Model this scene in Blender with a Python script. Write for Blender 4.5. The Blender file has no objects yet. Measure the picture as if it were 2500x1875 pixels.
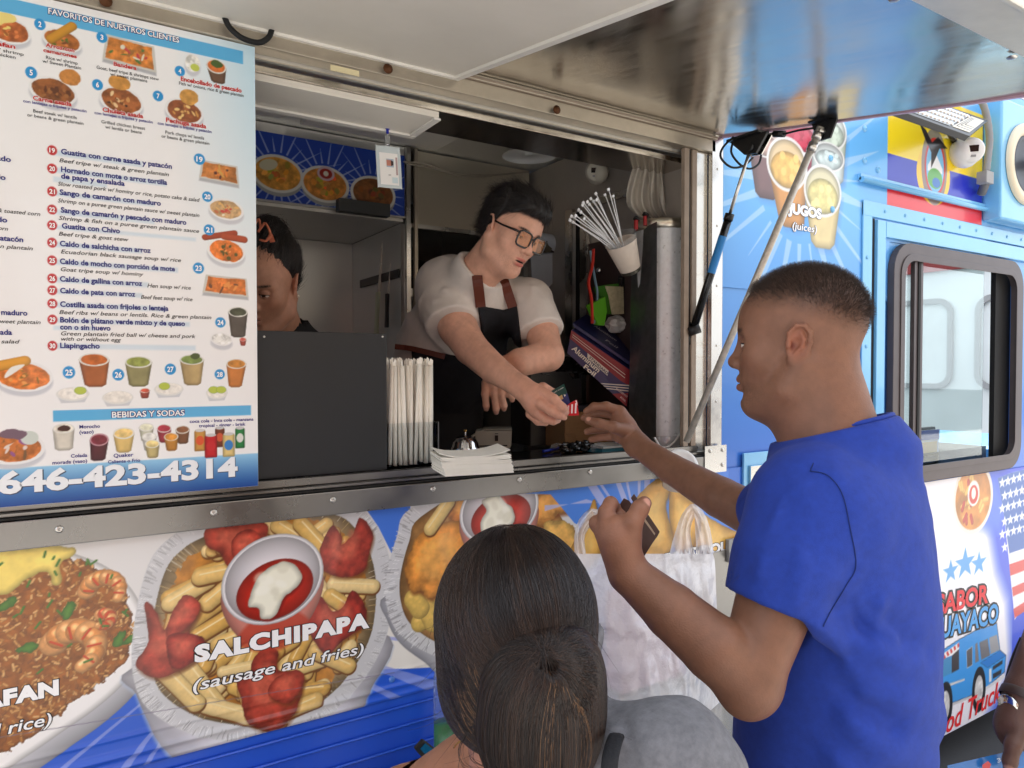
import bpy, bmesh, math, random
import numpy as np
from mathutils import Vector, Matrix

# ------------------------------------------------------------------ camera, world, sun, exposure
S = bpy.context.scene
COL = S.collection
rnd = random.Random(7)
np.random.seed(11)
FPX = 1733.0                       # focal length in units of a 2500-wide frame
CAMP = Vector((0.0, -1.5, 1.65))
YAW = math.atan2(0.8462, 0.5329)   # looking direction on the ground
PITCH = -math.atan(37.5 / FPX)
Fh = Vector((math.cos(YAW), math.sin(YAW), 0))
Rt = Vector((math.sin(YAW), -math.cos(YAW), 0))
Fw = (Fh * math.cos(PITCH) + Vector((0, 0, 1)) * math.sin(PITCH)).normalized()
Up = Rt.cross(Fw).normalized()
cd = bpy.data.cameras.new('camera')
cam = bpy.data.objects.new('camera', cd)
COL.objects.link(cam)
cd.sensor_fit = 'HORIZONTAL'
cd.sensor_width = 36
cd.lens = 36 * FPX / 2500
cd.clip_start = 0.02
cd.clip_end = 400
cam.matrix_world = Matrix(((Rt.x, Up.x, -Fw.x, CAMP.x), (Rt.y, Up.y, -Fw.y, CAMP.y), (Rt.z, Up.z, -Fw.z, CAMP.z), (0, 0, 0, 1)))
S.camera = cam

SUN_EL, SUN_AZ = math.radians(58), math.radians(62)   # azimuth counter-clockwise from +x, light comes over the truck from its far side
w = bpy.data.worlds.new("World")
S.world = w
w.use_nodes = True
nt = w.node_tree
bg = nt.nodes['Background']
sky = nt.nodes.new('ShaderNodeTexSky')
sky.sky_type = 'NISHITA'
sky.sun_disc = False
sky.sun_elevation = SUN_EL
sky.sun_rotation = math.pi / 2 - SUN_AZ
sky.dust_density = 4.0
sky.air_density = 1.0
sky.ozone_density = 1.0
mxw = nt.nodes.new('ShaderNodeMix'); mxw.data_type = 'RGBA'; mxw.blend_type = 'MIX'
mxw.inputs[0].default_value = 0.72                      # thin white cloud over the whole sky
mxw.inputs[7].default_value = (8.5, 9.0, 9.6, 1)
nt.links.new(sky.outputs[0], mxw.inputs[6]); nt.links.new(mxw.outputs[2], bg.inputs[0])
bg.inputs[1].default_value = 0.15
sl = bpy.data.lights.new('sun', 'SUN')
sl.energy = 4.0
sl.angle = math.radians(0.6)
sl.color = (1.0, 0.965, 0.92)
sun = bpy.data.objects.new('sun', sl)
COL.objects.link(sun)
sdir = Vector((math.cos(SUN_EL) * math.cos(SUN_AZ), math.cos(SUN_EL) * math.sin(SUN_AZ), math.sin(SUN_EL)))
sun.rotation_euler = sdir.to_track_quat('Z', 'Y').to_euler()
S.view_settings.view_transform = 'Standard'
S.view_settings.look = 'None'
S.view_settings.exposure = 0.95
S.view_settings.gamma = 1
S.view_settings.use_curve_mapping = False
S.render.engine = 'CYCLES'
S.cycles.use_denoising = True
S.cycles.max_bounces = 8
S.cycles.diffuse_bounces = 4
S.cycles.glossy_bounces = 4
S.cycles.transmission_bounces = 6
S.cycles.transparent_max_bounces = 12

# ------------------------------------------------------------------ points of the place seen at a picture position
def ray(px, py):
    return (Fw + Rt * ((px - 1250) / FPX) + Up * ((937.5 - py) / FPX))
def atY(px, py, Y):
    d = ray(px, py); return CAMP + d * ((Y - CAMP.y) / d.y)
def atX(px, py, X):
    d = ray(px, py); return CAMP + d * ((X - CAMP.x) / d.x)
def atZ(px, py, Z):
    d = ray(px, py); return CAMP + d * ((Z - CAMP.z) / d.z)
def atD(px, py, D):
    return CAMP + ray(px, py) * D
HZ = lambda y: 2.354 + 0.166 * y              # underside of the raised hatch
def atH(px, py, off=0.0):
    d = ray(px, py)
    t = (2.354 + off + 0.166 * CAMP.y - CAMP.z) / (d.z - 0.166 * d.y)
    return CAMP + d * t

# ------------------------------------------------------------------ colours and materials
def lin(c):
    c = np.asarray(c, dtype=float) / 255.0
    return np.where(c <= 0.04045, c / 12.92, ((c + 0.055) / 1.055) ** 2.4)
def L4(c):
    a = lin(c); return (float(a[0]), float(a[1]), float(a[2]), 1.0)
MATS = {}
def mat(name, rgb=(200, 200, 200), rough=0.5, metal=0.0, spec=0.5, var=0.0, vscale=20.0, bump=0.0, bscale=80.0,
        alpha=1.0, trans=0.0, ior=1.45, sss=0.0, stretch=None, rvar=0.0, attr=False, coat=0.0, emit=0.0, aniso=0.0, wave=None, sheen=0.0, bdist=0.002):
    if name in MATS: return MATS[name]
    m = bpy.data.materials.new(name)
    m.use_nodes = True
    t = m.node_tree; N = t.nodes; Lk = t.links
    b = N['Principled BSDF']
    b.inputs['Roughness'].default_value = rough
    b.inputs['Metallic'].default_value = metal
    b.inputs['Specular IOR Level'].default_value = spec
    b.inputs['Alpha'].default_value = alpha
    b.inputs['Transmission Weight'].default_value = trans
    b.inputs['IOR'].default_value = ior
    b.inputs['Coat Weight'].default_value = coat
    b.inputs['Coat Roughness'].default_value = 0.05
    b.inputs['Anisotropic'].default_value = aniso
    b.inputs['Sheen Weight'].default_value = sheen
    if sss:
        b.inputs['Subsurface Weight'].default_value = sss
        b.inputs['Subsurface Radius'].default_value = (1.0, 0.35, 0.2)
        b.inputs['Subsurface Scale'].default_value = 0.006
    base = L4(rgb)
    tc = N.new('ShaderNodeTexCoord')
    src = tc.outputs['Object']
    if stretch:
        mp = N.new('ShaderNodeMapping'); mp.inputs['Scale'].default_value = stretch
        Lk.new(src, mp.inputs['Vector']); vsrc = mp.outputs['Vector']
    else:
        vsrc = src
    colout = None
    if attr:
        a = N.new('ShaderNodeAttribute'); a.attribute_name = 'Col'
        colout = a.outputs['Color']
    if var or rvar:
        nz = N.new('ShaderNodeTexNoise'); nz.inputs['Scale'].default_value = vscale
        nz.inputs['Detail'].default_value = 5; nz.inputs['Roughness'].default_value = 0.6
        Lk.new(vsrc, nz.inputs['Vector'])
        if var:
            mr = N.new('ShaderNodeMapRange')
            mr.inputs[1].default_value = 0.3; mr.inputs[2].default_value = 0.7
            mr.inputs[3].default_value = 1 - var; mr.inputs[4].default_value = 1 + var * 0.6
            Lk.new(nz.outputs['Fac'], mr.inputs[0])
            mx = N.new('ShaderNodeVectorMath'); mx.operation = 'SCALE'
            if colout is not None: Lk.new(colout, mx.inputs[0])
            else: mx.inputs[0].default_value = base[:3]
            Lk.new(mr.outputs[0], mx.inputs['Scale'])
            colout = mx.outputs[0]
        if rvar:
            m2 = N.new('ShaderNodeMapRange')
            m2.inputs[1].default_value = 0.3; m2.inputs[2].default_value = 0.7
            m2.inputs[3].default_value = max(0.02, rough - rvar); m2.inputs[4].default_value = rough + rvar
            Lk.new(nz.outputs['Fac'], m2.inputs[0]); Lk.new(m2.outputs[0], b.inputs['Roughness'])
    if colout is not None: Lk.new(colout, b.inputs['Base Color'])
    else: b.inputs['Base Color'].default_value = base
    if emit:
        b.inputs['Emission Strength'].default_value = emit
        b.inputs['Emission Color'].default_value = base
    prev = None
    if wave:                                     # slow dents in sheet metal
        n3 = N.new('ShaderNodeTexNoise'); n3.inputs['Scale'].default_value = wave[0]; n3.inputs['Detail'].default_value = 1.0
        if len(wave) > 2:
            mp3 = N.new('ShaderNodeMapping'); mp3.inputs['Scale'].default_value = wave[2]
            Lk.new(src, mp3.inputs['Vector']); Lk.new(mp3.outputs['Vector'], n3.inputs['Vector'])
        else: Lk.new(src, n3.inputs['Vector'])
        b3 = N.new('ShaderNodeBump'); b3.inputs['Distance'].default_value = wave[1]; b3.inputs['Strength'].default_value = 1.0
        Lk.new(n3.outputs['Fac'], b3.inputs['Height']); prev = b3.outputs['Normal']
    if bump:
        n2 = N.new('ShaderNodeTexNoise'); n2.inputs['Scale'].default_value = bscale; n2.inputs['Detail'].default_value = 4
        Lk.new(vsrc, n2.inputs['Vector'])
        bp = N.new('ShaderNodeBump'); bp.inputs['Strength'].default_value = bump; bp.inputs['Distance'].default_value = bdist
        Lk.new(n2.outputs['Fac'], bp.inputs['Height'])
        if prev is not None: Lk.new(prev, bp.inputs['Normal'])
        prev = bp.outputs['Normal']
    if prev is not None: Lk.new(prev, b.inputs['Normal'])
    MATS[name] = m
    return m

STEEL = mat('brushed stainless', (200, 197, 190), 0.24, 1.0, var=0.06, vscale=7, rvar=0.06, stretch=(1, 1, 6), wave=(2.0, 0.006))
STEELH = mat('hatch stainless', (204, 199, 190), 0.2, 1.0, var=0.07, vscale=6, rvar=0.06, stretch=(8, 1, 1), wave=(1.2, 0.020, (2.2, 0.8, 1)))
STEELD = mat('interior stainless', (206, 204, 198), 0.34, 0.6, var=0.05, vscale=1.5)
ALU = mat('satin aluminium trim', (206, 204, 200), 0.26, 1.0, var=0.08, vscale=8, rvar=0.08, wave=(4, 0.0025))
ALUD = mat('weathered aluminium', (186, 176, 160), 0.4, 0.8, var=0.14, vscale=14, rvar=0.1, bump=0.1, bscale=160, bdist=0.0008)
GALV = mat('galvanised steel', (222, 226, 228), 0.36, 0.25, var=0.10, vscale=70, rvar=0.12, wave=(6, 0.002))
WHITEP = mat('white board', (226, 220, 208), 0.45, var=0.06, vscale=4, bump=0.05, bscale=30)
WHITEF = mat('white frame', (232, 228, 220), 0.35, var=0.05, vscale=12)
BLACKP = mat('black plastic', (26, 26, 28), 0.4, var=0.15, vscale=40, bump=0.1, bscale=300)
BLACKM = mat('matt black board', (38, 40, 43), 0.5, var=0.14, vscale=5, rvar=0.12, bump=0.12, bscale=500)
RUBBER = mat('black rubber', (20, 20, 21), 0.7, var=0.2, vscale=30)
GASK = mat('brown gasket', (150, 134, 118), 0.6, var=0.15, vscale=30)
DARK = mat('dark void', (22, 21, 20), 0.7, var=0.2, vscale=10)
BLUEPLAIN = mat('blue wrap', (70, 120, 205), 0.2, coat=0.6, var=0.05, vscale=3)
PAINTL = mat('light blue paint', (120, 190, 235), 0.22, coat=0.6, var=0.06, vscale=5, wave=(4, 0.006))
RIVET = mat('rivet metal', (205, 202, 196), 0.3, 1.0)
GREYP = mat('grey plastic', (150, 150, 150), 0.45, var=0.08, vscale=30)
WHITEPL = mat('white plastic', (228, 228, 226), 0.35, sss=0.05, var=0.03, vscale=20)
PRINT = mat('vinyl print', attr=True, rough=0.28, coat=0.25, wave=(2.5, 0.006))
PRINTM = mat('menu print', attr=True, rough=0.3, coat=0.3)
VCOL = mat('painted plastic', attr=True, rough=0.45)

# ------------------------------------------------------------------ objects
def reg(o, parent=None, label=None, cat=None, group=None, kind=None):
    if o.name not in COL.objects: COL.objects.link(o)
    if parent is not None: o.parent = parent
    if label: o['label'] = label
    if cat: o['category'] = cat
    if group: o['group'] = group
    if kind: o['kind'] = kind
    return o
def empty(name, loc, label=None, cat=None, group=None):
    o = bpy.data.objects.new(name, None)
    o.empty_display_size = 0.05
    o.location = loc
    bpy.context.view_layer.update()
    return reg(o, None, label, cat, group)
def mesh_np(name, V, F, mats=None, smooth=False, col=None, fm=None):
    """V Nx3, F list of index arrays (each k-gon array) or one array."""
    me = bpy.data.meshes.new(name)
    V = np.ascontiguousarray(V, dtype=np.float32)
    if isinstance(F, np.ndarray): F = [F]
    me.vertices.add(len(V)); me.vertices.foreach_set('co', V.ravel())
    nl = sum(f.size for f in F); nf = sum(f.shape[0] for f in F)
    me.loops.add(nl); me.polygons.add(nf)
    me.loops.foreach_set('vertex_index', np.concatenate([f.ravel() for f in F]).astype(np.int32))
    cnt = np.concatenate([np.full(f.shape[0], f.shape[1]) for f in F])
    st = np.concatenate([[0], np.cumsum(cnt)[:-1]]).astype(np.int32)
    me.polygons.foreach_set('loop_start', st)
    if fm is not None: me.polygons.foreach_set('material_index', np.asarray(fm, dtype=np.int32))
    me.update(calc_edges=True)
    me.validate()
    if col is not None:
        ca = me.color_attributes.new('Col', 'FLOAT_COLOR', 'POINT')
        c4 = np.ones((len(V), 4), dtype=np.float32); c4[:, :3] = col
        ca.data.foreach_set('color', c4.ravel())
    for m in (mats or []): me.materials.append(m)
    if smooth: me.shade_smooth()
    return me
def place(name, me, parent=None, **kw):
    o = bpy.data.objects.new(name, me)
    return reg(o, parent, **kw)

class MB:
    """collects simple solids in world space; build() links them as one mesh, relative to its parent"""
    def __init__(s): s.v = []; s.f = []; s.mi = []; s.sm = []; s.mats = []
    def _m(s, m):
        if m not in s.mats: s.mats.append(m)
        return s.mats.index(m)
    def add(s, V, F, m, sm=False):
        o = len(s.v); s.v += [tuple(p) for p in V]
        k = s._m(m)
        for f in F: s.f.append([i + o for i in f]); s.mi.append(k); s.sm.append(sm)
        return s
    def box(s, lo, hi, m, R=None, o=None):
        x0, y0, z0 = lo; x1, y1, z1 = hi
        V = [Vector(p) for p in ((x0, y0, z0), (x1, y0, z0), (x1, y1, z0), (x0, y1, z0), (x0, y0, z1), (x1, y0, z1), (x1, y1, z1), (x0, y1, z1))]
        if R is not None: V = [R @ p + (o or Vector()) for p in V]
        return s.add(V, [(0, 3, 2, 1), (4, 5, 6, 7), (0, 1, 5, 4), (1, 2, 6, 5), (2, 3, 7, 6), (3, 0, 4, 7)], m)
    def prism(s, P, off, m, sm=False):
        """polygon P (3D points) swept by vector off"""
        n = len(P); off = Vector(off); P = [Vector(p) for p in P]
        V = P + [p + off for p in P]
        F = [tuple(range(n)), tuple(range(2 * n - 1, n - 1, -1))] + [(i, i + n, (i + 1) % n + n, (i + 1) % n) for i in range(n)]
        return s.add(V, F, m, sm)
    def tube(s, pts, r, m, n=12, cap=True, sm=True, flat=1.0):
        pts = [Vector(p) for p in pts]; K = len(pts)
        rs = r if isinstance(r, (list, tuple)) else [r] * K
        V = []; ref = None
        for i, p in enumerate(pts):
            d = (pts[min(i + 1, K - 1)] - pts[max(i - 1, 0)]).normalized()
            if ref is None:
                ref = Vector((0, 0, 1)) if abs(d.z) < 0.9 else Vector((1, 0, 0))
                a = d.cross(ref).normalized()
            else:
                a = (a - d * a.dot(d)).normalized()
            b = d.cross(a)
            for k in range(n):
                t = 2 * math.pi * k / n
                V.append(p + a * math.cos(t) * rs[i] + b * math.sin(t) * rs[i] * flat)
        F = [(i * n + k, i * n + (k + 1) % n, (i + 1) * n + (k + 1) % n, (i + 1) * n + k) for i in range(K - 1) for k in range(n)]
        s.add(V, F, m, sm)
        if cap:
            o = len(s.v) - len(V)
            kk = s._m(m)
            s.f.append([o + k for k in range(n - 1, -1, -1)]); s.mi.append(kk); s.sm.append(False)
            s.f.append([o + (K - 1) * n + k for k in range(n)]); s.mi.append(kk); s.sm.append(False)
        return s
    def lathe(s, prof, org, axis, m, n=24, sm=True, a0=0.0, a1=2 * math.pi):
        """prof: list of (radius, height along axis)"""
        axis = Vector(axis).normalized(); org = Vector(org)
        ref = Vector((0, 0, 1)) if abs(axis.z) < 0.9 else Vector((1, 0, 0))
        a = axis.cross(ref).normalized(); b = axis.cross(a)
        V = []; full = abs(a1 - a0 - 2 * math.pi) < 1e-6
        for r, h in prof:
            for k in range(n):
                t = a0 + (a1 - a0) * k / (n if full else n - 1)
                V.append(org + axis * h + (a * math.cos(t) + b * math.sin(t)) * r)
        F = []
        for i in range(len(prof) - 1):
            for k in range(n if full else n - 1):
                F.append((i * n + k, i * n + (k + 1) % n, (i + 1) * n + (k + 1) % n, (i + 1) * n + k))
        return s.add(V, F, m, sm)
    def quad(s, P, m): return s.add(P, [tuple(range(len(P)))], m)
    def dome(s, c, axis, r, h, m, n=8):
        return s.lathe([(r, 0), (r * 0.85, h * 0.55), (r * 0.5, h * 0.88), (0.0001, h)], c, axis, m, n)
    def mesh(s, name, origin=None):
        me = bpy.data.meshes.new(name)
        V = s.v
        if origin is not None:
            o = Vector(origin); V = [Vector(p) - o for p in V]
        me.from_pydata([tuple(p) for p in V], [], s.f)
        me.polygons.foreach_set('material_index', s.mi)
        me.polygons.foreach_set('use_smooth', s.sm)
        for m in s.mats: me.materials.append(m)
        me.update()
        return me
    def build(s, name, parent=None, bevel=0.0, seg=2, **kw):
        """origin: at the parent's location, else at the lowest middle of the shape"""
        V = [Vector(p) for p in s.v]
        if parent is not None:
            base = world_loc(parent)
        else:
            base = Vector(((min(p.x for p in V) + max(p.x for p in V)) / 2, (min(p.y for p in V) + max(p.y for p in V)) / 2, min(p.z for p in V)))
        me = s.mesh(name, base)
        o = place(name, me, parent, **kw)
        if parent is None: o.location = base
        if bevel:
            bm = bmesh.new(); bm.from_mesh(me)
            bmesh.ops.recalc_face_normals(bm, faces=bm.faces)
            ed = [e for e in bm.edges if len(e.link_faces) == 2 and e.calc_face_angle(0) > 0.6 and not e.smooth is False]
            try:
                bmesh.ops.bevel(bm, geom=ed, offset=bevel, segments=seg, affect='EDGES', profile=0.6, clamp_overlap=True)
            except Exception: pass
            bm.to_mesh(me); bm.free()
        return o
def world_loc(o):
    p = Vector(o.location)
    while o.parent is not None:
        o = o.parent; p = p + Vector(o.location)
    return p
def catmull(P, n=6, closed=True):
    P = [np.array(p, dtype=float) for p in P]; K = len(P); out = []
    rng = range(K) if closed else range(K - 1)
    for i in rng:
        p0 = P[(i - 1) % K] if closed or i > 0 else P[0]
        p1 = P[i]; p2 = P[(i + 1) % K]
        p3 = P[(i + 2) % K] if closed or i + 2 < K else P[-1]
        for k in range(n):
            t = k / n
            out.append(0.5 * ((2 * p1) + (-p0 + p2) * t + (2 * p0 - 5 * p1 + 4 * p2 - p3) * t * t + (-p0 + 3 * p1 - 3 * p2 + p3) * t ** 3))
    if not closed: out.append(P[-1])
    return out
# ------------------------------------------------------------------ printed pictures: a fine sheet of coloured points on a flat panel
_LAT = np.random.RandomState(5).rand(256, 256)
def vnoise(x, z, sc, seed=0):
    u = x * sc + seed * 17.13; v = z * sc + seed * 5.71
    iu = np.floor(u).astype(int); iv = np.floor(v).astype(int)
    fu = u - iu; fv = v - iv
    fu = fu * fu * (3 - 2 * fu); fv = fv * fv * (3 - 2 * fv)
    g = lambda a, b: _LAT[a & 255, b & 255]
    return (g(iu, iv) * (1 - fu) + g(iu + 1, iv) * fu) * (1 - fv) + (g(iu, iv + 1) * (1 - fu) + g(iu + 1, iv + 1) * fu) * fv
def fbm(x, z, sc, seed=0, o=4):
    s = 0; a = 0.5
    for k in range(o): s = s + a * vnoise(x, z, sc * 2 ** k, seed + k * 3); a *= 0.5
    return s / (1 - 0.5 ** o)
class Canvas:
    def __init__(s, x0, x1, z0, z1, step, base=(255, 255, 255)):
        s.x0, s.z0, s.st = x0, z0, step
        s.nx = int(round((x1 - x0) / step)) + 1; s.nz = int(round((z1 - z0) / step)) + 1
        s.X, s.Z = np.meshgrid(x0 + np.arange(s.nx) * (x1 - x0) / (s.nx - 1), z0 + np.arange(s.nz) * (z1 - z0) / (s.nz - 1))
        s.C = np.ones((s.nz, s.nx, 3)) * np.array(base, dtype=float)
    def win(s, a, b, c, d):
        i0 = max(0, int((a - s.x0) / s.st) - 2); i1 = min(s.nx, int((b - s.x0) / s.st) + 3)
        j0 = max(0, int((c - s.z0) / s.st) - 2); j1 = min(s.nz, int((d - s.z0) / s.st) + 3)
        if i0 >= i1 or j0 >= j1: return None
        return slice(j0, j1), slice(i0, i1)
    def put(s, w, m, c):
        m = m[..., None]; s.C[w] = s.C[w] * (1 - m) + np.asarray(c, dtype=float) * m
    def pmask(s, P, soft=1.0):
        P = np.array(P, dtype=float)
        w = s.win(P[:, 0].min(), P[:, 0].max(), P[:, 1].min(), P[:, 1].max())
        if w is None: return None, None
        X, Z = s.X[w], s.Z[w]; ins = np.zeros(X.shape, bool); dm = np.full(X.shape, 1e9)
        for i in range(len(P)):
            (ax, az), (bx, bz) = P[i], P[(i + 1) % len(P)]
            c = (az > Z) != (bz > Z)
            with np.errstate(divide='ignore', invalid='ignore'):
                ins ^= c & (X < (bx - ax) * (Z - az) / (bz - az + 1e-12) + ax)
            dx, dz = bx - ax, bz - az; t = np.clip(((X - ax) * dx + (Z - az) * dz) / (dx * dx + dz * dz + 1e-12), 0, 1)
            dm = np.minimum(dm, (X - ax - t * dx) ** 2 + (Z - az - t * dz) ** 2)
        sd = np.sqrt(dm) * np.where(ins, 1, -1)
        return w, sd
    def poly(s, P, col, soft=None, rough=0, edge=None, ew=0.003, shade=0, a=1.0, var=0.0, vs=60, seed=1, grad=None):
        """col: rgb; edge: rgb drawn in a rim ew wide; shade: darken toward the rim over shade metres"""
        w, sd = s.pmask(P)
        if w is None: return
        if rough: sd = sd + (fbm(s.X[w], s.Z[w], 90, seed) - 0.5) * rough
        soft = soft or s.st
        m = np.clip(sd / soft + 0.5, 0, 1) * a
        c = np.ones(sd.shape + (3,)) * np.array(col, dtype=float)
        if grad is not None:
            g = np.clip((s.Z[w] - grad[1]) / (grad[2] - grad[1]), 0, 1)[..., None]
            c = c * (1 - g) + np.array(grad[0], dtype=float) * g
        if var: c = c * (1 + var * (fbm(s.X[w], s.Z[w], vs, seed) - 0.5)[..., None] * 2)
        if shade: c = c * (0.62 + 0.38 * np.clip(sd / shade, 0, 1) ** 0.6)[..., None]
        if edge is not None:
            e = np.clip((ew - sd) / s.st, 0, 1)[..., None]; c = c * (1 - e) + np.array(edge, dtype=float) * e
        s.put(w, m, np.clip(c, 0, 255))
    def cap(s, a, b, r, col, shade=0.4, r2=None, hi=0.0, var=0.0, seed=1):
        r2 = r2 or r; R = max(r, r2)
        w = s.win(min(a[0], b[0]) - R, max(a[0], b[0]) + R, min(a[1], b[1]) - R, max(a[1], b[1]) + R)
        if w is None: return
        X, Z = s.X[w], s.Z[w]; dx, dz = b[0] - a[0], b[1] - a[1]
        t = np.clip(((X - a[0]) * dx + (Z - a[1]) * dz) / (dx * dx + dz * dz + 1e-12), 0, 1)
        ox, oz = X - a[0] - t * dx, Z - a[1] - t * dz
        rr = r + (r2 - r) * t; q = np.sqrt(ox ** 2 + oz ** 2) / rr
        m = np.clip((1 - q) * rr / s.st + 0.3, 0, 1)
        h = np.sqrt(np.clip(1 - q * q, 0, 1))
        c = np.array(col, dtype=float) * (1 - shade + shade * h + 0.25 * shade * (oz - ox * 0.6) / rr)[..., None]
        if hi: c = c + hi * np.clip(1 - ((ox / rr + 0.3) ** 2 + (oz / rr - 0.35) ** 2) * 8, 0, 1)[..., None]
        if var: c = c * (1 + var * 2 * (fbm(X, Z, 120, seed) - 0.5))[..., None]
        s.put(w, m, np.clip(c, 0, 255))
    def ell(s, c, rx, rz, ang=0, n=40):
        ca, sa = math.cos(ang), math.sin(ang)
        return [(c[0] + rx * math.cos(t) * ca - rz * math.sin(t) * sa, c[1] + rx * math.cos(t) * sa + rz * math.sin(t) * ca) for t in np.linspace(0, 2 * math.pi, n, endpoint=False)]
    def build(s, name, Y, mat_, parent=None, mask=None, **kw):
        n = s.nx * s.nz; idx = np.arange(n).reshape(s.nz, s.nx)
        V = np.stack([s.X.ravel(), np.full(n, Y), s.Z.ravel()], 1)
        if callable(Y): V[:, 1] = Y(s.X.ravel(), s.Z.ravel())
        F = np.stack([idx[:-1, :-1], idx[:-1, 1:], idx[1:, 1:], idx[1:, :-1]], -1).reshape(-1, 4)
        if mask is not None:
            k = mask(s.X, s.Z); kk = k[:-1, :-1] & k[1:, 1:]; F = F[kk.ravel()]
        if parent is not None: V = V - np.array(world_loc(parent))
        me = mesh_np(name, V, F, [mat_], smooth=callable(Y), col=lin(np.clip(s.C.reshape(-1, 3), 0, 255)))
        return place(name, me, parent, **kw)

# ------------------------------------------------------------------ lettering: real glyph outlines laid flat
_TX = {}
def glyphs(txt, bold=0.0, shear=0.0, space=1.0):
    key = (txt, bold, shear, space)
    if key in _TX: return _TX[key]
    cu = bpy.data.curves.new('lettering', 'FONT'); cu.body = txt; cu.size = 1; cu.offset = bold; cu.shear = shear
    cu.space_character = space
    cu.resolution_u = 3; cu.fill_mode = 'FRONT'
    o = bpy.data.objects.new('lettering', cu); COL.objects.link(o)
    dg = bpy.context.evaluated_depsgraph_get()
    me = o.evaluated_get(dg).to_mesh()
    V = np.array([v.co[:2] for v in me.vertices]).reshape(-1, 2)
    F = [tuple(p.vertices) for p in me.polygons]
    o.to_mesh_clear(); bpy.data.objects.remove(o); bpy.data.curves.remove(cu)
    _TX[key] = (V, F)
    return _TX[key]
class Letters:
    """text on a plane given by frame function (u,v)->world"""
    def __init__(s): s.v = []; s.f = []; s.mi = []; s.mats = []
    def add(s, txt, A, B, h, col, bold=0.01, shear=0.0, out=None, ob=0.04, lift=(0, -0.0004, 0), up=None, fit=True, rough=0.4, space=1.0, depth=0):
        """baseline from world point A to B, capital height h (m)"""
        A = Vector(A); B = Vector(B); d = B - A; Wd = d.length; d.normalize()
        up = Vector(up) if up is not None else Vector((0, 0, 1))
        up = (up - d * up.dot(d)).normalized(); lift = Vector(lift)
        V0, _ = glyphs(txt, bold, shear, space)
        if len(V0) == 0: return
        mn, mx = V0[:, 0].min(), V0[:, 0].max()
        sx = Wd / (mx - mn); sy = h / 0.73
        def put(Vn, Fn, c, k):
            o = len(s.v)
            for q in Vn: s.v.append(tuple(A + d * float((q[0] - mn) * sx) + up * float(q[1] * sy) + lift * k))
            m = mat('ink %d %d %d' % tuple(c), c, rough)
            if m not in s.mats: s.mats.append(m)
            mi = s.mats.index(m)
            for f in Fn: s.f.append([i + o for i in f]); s.mi.append(mi)
        if out is not None:
            V1, F1 = glyphs(txt, bold + ob, shear, space); put(V1, F1, out, 1)
            put(V0, glyphs(txt, bold, shear, space)[1], col, 2)
        else:
            put(V0, glyphs(txt, bold, shear, space)[1], col, 2)
    def build(s, name, parent=None, **kw):
        me = bpy.data.meshes.new(name); base = world_loc(parent) if parent is not None else Vector()
        me.from_pydata([tuple(Vector(p) - base) for p in s.v], [], s.f)
        me.polygons.foreach_set('material_index', s.mi)
        for m in s.mats: me.materials.append(m)
        me.update()
        return place(name, me, parent, **kw)
# ------------------------------------------------------------------ the setting: pavement, road, buildings over the road
GR = mat('pavement concrete', (192, 188, 181), 0.9, var=0.1, vscale=1.2, bump=0.3, bscale=60)
g = MB(); g.quad([(-60, -60, 0), (60, -60, 0), (60, 60, 0), (-60, 60, 0)], mat('asphalt', (62, 62, 64), 0.9, var=0.15, vscale=3, bump=0.4, bscale=90))
g.build('road', kind='structure')
g = MB(); g.box((-30, -7.2, 0.0), (30, -0.55, 0.14), GR); g.build('pavement', kind='structure')
def far_building(x0, x1, y0, h, wallm, label, n, floors):
    b = empty('brick_building', ((x0 + x1) / 2, y0, 0), label, 'building')
    m = MB(); m.box((x0, y0 - 9, 0.005), (x1, y0, h), wallm); m.build('wall', b)
    m = MB(); m.box((x0 - 0.1, y0 + 0.002, h - 0.5), (x1 + 0.1, y0 + 0.3, h + 0.1), mat('stone cornice', (170, 160, 145), 0.8, var=0.1)); m.build('cornice', b)
    wx = (x1 - x0) / n
    for f in range(floors):
        for i in range(n):
            cx = x0 + wx * (i + 0.5); z = 1.0 + f * 3.4
            m = MB(); m.box((cx - 0.55, y0 + 0.002, z), (cx + 0.55, y0 + 0.06, z + 1.7), mat('window frame', (225, 222, 214), 0.5))
            fr = m.build('window', b)
            m = MB(); m.box((cx - 0.47, y0 + 0.062, z + 0.08), (cx + 0.47, y0 + 0.07, z + 1.62), mat('street glass', (60, 75, 90), 0.06, spec=1.0))
            m.build('pane', fr)
far_building(-16, -1, -13.5, 10.5, mat('red brick', (150, 92, 72), 0.85, var=0.2, vscale=6), 'red brick building across the pavement behind the customers', 5, 3)
far_building(0.5, 15, -14, 8, mat('tan brick', (188, 160, 126), 0.85, var=0.18, vscale=6), 'lower tan brick building across the pavement behind the customers', 5, 2)

# ------------------------------------------------------------------ the food truck
truck = empty('food_truck', (1.2, 0.0, 0.0), 'blue wrapped food truck with serving hatch raised over its window', 'food truck')
XR = 3.98
OX1, OZ0, OZ1 = 1.64, 1.39, 2.354
WX0, WX1, WZ0, WZ1 = 2.604, 3.624, 1.21, 2.122
C_TOP, C_MID, C_BOT = np.array((104., 178, 236)), np.array((66, 132, 224)), np.array((32, 78, 202))
def wrapcol(X, Z):
    t = np.clip((Z - 0.75) / 1.5, 0, 1)[..., None]
    c = np.where(t > 0.5, C_MID * (2 - 2 * t) + C_TOP * (2 * t - 1), C_BOT * (1 - 2 * t) + C_MID * 2 * t)
    n = fbm(X, Z, 1.6, 9, 3)[..., None]
    return c * (0.94 + 0.12 * n)
Q = lambda px, py: (lambda p: (p.x, p.z))(atY(px, py, 0))
def z6(x, y): return Q(x * 0.4521, 1200 + y * 0.4521)
def zz(ox, oz, k): return lambda x, y: Q(ox + x * k, oz + y * k)
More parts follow.
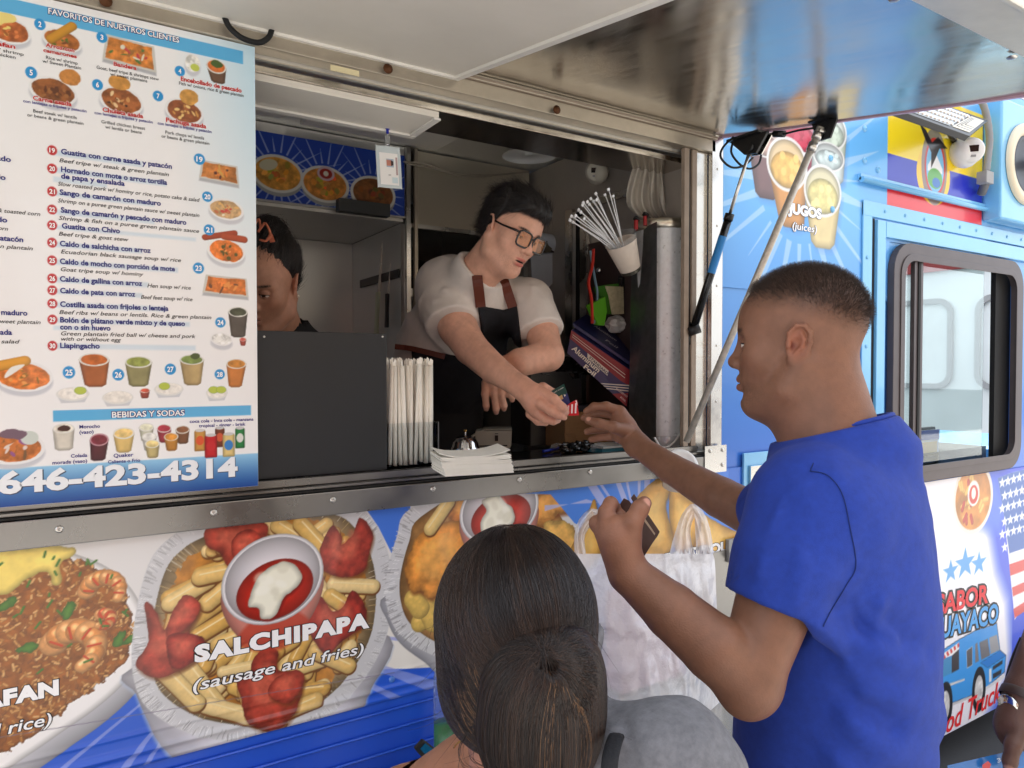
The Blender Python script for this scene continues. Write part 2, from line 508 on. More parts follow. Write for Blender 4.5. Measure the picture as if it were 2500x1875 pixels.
z5 = zz(1000, 1200, 0.407); z4 = zz(1400, 900, 0.28933); z1 = zz(1700, 0, 0.36166); z3 = zz(1960, 1150, 0.43689); zL = zz(2100, 1500, 0.22599)

# --- the picture band below the sill: plates of food
A = Canvas(-0.40, 1.82, 0.90, 1.342, 0.00165)
A.C[:] = wrapcol(A.X, A.Z)
WH = (238, 234, 226)
A.poly([z6(-700, 300), z6(2212, 60), z6(2900, 0), z6(2900, 920), z6(2212, 952), z6(1900, 960), z6(700, 1000), z6(500, 1180), z6(250, 1380), z6(-100, 1700), z6(-700, 1700)], WH, grad=((226, 224, 222), 1.0, 1.2))
A.poly([z6(1950, 60), z6(2212, 25), z6(2212, 160), z6(2110, 330), z6(2040, 190)], (70, 120, 220))
A.poly([z6(2900, 1700), z6(2900, 900), z6(2212, 960), z6(1950, 960), z6(1800, 1500), z6(1800, 1700)], (38, 92, 214))
cx, cz = z6(1300, 700)
for k, an in enumerate([-2.55, -2.2, -2.3, -2.05, -1.2, -0.95, -0.8, -0.62, -0.5, -0.3]):   # light rays printed behind the plates
    r0, r1 = 0.2, 0.75; wd = 0.008 + 0.008 * ((k * 7) % 3)
    p = lambda r, s: (cx + r * math.cos(an) - s * math.sin(an), cz + r * math.sin(an) + s * math.cos(an))
    A.poly([p(r0, -0.002), p(r1, -wd), p(r1, wd), p(r0, 0.002)], (150, 160, 225), a=0.75)
def inside(p, P):
    c = False
    for i in range(len(P)):
        (ax, az), (bx, bz) = P[i], P[i - 1]
        if (az > p[1]) != (bz > p[1]) and p[0] < (bx - ax) * (p[1] - az) / (bz - az) + ax: c = not c
    return c
# rice plate at the far left
pl = catmull([z6(*q) for q in [(-900, 300), (-300, 120), (390, 330), (600, 420), (720, 540), (790, 700), (780, 820), (740, 940), (640, 1060), (500, 1180), (340, 1290), (150, 1420), (-100, 1560), (-500, 1600)]], 5)
A.poly([(x + 0.012, z - 0.03) for x, z in pl], (206, 206, 212), shade=0.05)
A.poly(pl, (244, 242, 240), shade=0.012)
food = [z6(*q) for q in [(-900, 330), (0, 300), (370, 350), (560, 430), (680, 560), (720, 720), (700, 870), (600, 990), (400, 1130), (100, 1360), (-500, 1500)]]
A.poly(catmull(food, 5), (150, 88, 34), rough=0.02, var=0.3, vs=90, shade=0.01)
rr = random.Random(3)
for i in range(3200):
    x = rr.uniform(-0.38, food[5][0]); z = rr.uniform(0.91, 1.335)
    w_, sd_ = None, None
    e = ((x + 0.02) / 0.215) ** 2 + ((z - 1.16) / 0.235) ** 2
    if x < -0.2: continue
    if not inside((x, z), food): continue
    a = rr.uniform(0, 3.14); l = rr.uniform(0.004, 0.007)
    c = rr.choice([(206, 150, 84), (186, 126, 60), (222, 172, 108), (160, 100, 46), (140, 84, 40)])
    A.cap((x, z), (x + l * math.cos(a), z + l * math.sin(a)), 0.0023, c, 0.4)
def shrimp(c, R, a0, a1, th, col=(228, 150, 78)):
    n = 9
    for k in range(n):
        t = a0 + (a1 - a0) * k / n; t2 = a0 + (a1 - a0) * (k + 1) / n
        r = th * (1 - 0.55 * (k / n) ** 2)
        cc = col if k % 2 else (236, 168, 100)
        A.cap((c[0] + R * math.cos(t), c[1] + R * math.sin(t)), (c[0] + R * math.cos(t2), c[1] + R * math.sin(t2)), r, cc, 0.42, hi=60, var=0.15, seed=k)
    for k in range(0, n, 2):
        t = a0 + (a1 - a0) * k / n
        A.cap((c[0] + (R - th * .6) * math.cos(t), c[1] + (R - th * .6) * math.sin(t)), (c[0] + (R + th * .3) * math.cos(t), c[1] + (R + th * .3) * math.sin(t)), 0.0022, (206, 70, 34), 0.2)
shrimp(z6(400, 850), 0.035, 2.6, -1.2, 0.023)
shrimp(z6(560, 540), 0.027, 2.9, -0.6, 0.016)
shrimp(z6(560, 690), 0.012, 2.0, -2.4, 0.011, (222, 96, 50))
A.poly(catmull([z6(*q) for q in [(-700, 330), (0, 310), (240, 290), (390, 300), (400, 340), (320, 390), (330, 480), (290, 500), (250, 430), (150, 470), (60, 540), (-60, 560), (-700, 600)]], 5), (244, 218, 112), var=0.12, vs=40, shade=0.012, rough=0.006)
for i in range(26):
    x, z = z6(rr.uniform(-20, 700), rr.uniform(330, 1000)); l = rr.uniform(0.004, 0.014); a = rr.uniform(0, 3)
    A.cap((x, z), (x + l * math.cos(a), z + l * math.sin(a)), 0.0022, (72, 122, 40), 0.3)
for q in [(40, 600), (150, 840), (370, 640), (650, 790), (720, 790)]:
    x, z = z6(*q); A.poly(catmull(A.ell((x, z), 0.016, 0.008, rr.uniform(0, 3), 9), 3), (88, 138, 48), rough=0.012, shade=0.01)
# foil bowl with fries and sausage
rim = catmull([z6(*q) for q in [(1050, 170), (900, 260), (810, 370), (750, 560), (715, 780), (712, 950), (745, 1090), (810, 1180), (930, 1262), (1080, 1320), (1280, 1346), (1480, 1335), (1680, 1262), (1850, 1140), (1990, 970), (2080, 790), (2112, 600), (2110, 420), (2070, 260), (1990, 130), (1860, 40), (1500, 0)]], 5)
bowl = catmull([z6(*q) for q in [(712, 950), (735, 1090), (800, 1240), (850, 1340), (950, 1440), (1120, 1520), (1400, 1530), (1700, 1420), (1900, 1270), (1990, 1080), (2100, 780), (1500, 700)]], 5)
A.poly([(x, z - 0.004) for x, z in bowl], (176, 190, 214), soft=0.01)
A.poly(bowl, (214, 212, 220), shade=0.06, var=0.03)
A.poly([z6(780, 1180), z6(850, 1340), z6(950, 1430), z6(1150, 1500), z6(1400, 1500), z6(1700, 1400), z6(1900, 1240), z6(1700, 1330), z6(1400, 1430), z6(1100, 1390), z6(900, 1290)], (178, 178, 190), soft=0.02, a=0.7)
A.poly(rim, (206, 206, 208))
cr = z6(1410, 680)
rp = np.array(rim)
for i in range(460):                                          # crimps of the foil rim
    k = rr.uniform(0, len(rp) - 1); i0 = int(k); p = rp[i0] * (1 - k + i0) + rp[(i0 + 1) % len(rp)] * (k - i0)
    d = np.array(cr) - p; d /= np.linalg.norm(d)
    tn = np.array((-d[1], d[0])); sl_ = rr.uniform(-0.22, 0.22)
    a_ = p + d * rr.uniform(0.000, 0.005); b_ = a_ + (d + tn * sl_) * rr.uniform(0.008, 0.022)
    A.cap(a_, b_, 0.0009, rr.choice([(240, 240, 240), (172, 172, 176), (226, 226, 228), (150, 148, 148), (232, 232, 232)]), 0.2)
inner = [(cr[0] + (x - cr[0]) * 0.865, cr[1] + (z - cr[1]) * 0.865) for x, z in rim]
A.poly(inner, (158, 132, 92), var=0.25, vs=30, shade=0.03)
for i in range(150):
    k = rr.randrange(len(inner)); p = np.array(inner[k]); d = np.array(cr) - p; d /= np.linalg.norm(d)
    A.cap(p, p + d * rr.uniform(0.006, 0.028), 0.001, rr.choice([(210, 200, 176), (110, 90, 60), (186, 160, 110)]), 0.2)
inn2 = np.array([(cr[0] + (x - cr[0]) * 0.78, cr[1] + (z - cr[1]) * 0.78) for x, z in rim])
def inside(p, P):
    c = False
    for i in range(len(P)):
        (ax, az), (bx, bz) = P[i], P[i - 1]
        if (az > p[1]) != (bz > p[1]) and p[0] < (bx - ax) * (p[1] - az) / (bz - az) + ax: c = not c
    return c
A.poly(list(map(tuple, inn2)), (178, 118, 44), var=0.3, vs=50, rough=0.02)
FR = [(236, 196, 118), (230, 186, 100), (240, 206, 134), (222, 174, 88), (244, 214, 150)]
def fry(a, b, r, c=None):
    a, b = np.array(a), np.array(b)
    A.cap(a + (0.001, -0.003), b + (0.001, -0.003), r * 1.08, (142, 84, 30), 0.3)
    A.cap(a, b, r, c or rr.choice(FR), 0.3, hi=14, var=0.07, seed=rr.randrange(99))
    d = (b - a) / (np.linalg.norm(b - a) + 1e-9); n_ = np.array((-d[1], d[0]))
    A.cap(a + n_ * r * 0.3, b + n_ * r * 0.3, r * 0.12, (250, 226, 168), 0.1)
for i in range(230):
    t = rr.uniform(0, 6.28); q = math.sqrt(rr.random())
    p = np.array(cr) + np.array((0.28 * q * math.cos(t), 0.26 * q * math.sin(t)))
    if not inside(p, inn2): continue
    a = rr.gauss(0.6, 0.5); l = rr.uniform(0.035, 0.065)
    b = p + np.array((math.cos(a), math.sin(a))) * l
    if inside(b, inn2): fry(p, b, rr.uniform(0.0115, 0.0155))
for q in [(920, 600, 1120, 480), (1000, 720, 1230, 560), (1080, 460, 1260, 420), (1120, 600, 1240, 500), (1060, 780, 1290, 640), (980, 900, 1180, 1160), (1120, 1150, 1500, 1250), (1420, 160, 1560, 240), (1500, 180, 1740, 330), (1620, 170, 1730, 290), (1700, 480, 1740, 540), (1800, 500, 2010, 510), (1780, 560, 1900, 640), (1700, 860, 1880, 940), (1560, 1080, 1740, 1060), (880, 960, 1060, 1140), (1180, 820, 1330, 760), (1560, 1180, 1700, 1120)]:
    fry(z6(q[0], q[1]), z6(q[2], q[3]), 0.0165)
SG = (172, 66, 50)
def saus(pts, c=SG, ed=(120, 34, 26)):
    P = catmull([z6(*q) for q in pts], 5)
    A.poly([(x + 0.003, z - 0.006) for x, z in P], (110, 60, 26), soft=0.008, a=0.7)
    A.poly(P, c, var=0.3, vs=75, seed=4, shade=0.016, rough=0.004)
    m_ = np.mean(np.array(P), 0); A.poly([(m_[0] + (x - m_[0]) * 0.55 - 0.004, m_[1] + (z - m_[1]) * 0.5 + 0.005) for x, z in P], (214, 110, 84), soft=0.014, a=0.6, var=0.25, vs=90)
saus([(1110, 190), (1200, 165), (1420, 165), (1435, 240), (1370, 330), (1400, 250), (1330, 370), (1240, 410), (1180, 330), (1110, 290)])
saus([(1250, 260), (1340, 200), (1420, 260), (1350, 350), (1270, 370)], (190, 70, 54))
saus([(1730, 290), (1790, 180), (1840, 240), (1840, 290), (1900, 230), (1940, 140), (2010, 220), (1990, 330), (1960, 430), (1850, 460), (1740, 420), (1725, 330)], (170, 62, 48))
saus([(780, 600), (840, 640), (890, 740), (985, 560), (1075, 600), (1070, 660), (1020, 760), (1100, 790), (1060, 900), (930, 980), (830, 1000), (750, 960), (735, 910), (800, 800)])
saus([(895, 740), (985, 560), (1078, 610), (1040, 700), (930, 790)], (196, 76, 58))
saus([(900, 790), (1000, 760), (1105, 800), (1050, 910), (930, 950)], (168, 50, 38))
saus([(1650, 660), (1720, 560), (1790, 640), (1850, 620), (1900, 530), (1970, 620), (1960, 720), (1850, 800), (1760, 880), (1680, 780)], (164, 50, 38))
saus([(1365, 900), (1430, 840), (1500, 860), (1500, 960), (1620, 970), (1630, 1060), (1580, 1200), (1480, 1280), (1340, 1250), (1300, 1120), (1275, 1010), (1340, 990)])
saus([(1480, 1010), (1600, 960), (1640, 1020), (1560, 1140), (1450, 1100)], (196, 76, 58))
def saucecup(c, rx, rz, ang, dz, cap_):
    """printed cup of ketchup with a mayonnaise dollop"""
    A.poly(A.ell((c[0] + 0.006, c[1] - dz - 0.01), rx * 0.8, rz * 0.62, ang), (120, 40, 24), soft=0.01, a=0.8)
    bt = [(c[0] - rx * 0.97, c[1] - 0.01), (c[0] - rx * 0.72, c[1] - rz * 0.62 - dz), (c[0], c[1] - rz - dz * 1.05), (c[0] + rx * 0.72, c[1] - rz * 0.55 - dz), (c[0] + rx * 0.97, c[1]), (c[0], c[1] + rz * .5)]
    A.poly(catmull(bt, 6), (206, 132, 118), shade=0.02)
    A.poly(catmull([(x, z - 0.012) for x, z in bt[1:4]] + [(c[0], c[1] - rz * 0.6)], 6), (188, 66, 46), soft=0.008, a=0.8)
    A.poly(A.ell(c, rx, rz, ang), (240, 238, 240), shade=0.006)
    A.poly(A.ell(c, rx * 0.93, rz * 0.93, ang), (214, 204, 206), shade=0.05, grad=((236, 232, 236), c[1] - rz, c[1] + rz * .3))
    A.poly(A.ell((c[0] + rx * 0.03, c[1] - rz * 0.24), rx * 0.76, rz * 0.66, ang), (196, 46, 30), shade=0.03, var=0.08)
    P = [(c[0] + rx * x, c[1] + rz * z) for x, z in cap_]
    A.poly([(x + 0.003, z - 0.004) for x, z in catmull(P, 5)], (130, 24, 18), soft=0.006)
    A.poly(catmull(P, 5), (248, 246, 226), shade=0.012, rough=0.003)
    for k_ in range(7): A.poly(A.ell((c[0] + rx * rr.uniform(-.3, .35), c[1] + rz * rr.uniform(-.5, .25)), rx * rr.uniform(.08, .16), rz * rr.uniform(.07, .14), rr.uniform(0, 3), 12), (255, 254, 240) if k_ % 2 else (226, 222, 200), soft=0.006, a=.6)
c2 = z6(1478, 470)
saucecup(c2, 0.104, 0.092, 0.25, 0.045, [(-0.1, 0.28), (0.2, 0.36), (0.45, 0.2), (0.55, -0.1), (0.35, -0.35), (0.2, -0.45), (0.0, -0.85), (-0.25, -0.85), (-0.3, -0.6), (-0.5, -0.5), (-0.4, -0.1), (-0.3, 0.1)])
# bowl with fried chicken, right of it
rim3 = catmull([z6(*q) for q in [(2212, 90), (2140, 240), (2090, 420), (2078, 560), (2110, 700), (2180, 790), (2330, 880), (2600, 960), (2900, 900), (3100, 600), (3150, 300), (3000, 0), (2600, -100)]], 5)
bowl3 = catmull([z6(*q) for q in [(2080, 560), (2090, 700), (2160, 820), (2290, 920), (2400, 1000), (2700, 1050), (3100, 700), (2500, 500)]], 5)
A.poly(bowl3, (206, 206, 214), shade=0.05)
A.poly(rim3, (208, 208, 210))
rp = np.array(rim3); c3 = z6(2620, 420)
for i in range(300):
    k = rr.randrange(len(rp)); p = rp[k]; d = np.array(c3) - p; d /= np.linalg.norm(d)
    a_ = p + d * rr.uniform(0, 0.006) + np.array((rr.uniform(-.008, .008), rr.uniform(-.008, .008))); A.cap(a_, a_ + d * rr.uniform(0.01, 0.024), 0.0011, rr.choice([(240, 240, 240), (166, 166, 170), (226, 226, 228), (146, 144, 144)]), 0.2)
A.poly([(c3[0] + (x - c3[0]) * 0.87, c3[1] + (z - c3[1]) * 0.87) for x, z in rim3], (166, 120, 66), var=0.3, vs=40, shade=0.02)
def chicken(pts, c=(222, 138, 52), seed=3):
    P = catmull([z5(*q) for q in pts], 5)
    A.poly([(x + 0.002, z - 0.006) for x, z in P], (120, 60, 20), soft=0.01, a=0.8)
    A.poly(P, c, var=0.32, vs=38, seed=seed, rough=0.014, shade=0.02)
    m_ = np.mean(np.array(P), 0)
    A.poly([(m_[0] + (x - m_[0]) * 0.6, m_[1] + (z - m_[1]) * 0.6 + 0.006) for x, z in P], (240, 178, 92), soft=0.02, a=0.6, rough=0.03, seed=seed + 2, var=0.2, vs=70)
for q in [(60, 650, 120, 720), (120, 640, 60, 780), (100, 700, 140, 780), (20, 640, 60, 700)]:
    A.cap(z5(q[0], q[1]), z5(q[2], q[3]), 0.024, (228, 190, 96), 0.35, hi=14, var=0.1)
chicken([(240, 60), (330, 20), (420, 60), (400, 160), (330, 180), (250, 170), (220, 110)], (218, 130, 50), 3)
chicken([(60, 260), (160, 190), (300, 180), (350, 270), (330, 400), (240, 470), (200, 560), (130, 640), (60, 600), (0, 590), (-30, 420)], (226, 148, 62), 7)
chicken([(720, 60), (800, 0), (930, 10), (1000, 70), (980, 120), (880, 140), (800, 200), (740, 180)], (222, 150, 70), 12)
chicken([(800, 200), (900, 170), (980, 220), (1010, 330), (990, 400), (850, 380)], (230, 184, 96), 15)
chicken([(780, 340), (880, 370), (1010, 420), (1050, 520), (960, 560), (840, 480)], (222, 140, 56), 19)
fry(z5(120, 220), z5(230, 60), 0.017, (240, 206, 130))
saucecup(z5(540, 105), 0.115, 0.088, 0.15, 0.05, [(-0.45, 0.3), (-0.1, 0.45), (0.1, 0.2), (0.3, 0.0), (0.35, -0.4), (0.0, -0.7), (-0.4, -0.75), (-0.5, -0.3), (-0.35, 0.0)])
# blue field with rays, then the fried pasties
A.poly([z4(-1400, 1010), z4(540, 900), z4(1300, 820), z4(1300, 1480), z4(400, 1500), z4(0, 1300), z4(-200, 1060)], (72, 130, 222))
for q in [(100, 970, 170, 955, 400, 1310, 330, 1330), (200, 960, 225, 955, 420, 1250, 400, 1260), (345, 950, 385, 945, 480, 1180, 430, 1190), (430, 940, 450, 938, 490, 1130, 470, 1130), (535, 930, 560, 928, 555, 1080, 535, 1080), (590, 925, 645, 920, 610, 1080, 590, 1080), (-250, 1200, -250, 1150, 200, 1130, 100, 1100)]:
    A.poly([z4(q[i], q[i + 1]) for i in (0, 2, 4, 6)], (178, 182, 226), a=0.85)
def pasty(pts, seed):
    P = catmull([z4(*q) for q in pts], 5)
    A.poly([(x + 0.003, z - 0.006) for x, z in P], (120, 70, 20), soft=0.012, a=0.7)
    A.poly(P, (226, 168, 72), var=0.2, vs=26, seed=seed, shade=0.03, rough=0.004)
    m_ = np.mean(np.array(P), 0)
    A.poly([(m_[0] + (x - m_[0]) * 0.5, m_[1] + (z - m_[1]) * 0.6) for x, z in P], (246, 208, 124), soft=0.03, a=0.6, var=0.1, vs=50)
pasty([(100, 1250), (170, 1100), (210, 1300), (240, 1450), (200, 1600), (60, 1700), (-60, 1600)], 5)
pasty([(1000, 1150), (1100, 1230), (1250, 1320), (1420, 1400), (1450, 1470), (1300, 1560), (1180, 1610), (1000, 1500), (900, 1300)], 9)
pasty([(810, 1010), (900, 1020), (1010, 1140), (1060, 1300), (1000, 1500), (880, 1560), (830, 1440), (800, 1230)], 6)
pasty([(740, 905), (805, 960), (800, 1050), (770, 1150), (800, 1290), (832, 1400), (810, 1530), (720, 1620), (520, 1640), (430, 1500), (430, 1250), (530, 1080), (640, 970)], 2)
A.cap(Q(0, 1798), Q(960, 1640), 0.0009, (120, 110, 130), 0)            # seam of the lower skirt in the wrap
A.build('picture_panel', lambda X, Z: -0.004 - 0.006 * (np.exp(-((Z - .962) / .004) ** 2) * .35 + np.exp(-((Z - .928) / .006) ** 2) + np.exp(-((Z - .906) / .005) ** 2) * .7), PRINT, truck)

# --- cups of juice and the flag, high on the side
Cc = Canvas(1.70, 3.34, 1.90, 2.84, 0.0032)
Cc.C[:] = wrapcol(Cc.X, Cc.Z)
A = Cc
c0 = z1(700, 1200)
for k in range(26):
    an = k * 0.2417 + 0.1; r0, r1 = 0.22, 0.38 + 0.1 * ((k * 5) % 4); wd = 0.006 + 0.004 * ((k * 7) % 4)
    p = lambda r, s: (c0[0] + r * math.cos(an) - s * math.sin(an), c0[1] + r * math.sin(an) + s * math.cos(an))
    Cc.poly([p(r0, -wd), p(r1, -0.0008), p(r1, 0.0008), p(r0, wd)], (206, 226, 248), a=0.5)
def cup(top, rx, rz, bot, rb, body, liquid, a=1.0):
    T, B = z1(*top), z1(*bot)
    P = [(T[0] - rx, T[1]), (B[0] - rb, B[1]), (B[0] - rb * 0.6, B[1] - rb * 0.3), (B[0] + rb * 0.6, B[1] - rb * 0.3), (B[0] + rb, B[1]), (T[0] + rx, T[1])]
    Cc.poly([(x + .01, z - .012) for x, z in P], (70, 110, 170), soft=0.03, a=0.35)
    Cc.poly(P, body, shade=0.03, a=a, var=0.06, vs=20)
    Cc.poly(Cc.ell(T, rx, rz), (226, 228, 226), a=0.95)
    Cc.poly(Cc.ell(T, rx * 0.9, rz * 0.88), tuple(int(v * 0.5 + 105) for v in liquid), shade=0.02)
    Cc.poly(Cc.ell((T[0], T[1] - rz * 0.2), rx * 0.8, rz * 0.66), liquid, shade=0.02, var=0.14, vs=60)
    for i in range(7):
        Cc.poly(Cc.ell((T[0] + rr.uniform(-.5, .5) * rx, T[1] + rr.uniform(-.6, .3) * rz), rx * .14, rz * .16, 0, 8), tuple(min(255, v + 22) for v in liquid), a=0.8)
cup((690, 900), 0.105, 0.07, (700, 1100), 0.08, (150, 60, 80), (182, 50, 74))
cup((900, 880), 0.095, 0.07, (880, 1200), 0.09, (200, 214, 200), (196, 212, 196))
cup((460, 960), 0.085, 0.05, (470, 1310), 0.055, (120, 92, 92), (190, 160, 148))
cup((890, 1060), 0.09, 0.05, (880, 1200), 0.09, (206, 220, 218), (204, 222, 222))
cup((610, 1110), 0.105, 0.09, (640, 1500), 0.065, (206, 148, 80), (230, 186, 100))
cup((850, 1290), 0.105, 0.09, (850, 1640), 0.065, (222, 204, 148), (220, 210, 140))
# flag: yellow, blue, red with a plain oval emblem and bird
def F1(x, y): return z1(x, y)
Cc.poly([(2.585, 2.318), (2.585, 2.215), (3.295, 2.215), (3.295, 2.318)], (226, 52, 58))
Cc.poly([(2.585, 2.318), (2.585, 2.448), (3.295, 2.448), (3.295, 2.318)], (40, 52, 190))
Cc.poly([(2.585, 2.448), (2.585, 2.72), (3.295, 2.72), (3.295, 2.448)], (248, 218, 34))
e0 = F1(1607, 1130)
Cc.poly(Cc.ell((e0[0] - 0.01, e0[1] - 0.03), 0.125, 0.12), (246, 204, 50)); Cc.poly(Cc.ell((e0[0] - 0.005, e0[1] + 0.0), 0.096, 0.15), (40, 52, 190), a=0.5)
Cc.poly(Cc.ell(e0, 0.078, 0.115), (200, 50, 40)); Cc.poly(Cc.ell(e0, 0.066, 0.1), (120, 190, 235))
Cc.poly([(e0[0] - .055, e0[1]), (e0[0], e0[1] + .06), (e0[0] + .055, e0[1]), (e0[0] + .055, e0[1] - .02), (e0[0] - .055, e0[1] - .02)], (236, 240, 244))
Cc.poly(Cc.ell((e0[0], e0[1] - .045), 0.055, 0.04), (90, 170, 70)); Cc.poly(Cc.ell((e0[0] + .01, e0[1] - .06), 0.03, 0.02), (40, 110, 190))
bx, bz = F1(1600, 985)
Cc.poly([(bx - .115, bz + .075), (bx - .06, bz + .05), (bx - .015, bz + .01), (bx + .03, bz + .04), (bx + .10, bz + .005), (bx + .04, bz - .005), (bx + .01, bz - .05), (bx - .02, bz - .09), (bx - .02, bz - .03), (bx - .07, bz + .02)], (30, 26, 30))
Cc.build('picture_panel', -0.003, PRINT, truck, mask=lambda X, Z: ~((X > WX0) & (X < WX1) & (Z < WZ1)))

# --- lower cab door pictures
D = Canvas(2.62, XR, 0.14, 1.20, 0.0042)
D.C[:] = wrapcol(D.X, D.Z) * 0.0 + np.array((42., 78, 214))
A = D
D.poly([z3(600, -200), z3(1010, -250), z3(960, 160), z3(1040, 330), z3(1080, 560), z3(1140, 720), z3(1160, 1000), z3(1130, 1180), z3(1000, 1420), z3(700, 1560), z3(500, 1500)], (236, 236, 244), soft=0.09)
D.poly([z3(930, 0), z3(1080, 30), z3(1130, 200), z3(1100, 350), z3(960, 300)], (74, 116, 228), soft=0.08)
D.poly([z3(640, 1900), z3(680, 1560), z3(800, 1480), z3(1000, 1595), z3(1236, 1740), z3(1236, 2000)], (238, 238, 236))
def star(c, r, col, n=5, k=0.4, rot=math.pi / 2, sx=1.0):
    D.poly([(c[0] + sx * (r if i % 2 == 0 else r * k) * math.cos(rot + i * math.pi / n), c[1] + (r if i % 2 == 0 else r * k) * math.sin(rot + i * math.pi / n)) for i in range(2 * n)], col)
for q, r in [((822, 560), .052), ((903, 515), .07), ((980, 515), .055)]: star(z3(*q), r, (72, 156, 222), sx=1.25)
pc = z3(950, 150)
D.poly(D.ell(pc, 0.17, 0.155), (226, 220, 214)); D.poly(D.ell(pc, 0.15, 0.135), (196, 130, 60), var=0.3, vs=14)
for i in range(26):
    t = rr.uniform(0, 6.28); q = rr.uniform(0.02, 0.12); a = rr.uniform(0, 3)
    D.cap((pc[0] + q * math.cos(t), pc[1] + q * math.sin(t)), (pc[0] + q * math.cos(t) + .03 * math.cos(a), pc[1] + q * math.sin(t) + .03 * math.sin(a)), 0.012, rr.choice([(238, 196, 110), (186, 60, 46), (230, 186, 100)]), 0.3)
D.poly(D.ell((pc[0], pc[1] + .02), 0.05, 0.055), (236, 226, 224)); D.poly(D.ell((pc[0], pc[1] + .015), 0.038, 0.04), (196, 50, 40)); D.poly(D.ell((pc[0], pc[1] + .02), 0.018, 0.025), (248, 244, 230))
# flag with stars and stripes at the right edge
fl = [z3(1085, 40), z3(1160, 10), z3(1236, -10), z3(1420, -80), z3(1420, 700), z3(1236, 740), z3(1180, 830), z3(1150, 520), z3(1120, 250)]
D.poly(fl, (236, 232, 236))
for q in [(1150, 520, 1300, 470, 1300, 530, 1155, 585), (1165, 650, 1300, 590, 1300, 640, 1170, 700), (1172, 770, 1300, 690, 1300, 740, 1180, 820)]:
    D.poly([z3(q[i], q[i + 1]) for i in (0, 2, 4, 6)], (206, 60, 60))
D.poly([z3(1085, 40), z3(1160, 10), z3(1236, -10), z3(1420, -80), z3(1420, 400), z3(1236, 430), z3(1150, 460), z3(1120, 250)], (44, 96, 176))
for i in range(26):
    star(z3(1110 + (i % 5) * 32 + (i // 5 % 2) * 14, 65 + (i // 5) * 72 - (i % 5) * 10), 0.026, (240, 240, 244), sx=1.3)
# drawing of a blue van
def zp(P, col, **k): D.poly([zL(*q) for q in P], col, **k)
K = (26, 30, 40)
zp([(850, 400), (1050, 270), (1250, 160), (1470, 90), (1505, 380), (1570, 440), (1555, 620), (1370, 780), (1240, 860), (850, 1010)], (60, 150, 226), edge=K, ew=0.005)
zp([(1280, 300), (1370, 260), (1395, 440), (1300, 490)], (110, 110, 116)); zp([(1385, 250), (1470, 215), (1500, 380), (1400, 430)], (150, 152, 158))
zp([(1140, 390), (1205, 340), (1205, 545), (1145, 580)], (90, 88, 92), edge=(230, 230, 230), ew=0.004)
zp([(1235, 320), (1258, 300), (1275, 500), (1235, 520)], (120, 118, 122))
zp([(980, 450), (1060, 350), (1060, 590), (980, 630)], (60, 56, 60)); zp([(850, 480), (980, 450), (980, 630), (850, 690)], (70, 140, 190))
zp([(850, 450), (1060, 300), (1062, 370), (985, 440), (850, 490)], (238, 236, 236))
for i in range(5): zp([(880 + i * 40, 440 - i * 30), (900 + i * 40, 425 - i * 30), (920 + i * 36, 465 - i * 30), (900 + i * 36, 480 - i * 30)], (206, 60, 60))
zp([(1290, 520), (1505, 385), (1570, 440), (1370, 575)], (44, 124, 206), edge=K, ew=0.003)
zp([(1425, 560), (1530, 490), (1530, 530), (1425, 600)], (50, 50, 56)); zp([(1425, 640), (1520, 590), (1515, 640), (1425, 695)], (50, 50, 56))
zp([(1385, 590), (1410, 580), (1410, 720), (1385, 730)], (220, 224, 226)); zp([(1320, 800), (1555, 640), (1555, 680), (1370, 800), (1330, 835)], (216, 218, 222))
zp([(850, 780), (1120, 690), (1120, 710), (850, 815)], (206, 206, 206)); zp([(850, 1010), (1230, 860), (1230, 885), (850, 1040)], (200, 200, 204))
for q, rx, rz in [((1275, 810), .06, .1), ((910, 985), .06, .1)]:
    c = zL(*q); D.poly(D.ell(c, rx, rz), (34, 34, 38)); D.poly(D.ell(c, rx * .6, rz * .62), (206, 206, 206), var=0.2)
D.build('picture_panel', -0.003, PRINT, truck, mask=lambda X, Z: ~((X > WX0) & (X < WX1) & (Z > WZ0)))

# --- rest of the blue side skin, coarse sheet with the openings left out
Bk = Canvas(-1.6, XR, 0.40, 2.86, 0.02)
Bk.C[:] = wrapcol(Bk.X, Bk.Z)
def bmask(X, Z):
    op = (X < OX1 + 0.02) & (Z > OZ0 - 0.02) & (Z < OZ1 - 0.02)
    wi = (X > WX0 + 0.04) & (X < WX1 - 0.04) & (Z > WZ0 + 0.04) & (Z < WZ1 - 0.04)
    return ~(op | wi)
Bk.build('side_panel', 0.002, PRINT, truck, mask=bmask)
m = MB()                                            # shell behind the skin, roof, nose of the cab
WRP = mat('body shell', (84, 150, 220), 0.3, coat=0.5)
m.box((-1.6, 0.004, 0.36), (2.45, 0.045, OZ0 - 0.06), WRP); m.box((OX1 + 0.04, 0.004, OZ0 - 0.055), (2.45, 0.045, 2.86), WRP)
m.box((-1.6, 0.004, 2.42), (OX1 + 0.035, 0.045, 2.86), WRP); m.box((2.455, 0.004, 2.17), (XR, 0.045, 2.86), WRP)
m.box((2.455, 0.004, 0.2), (XR, 0.045, 1.16), WRP)
m.box((3.67, 0.004, 1.165), (XR, 0.045, 2.165), WRP); m.box((2.455, 0.004, 1.165), (2.55, 0.045, 2.165), WRP)
m.box((-1.6, 0.004, 2.865), (XR, 2.1, 2.90), mat('white roof', (222, 224, 226), 0.5))
m.box((-1.6, 1.95, 0.36), (2.5, 2.0, 2.86), WRP); m.box((2.5, 1.95, 0.36), (XR, 2.0, 1.25), WRP); m.box((2.5, 1.95, 2.25), (XR, 2.0, 2.86), WRP); m.box((-1.63, 0.004, 0.36), (-1.602, 2.0, 2.86), WRP)
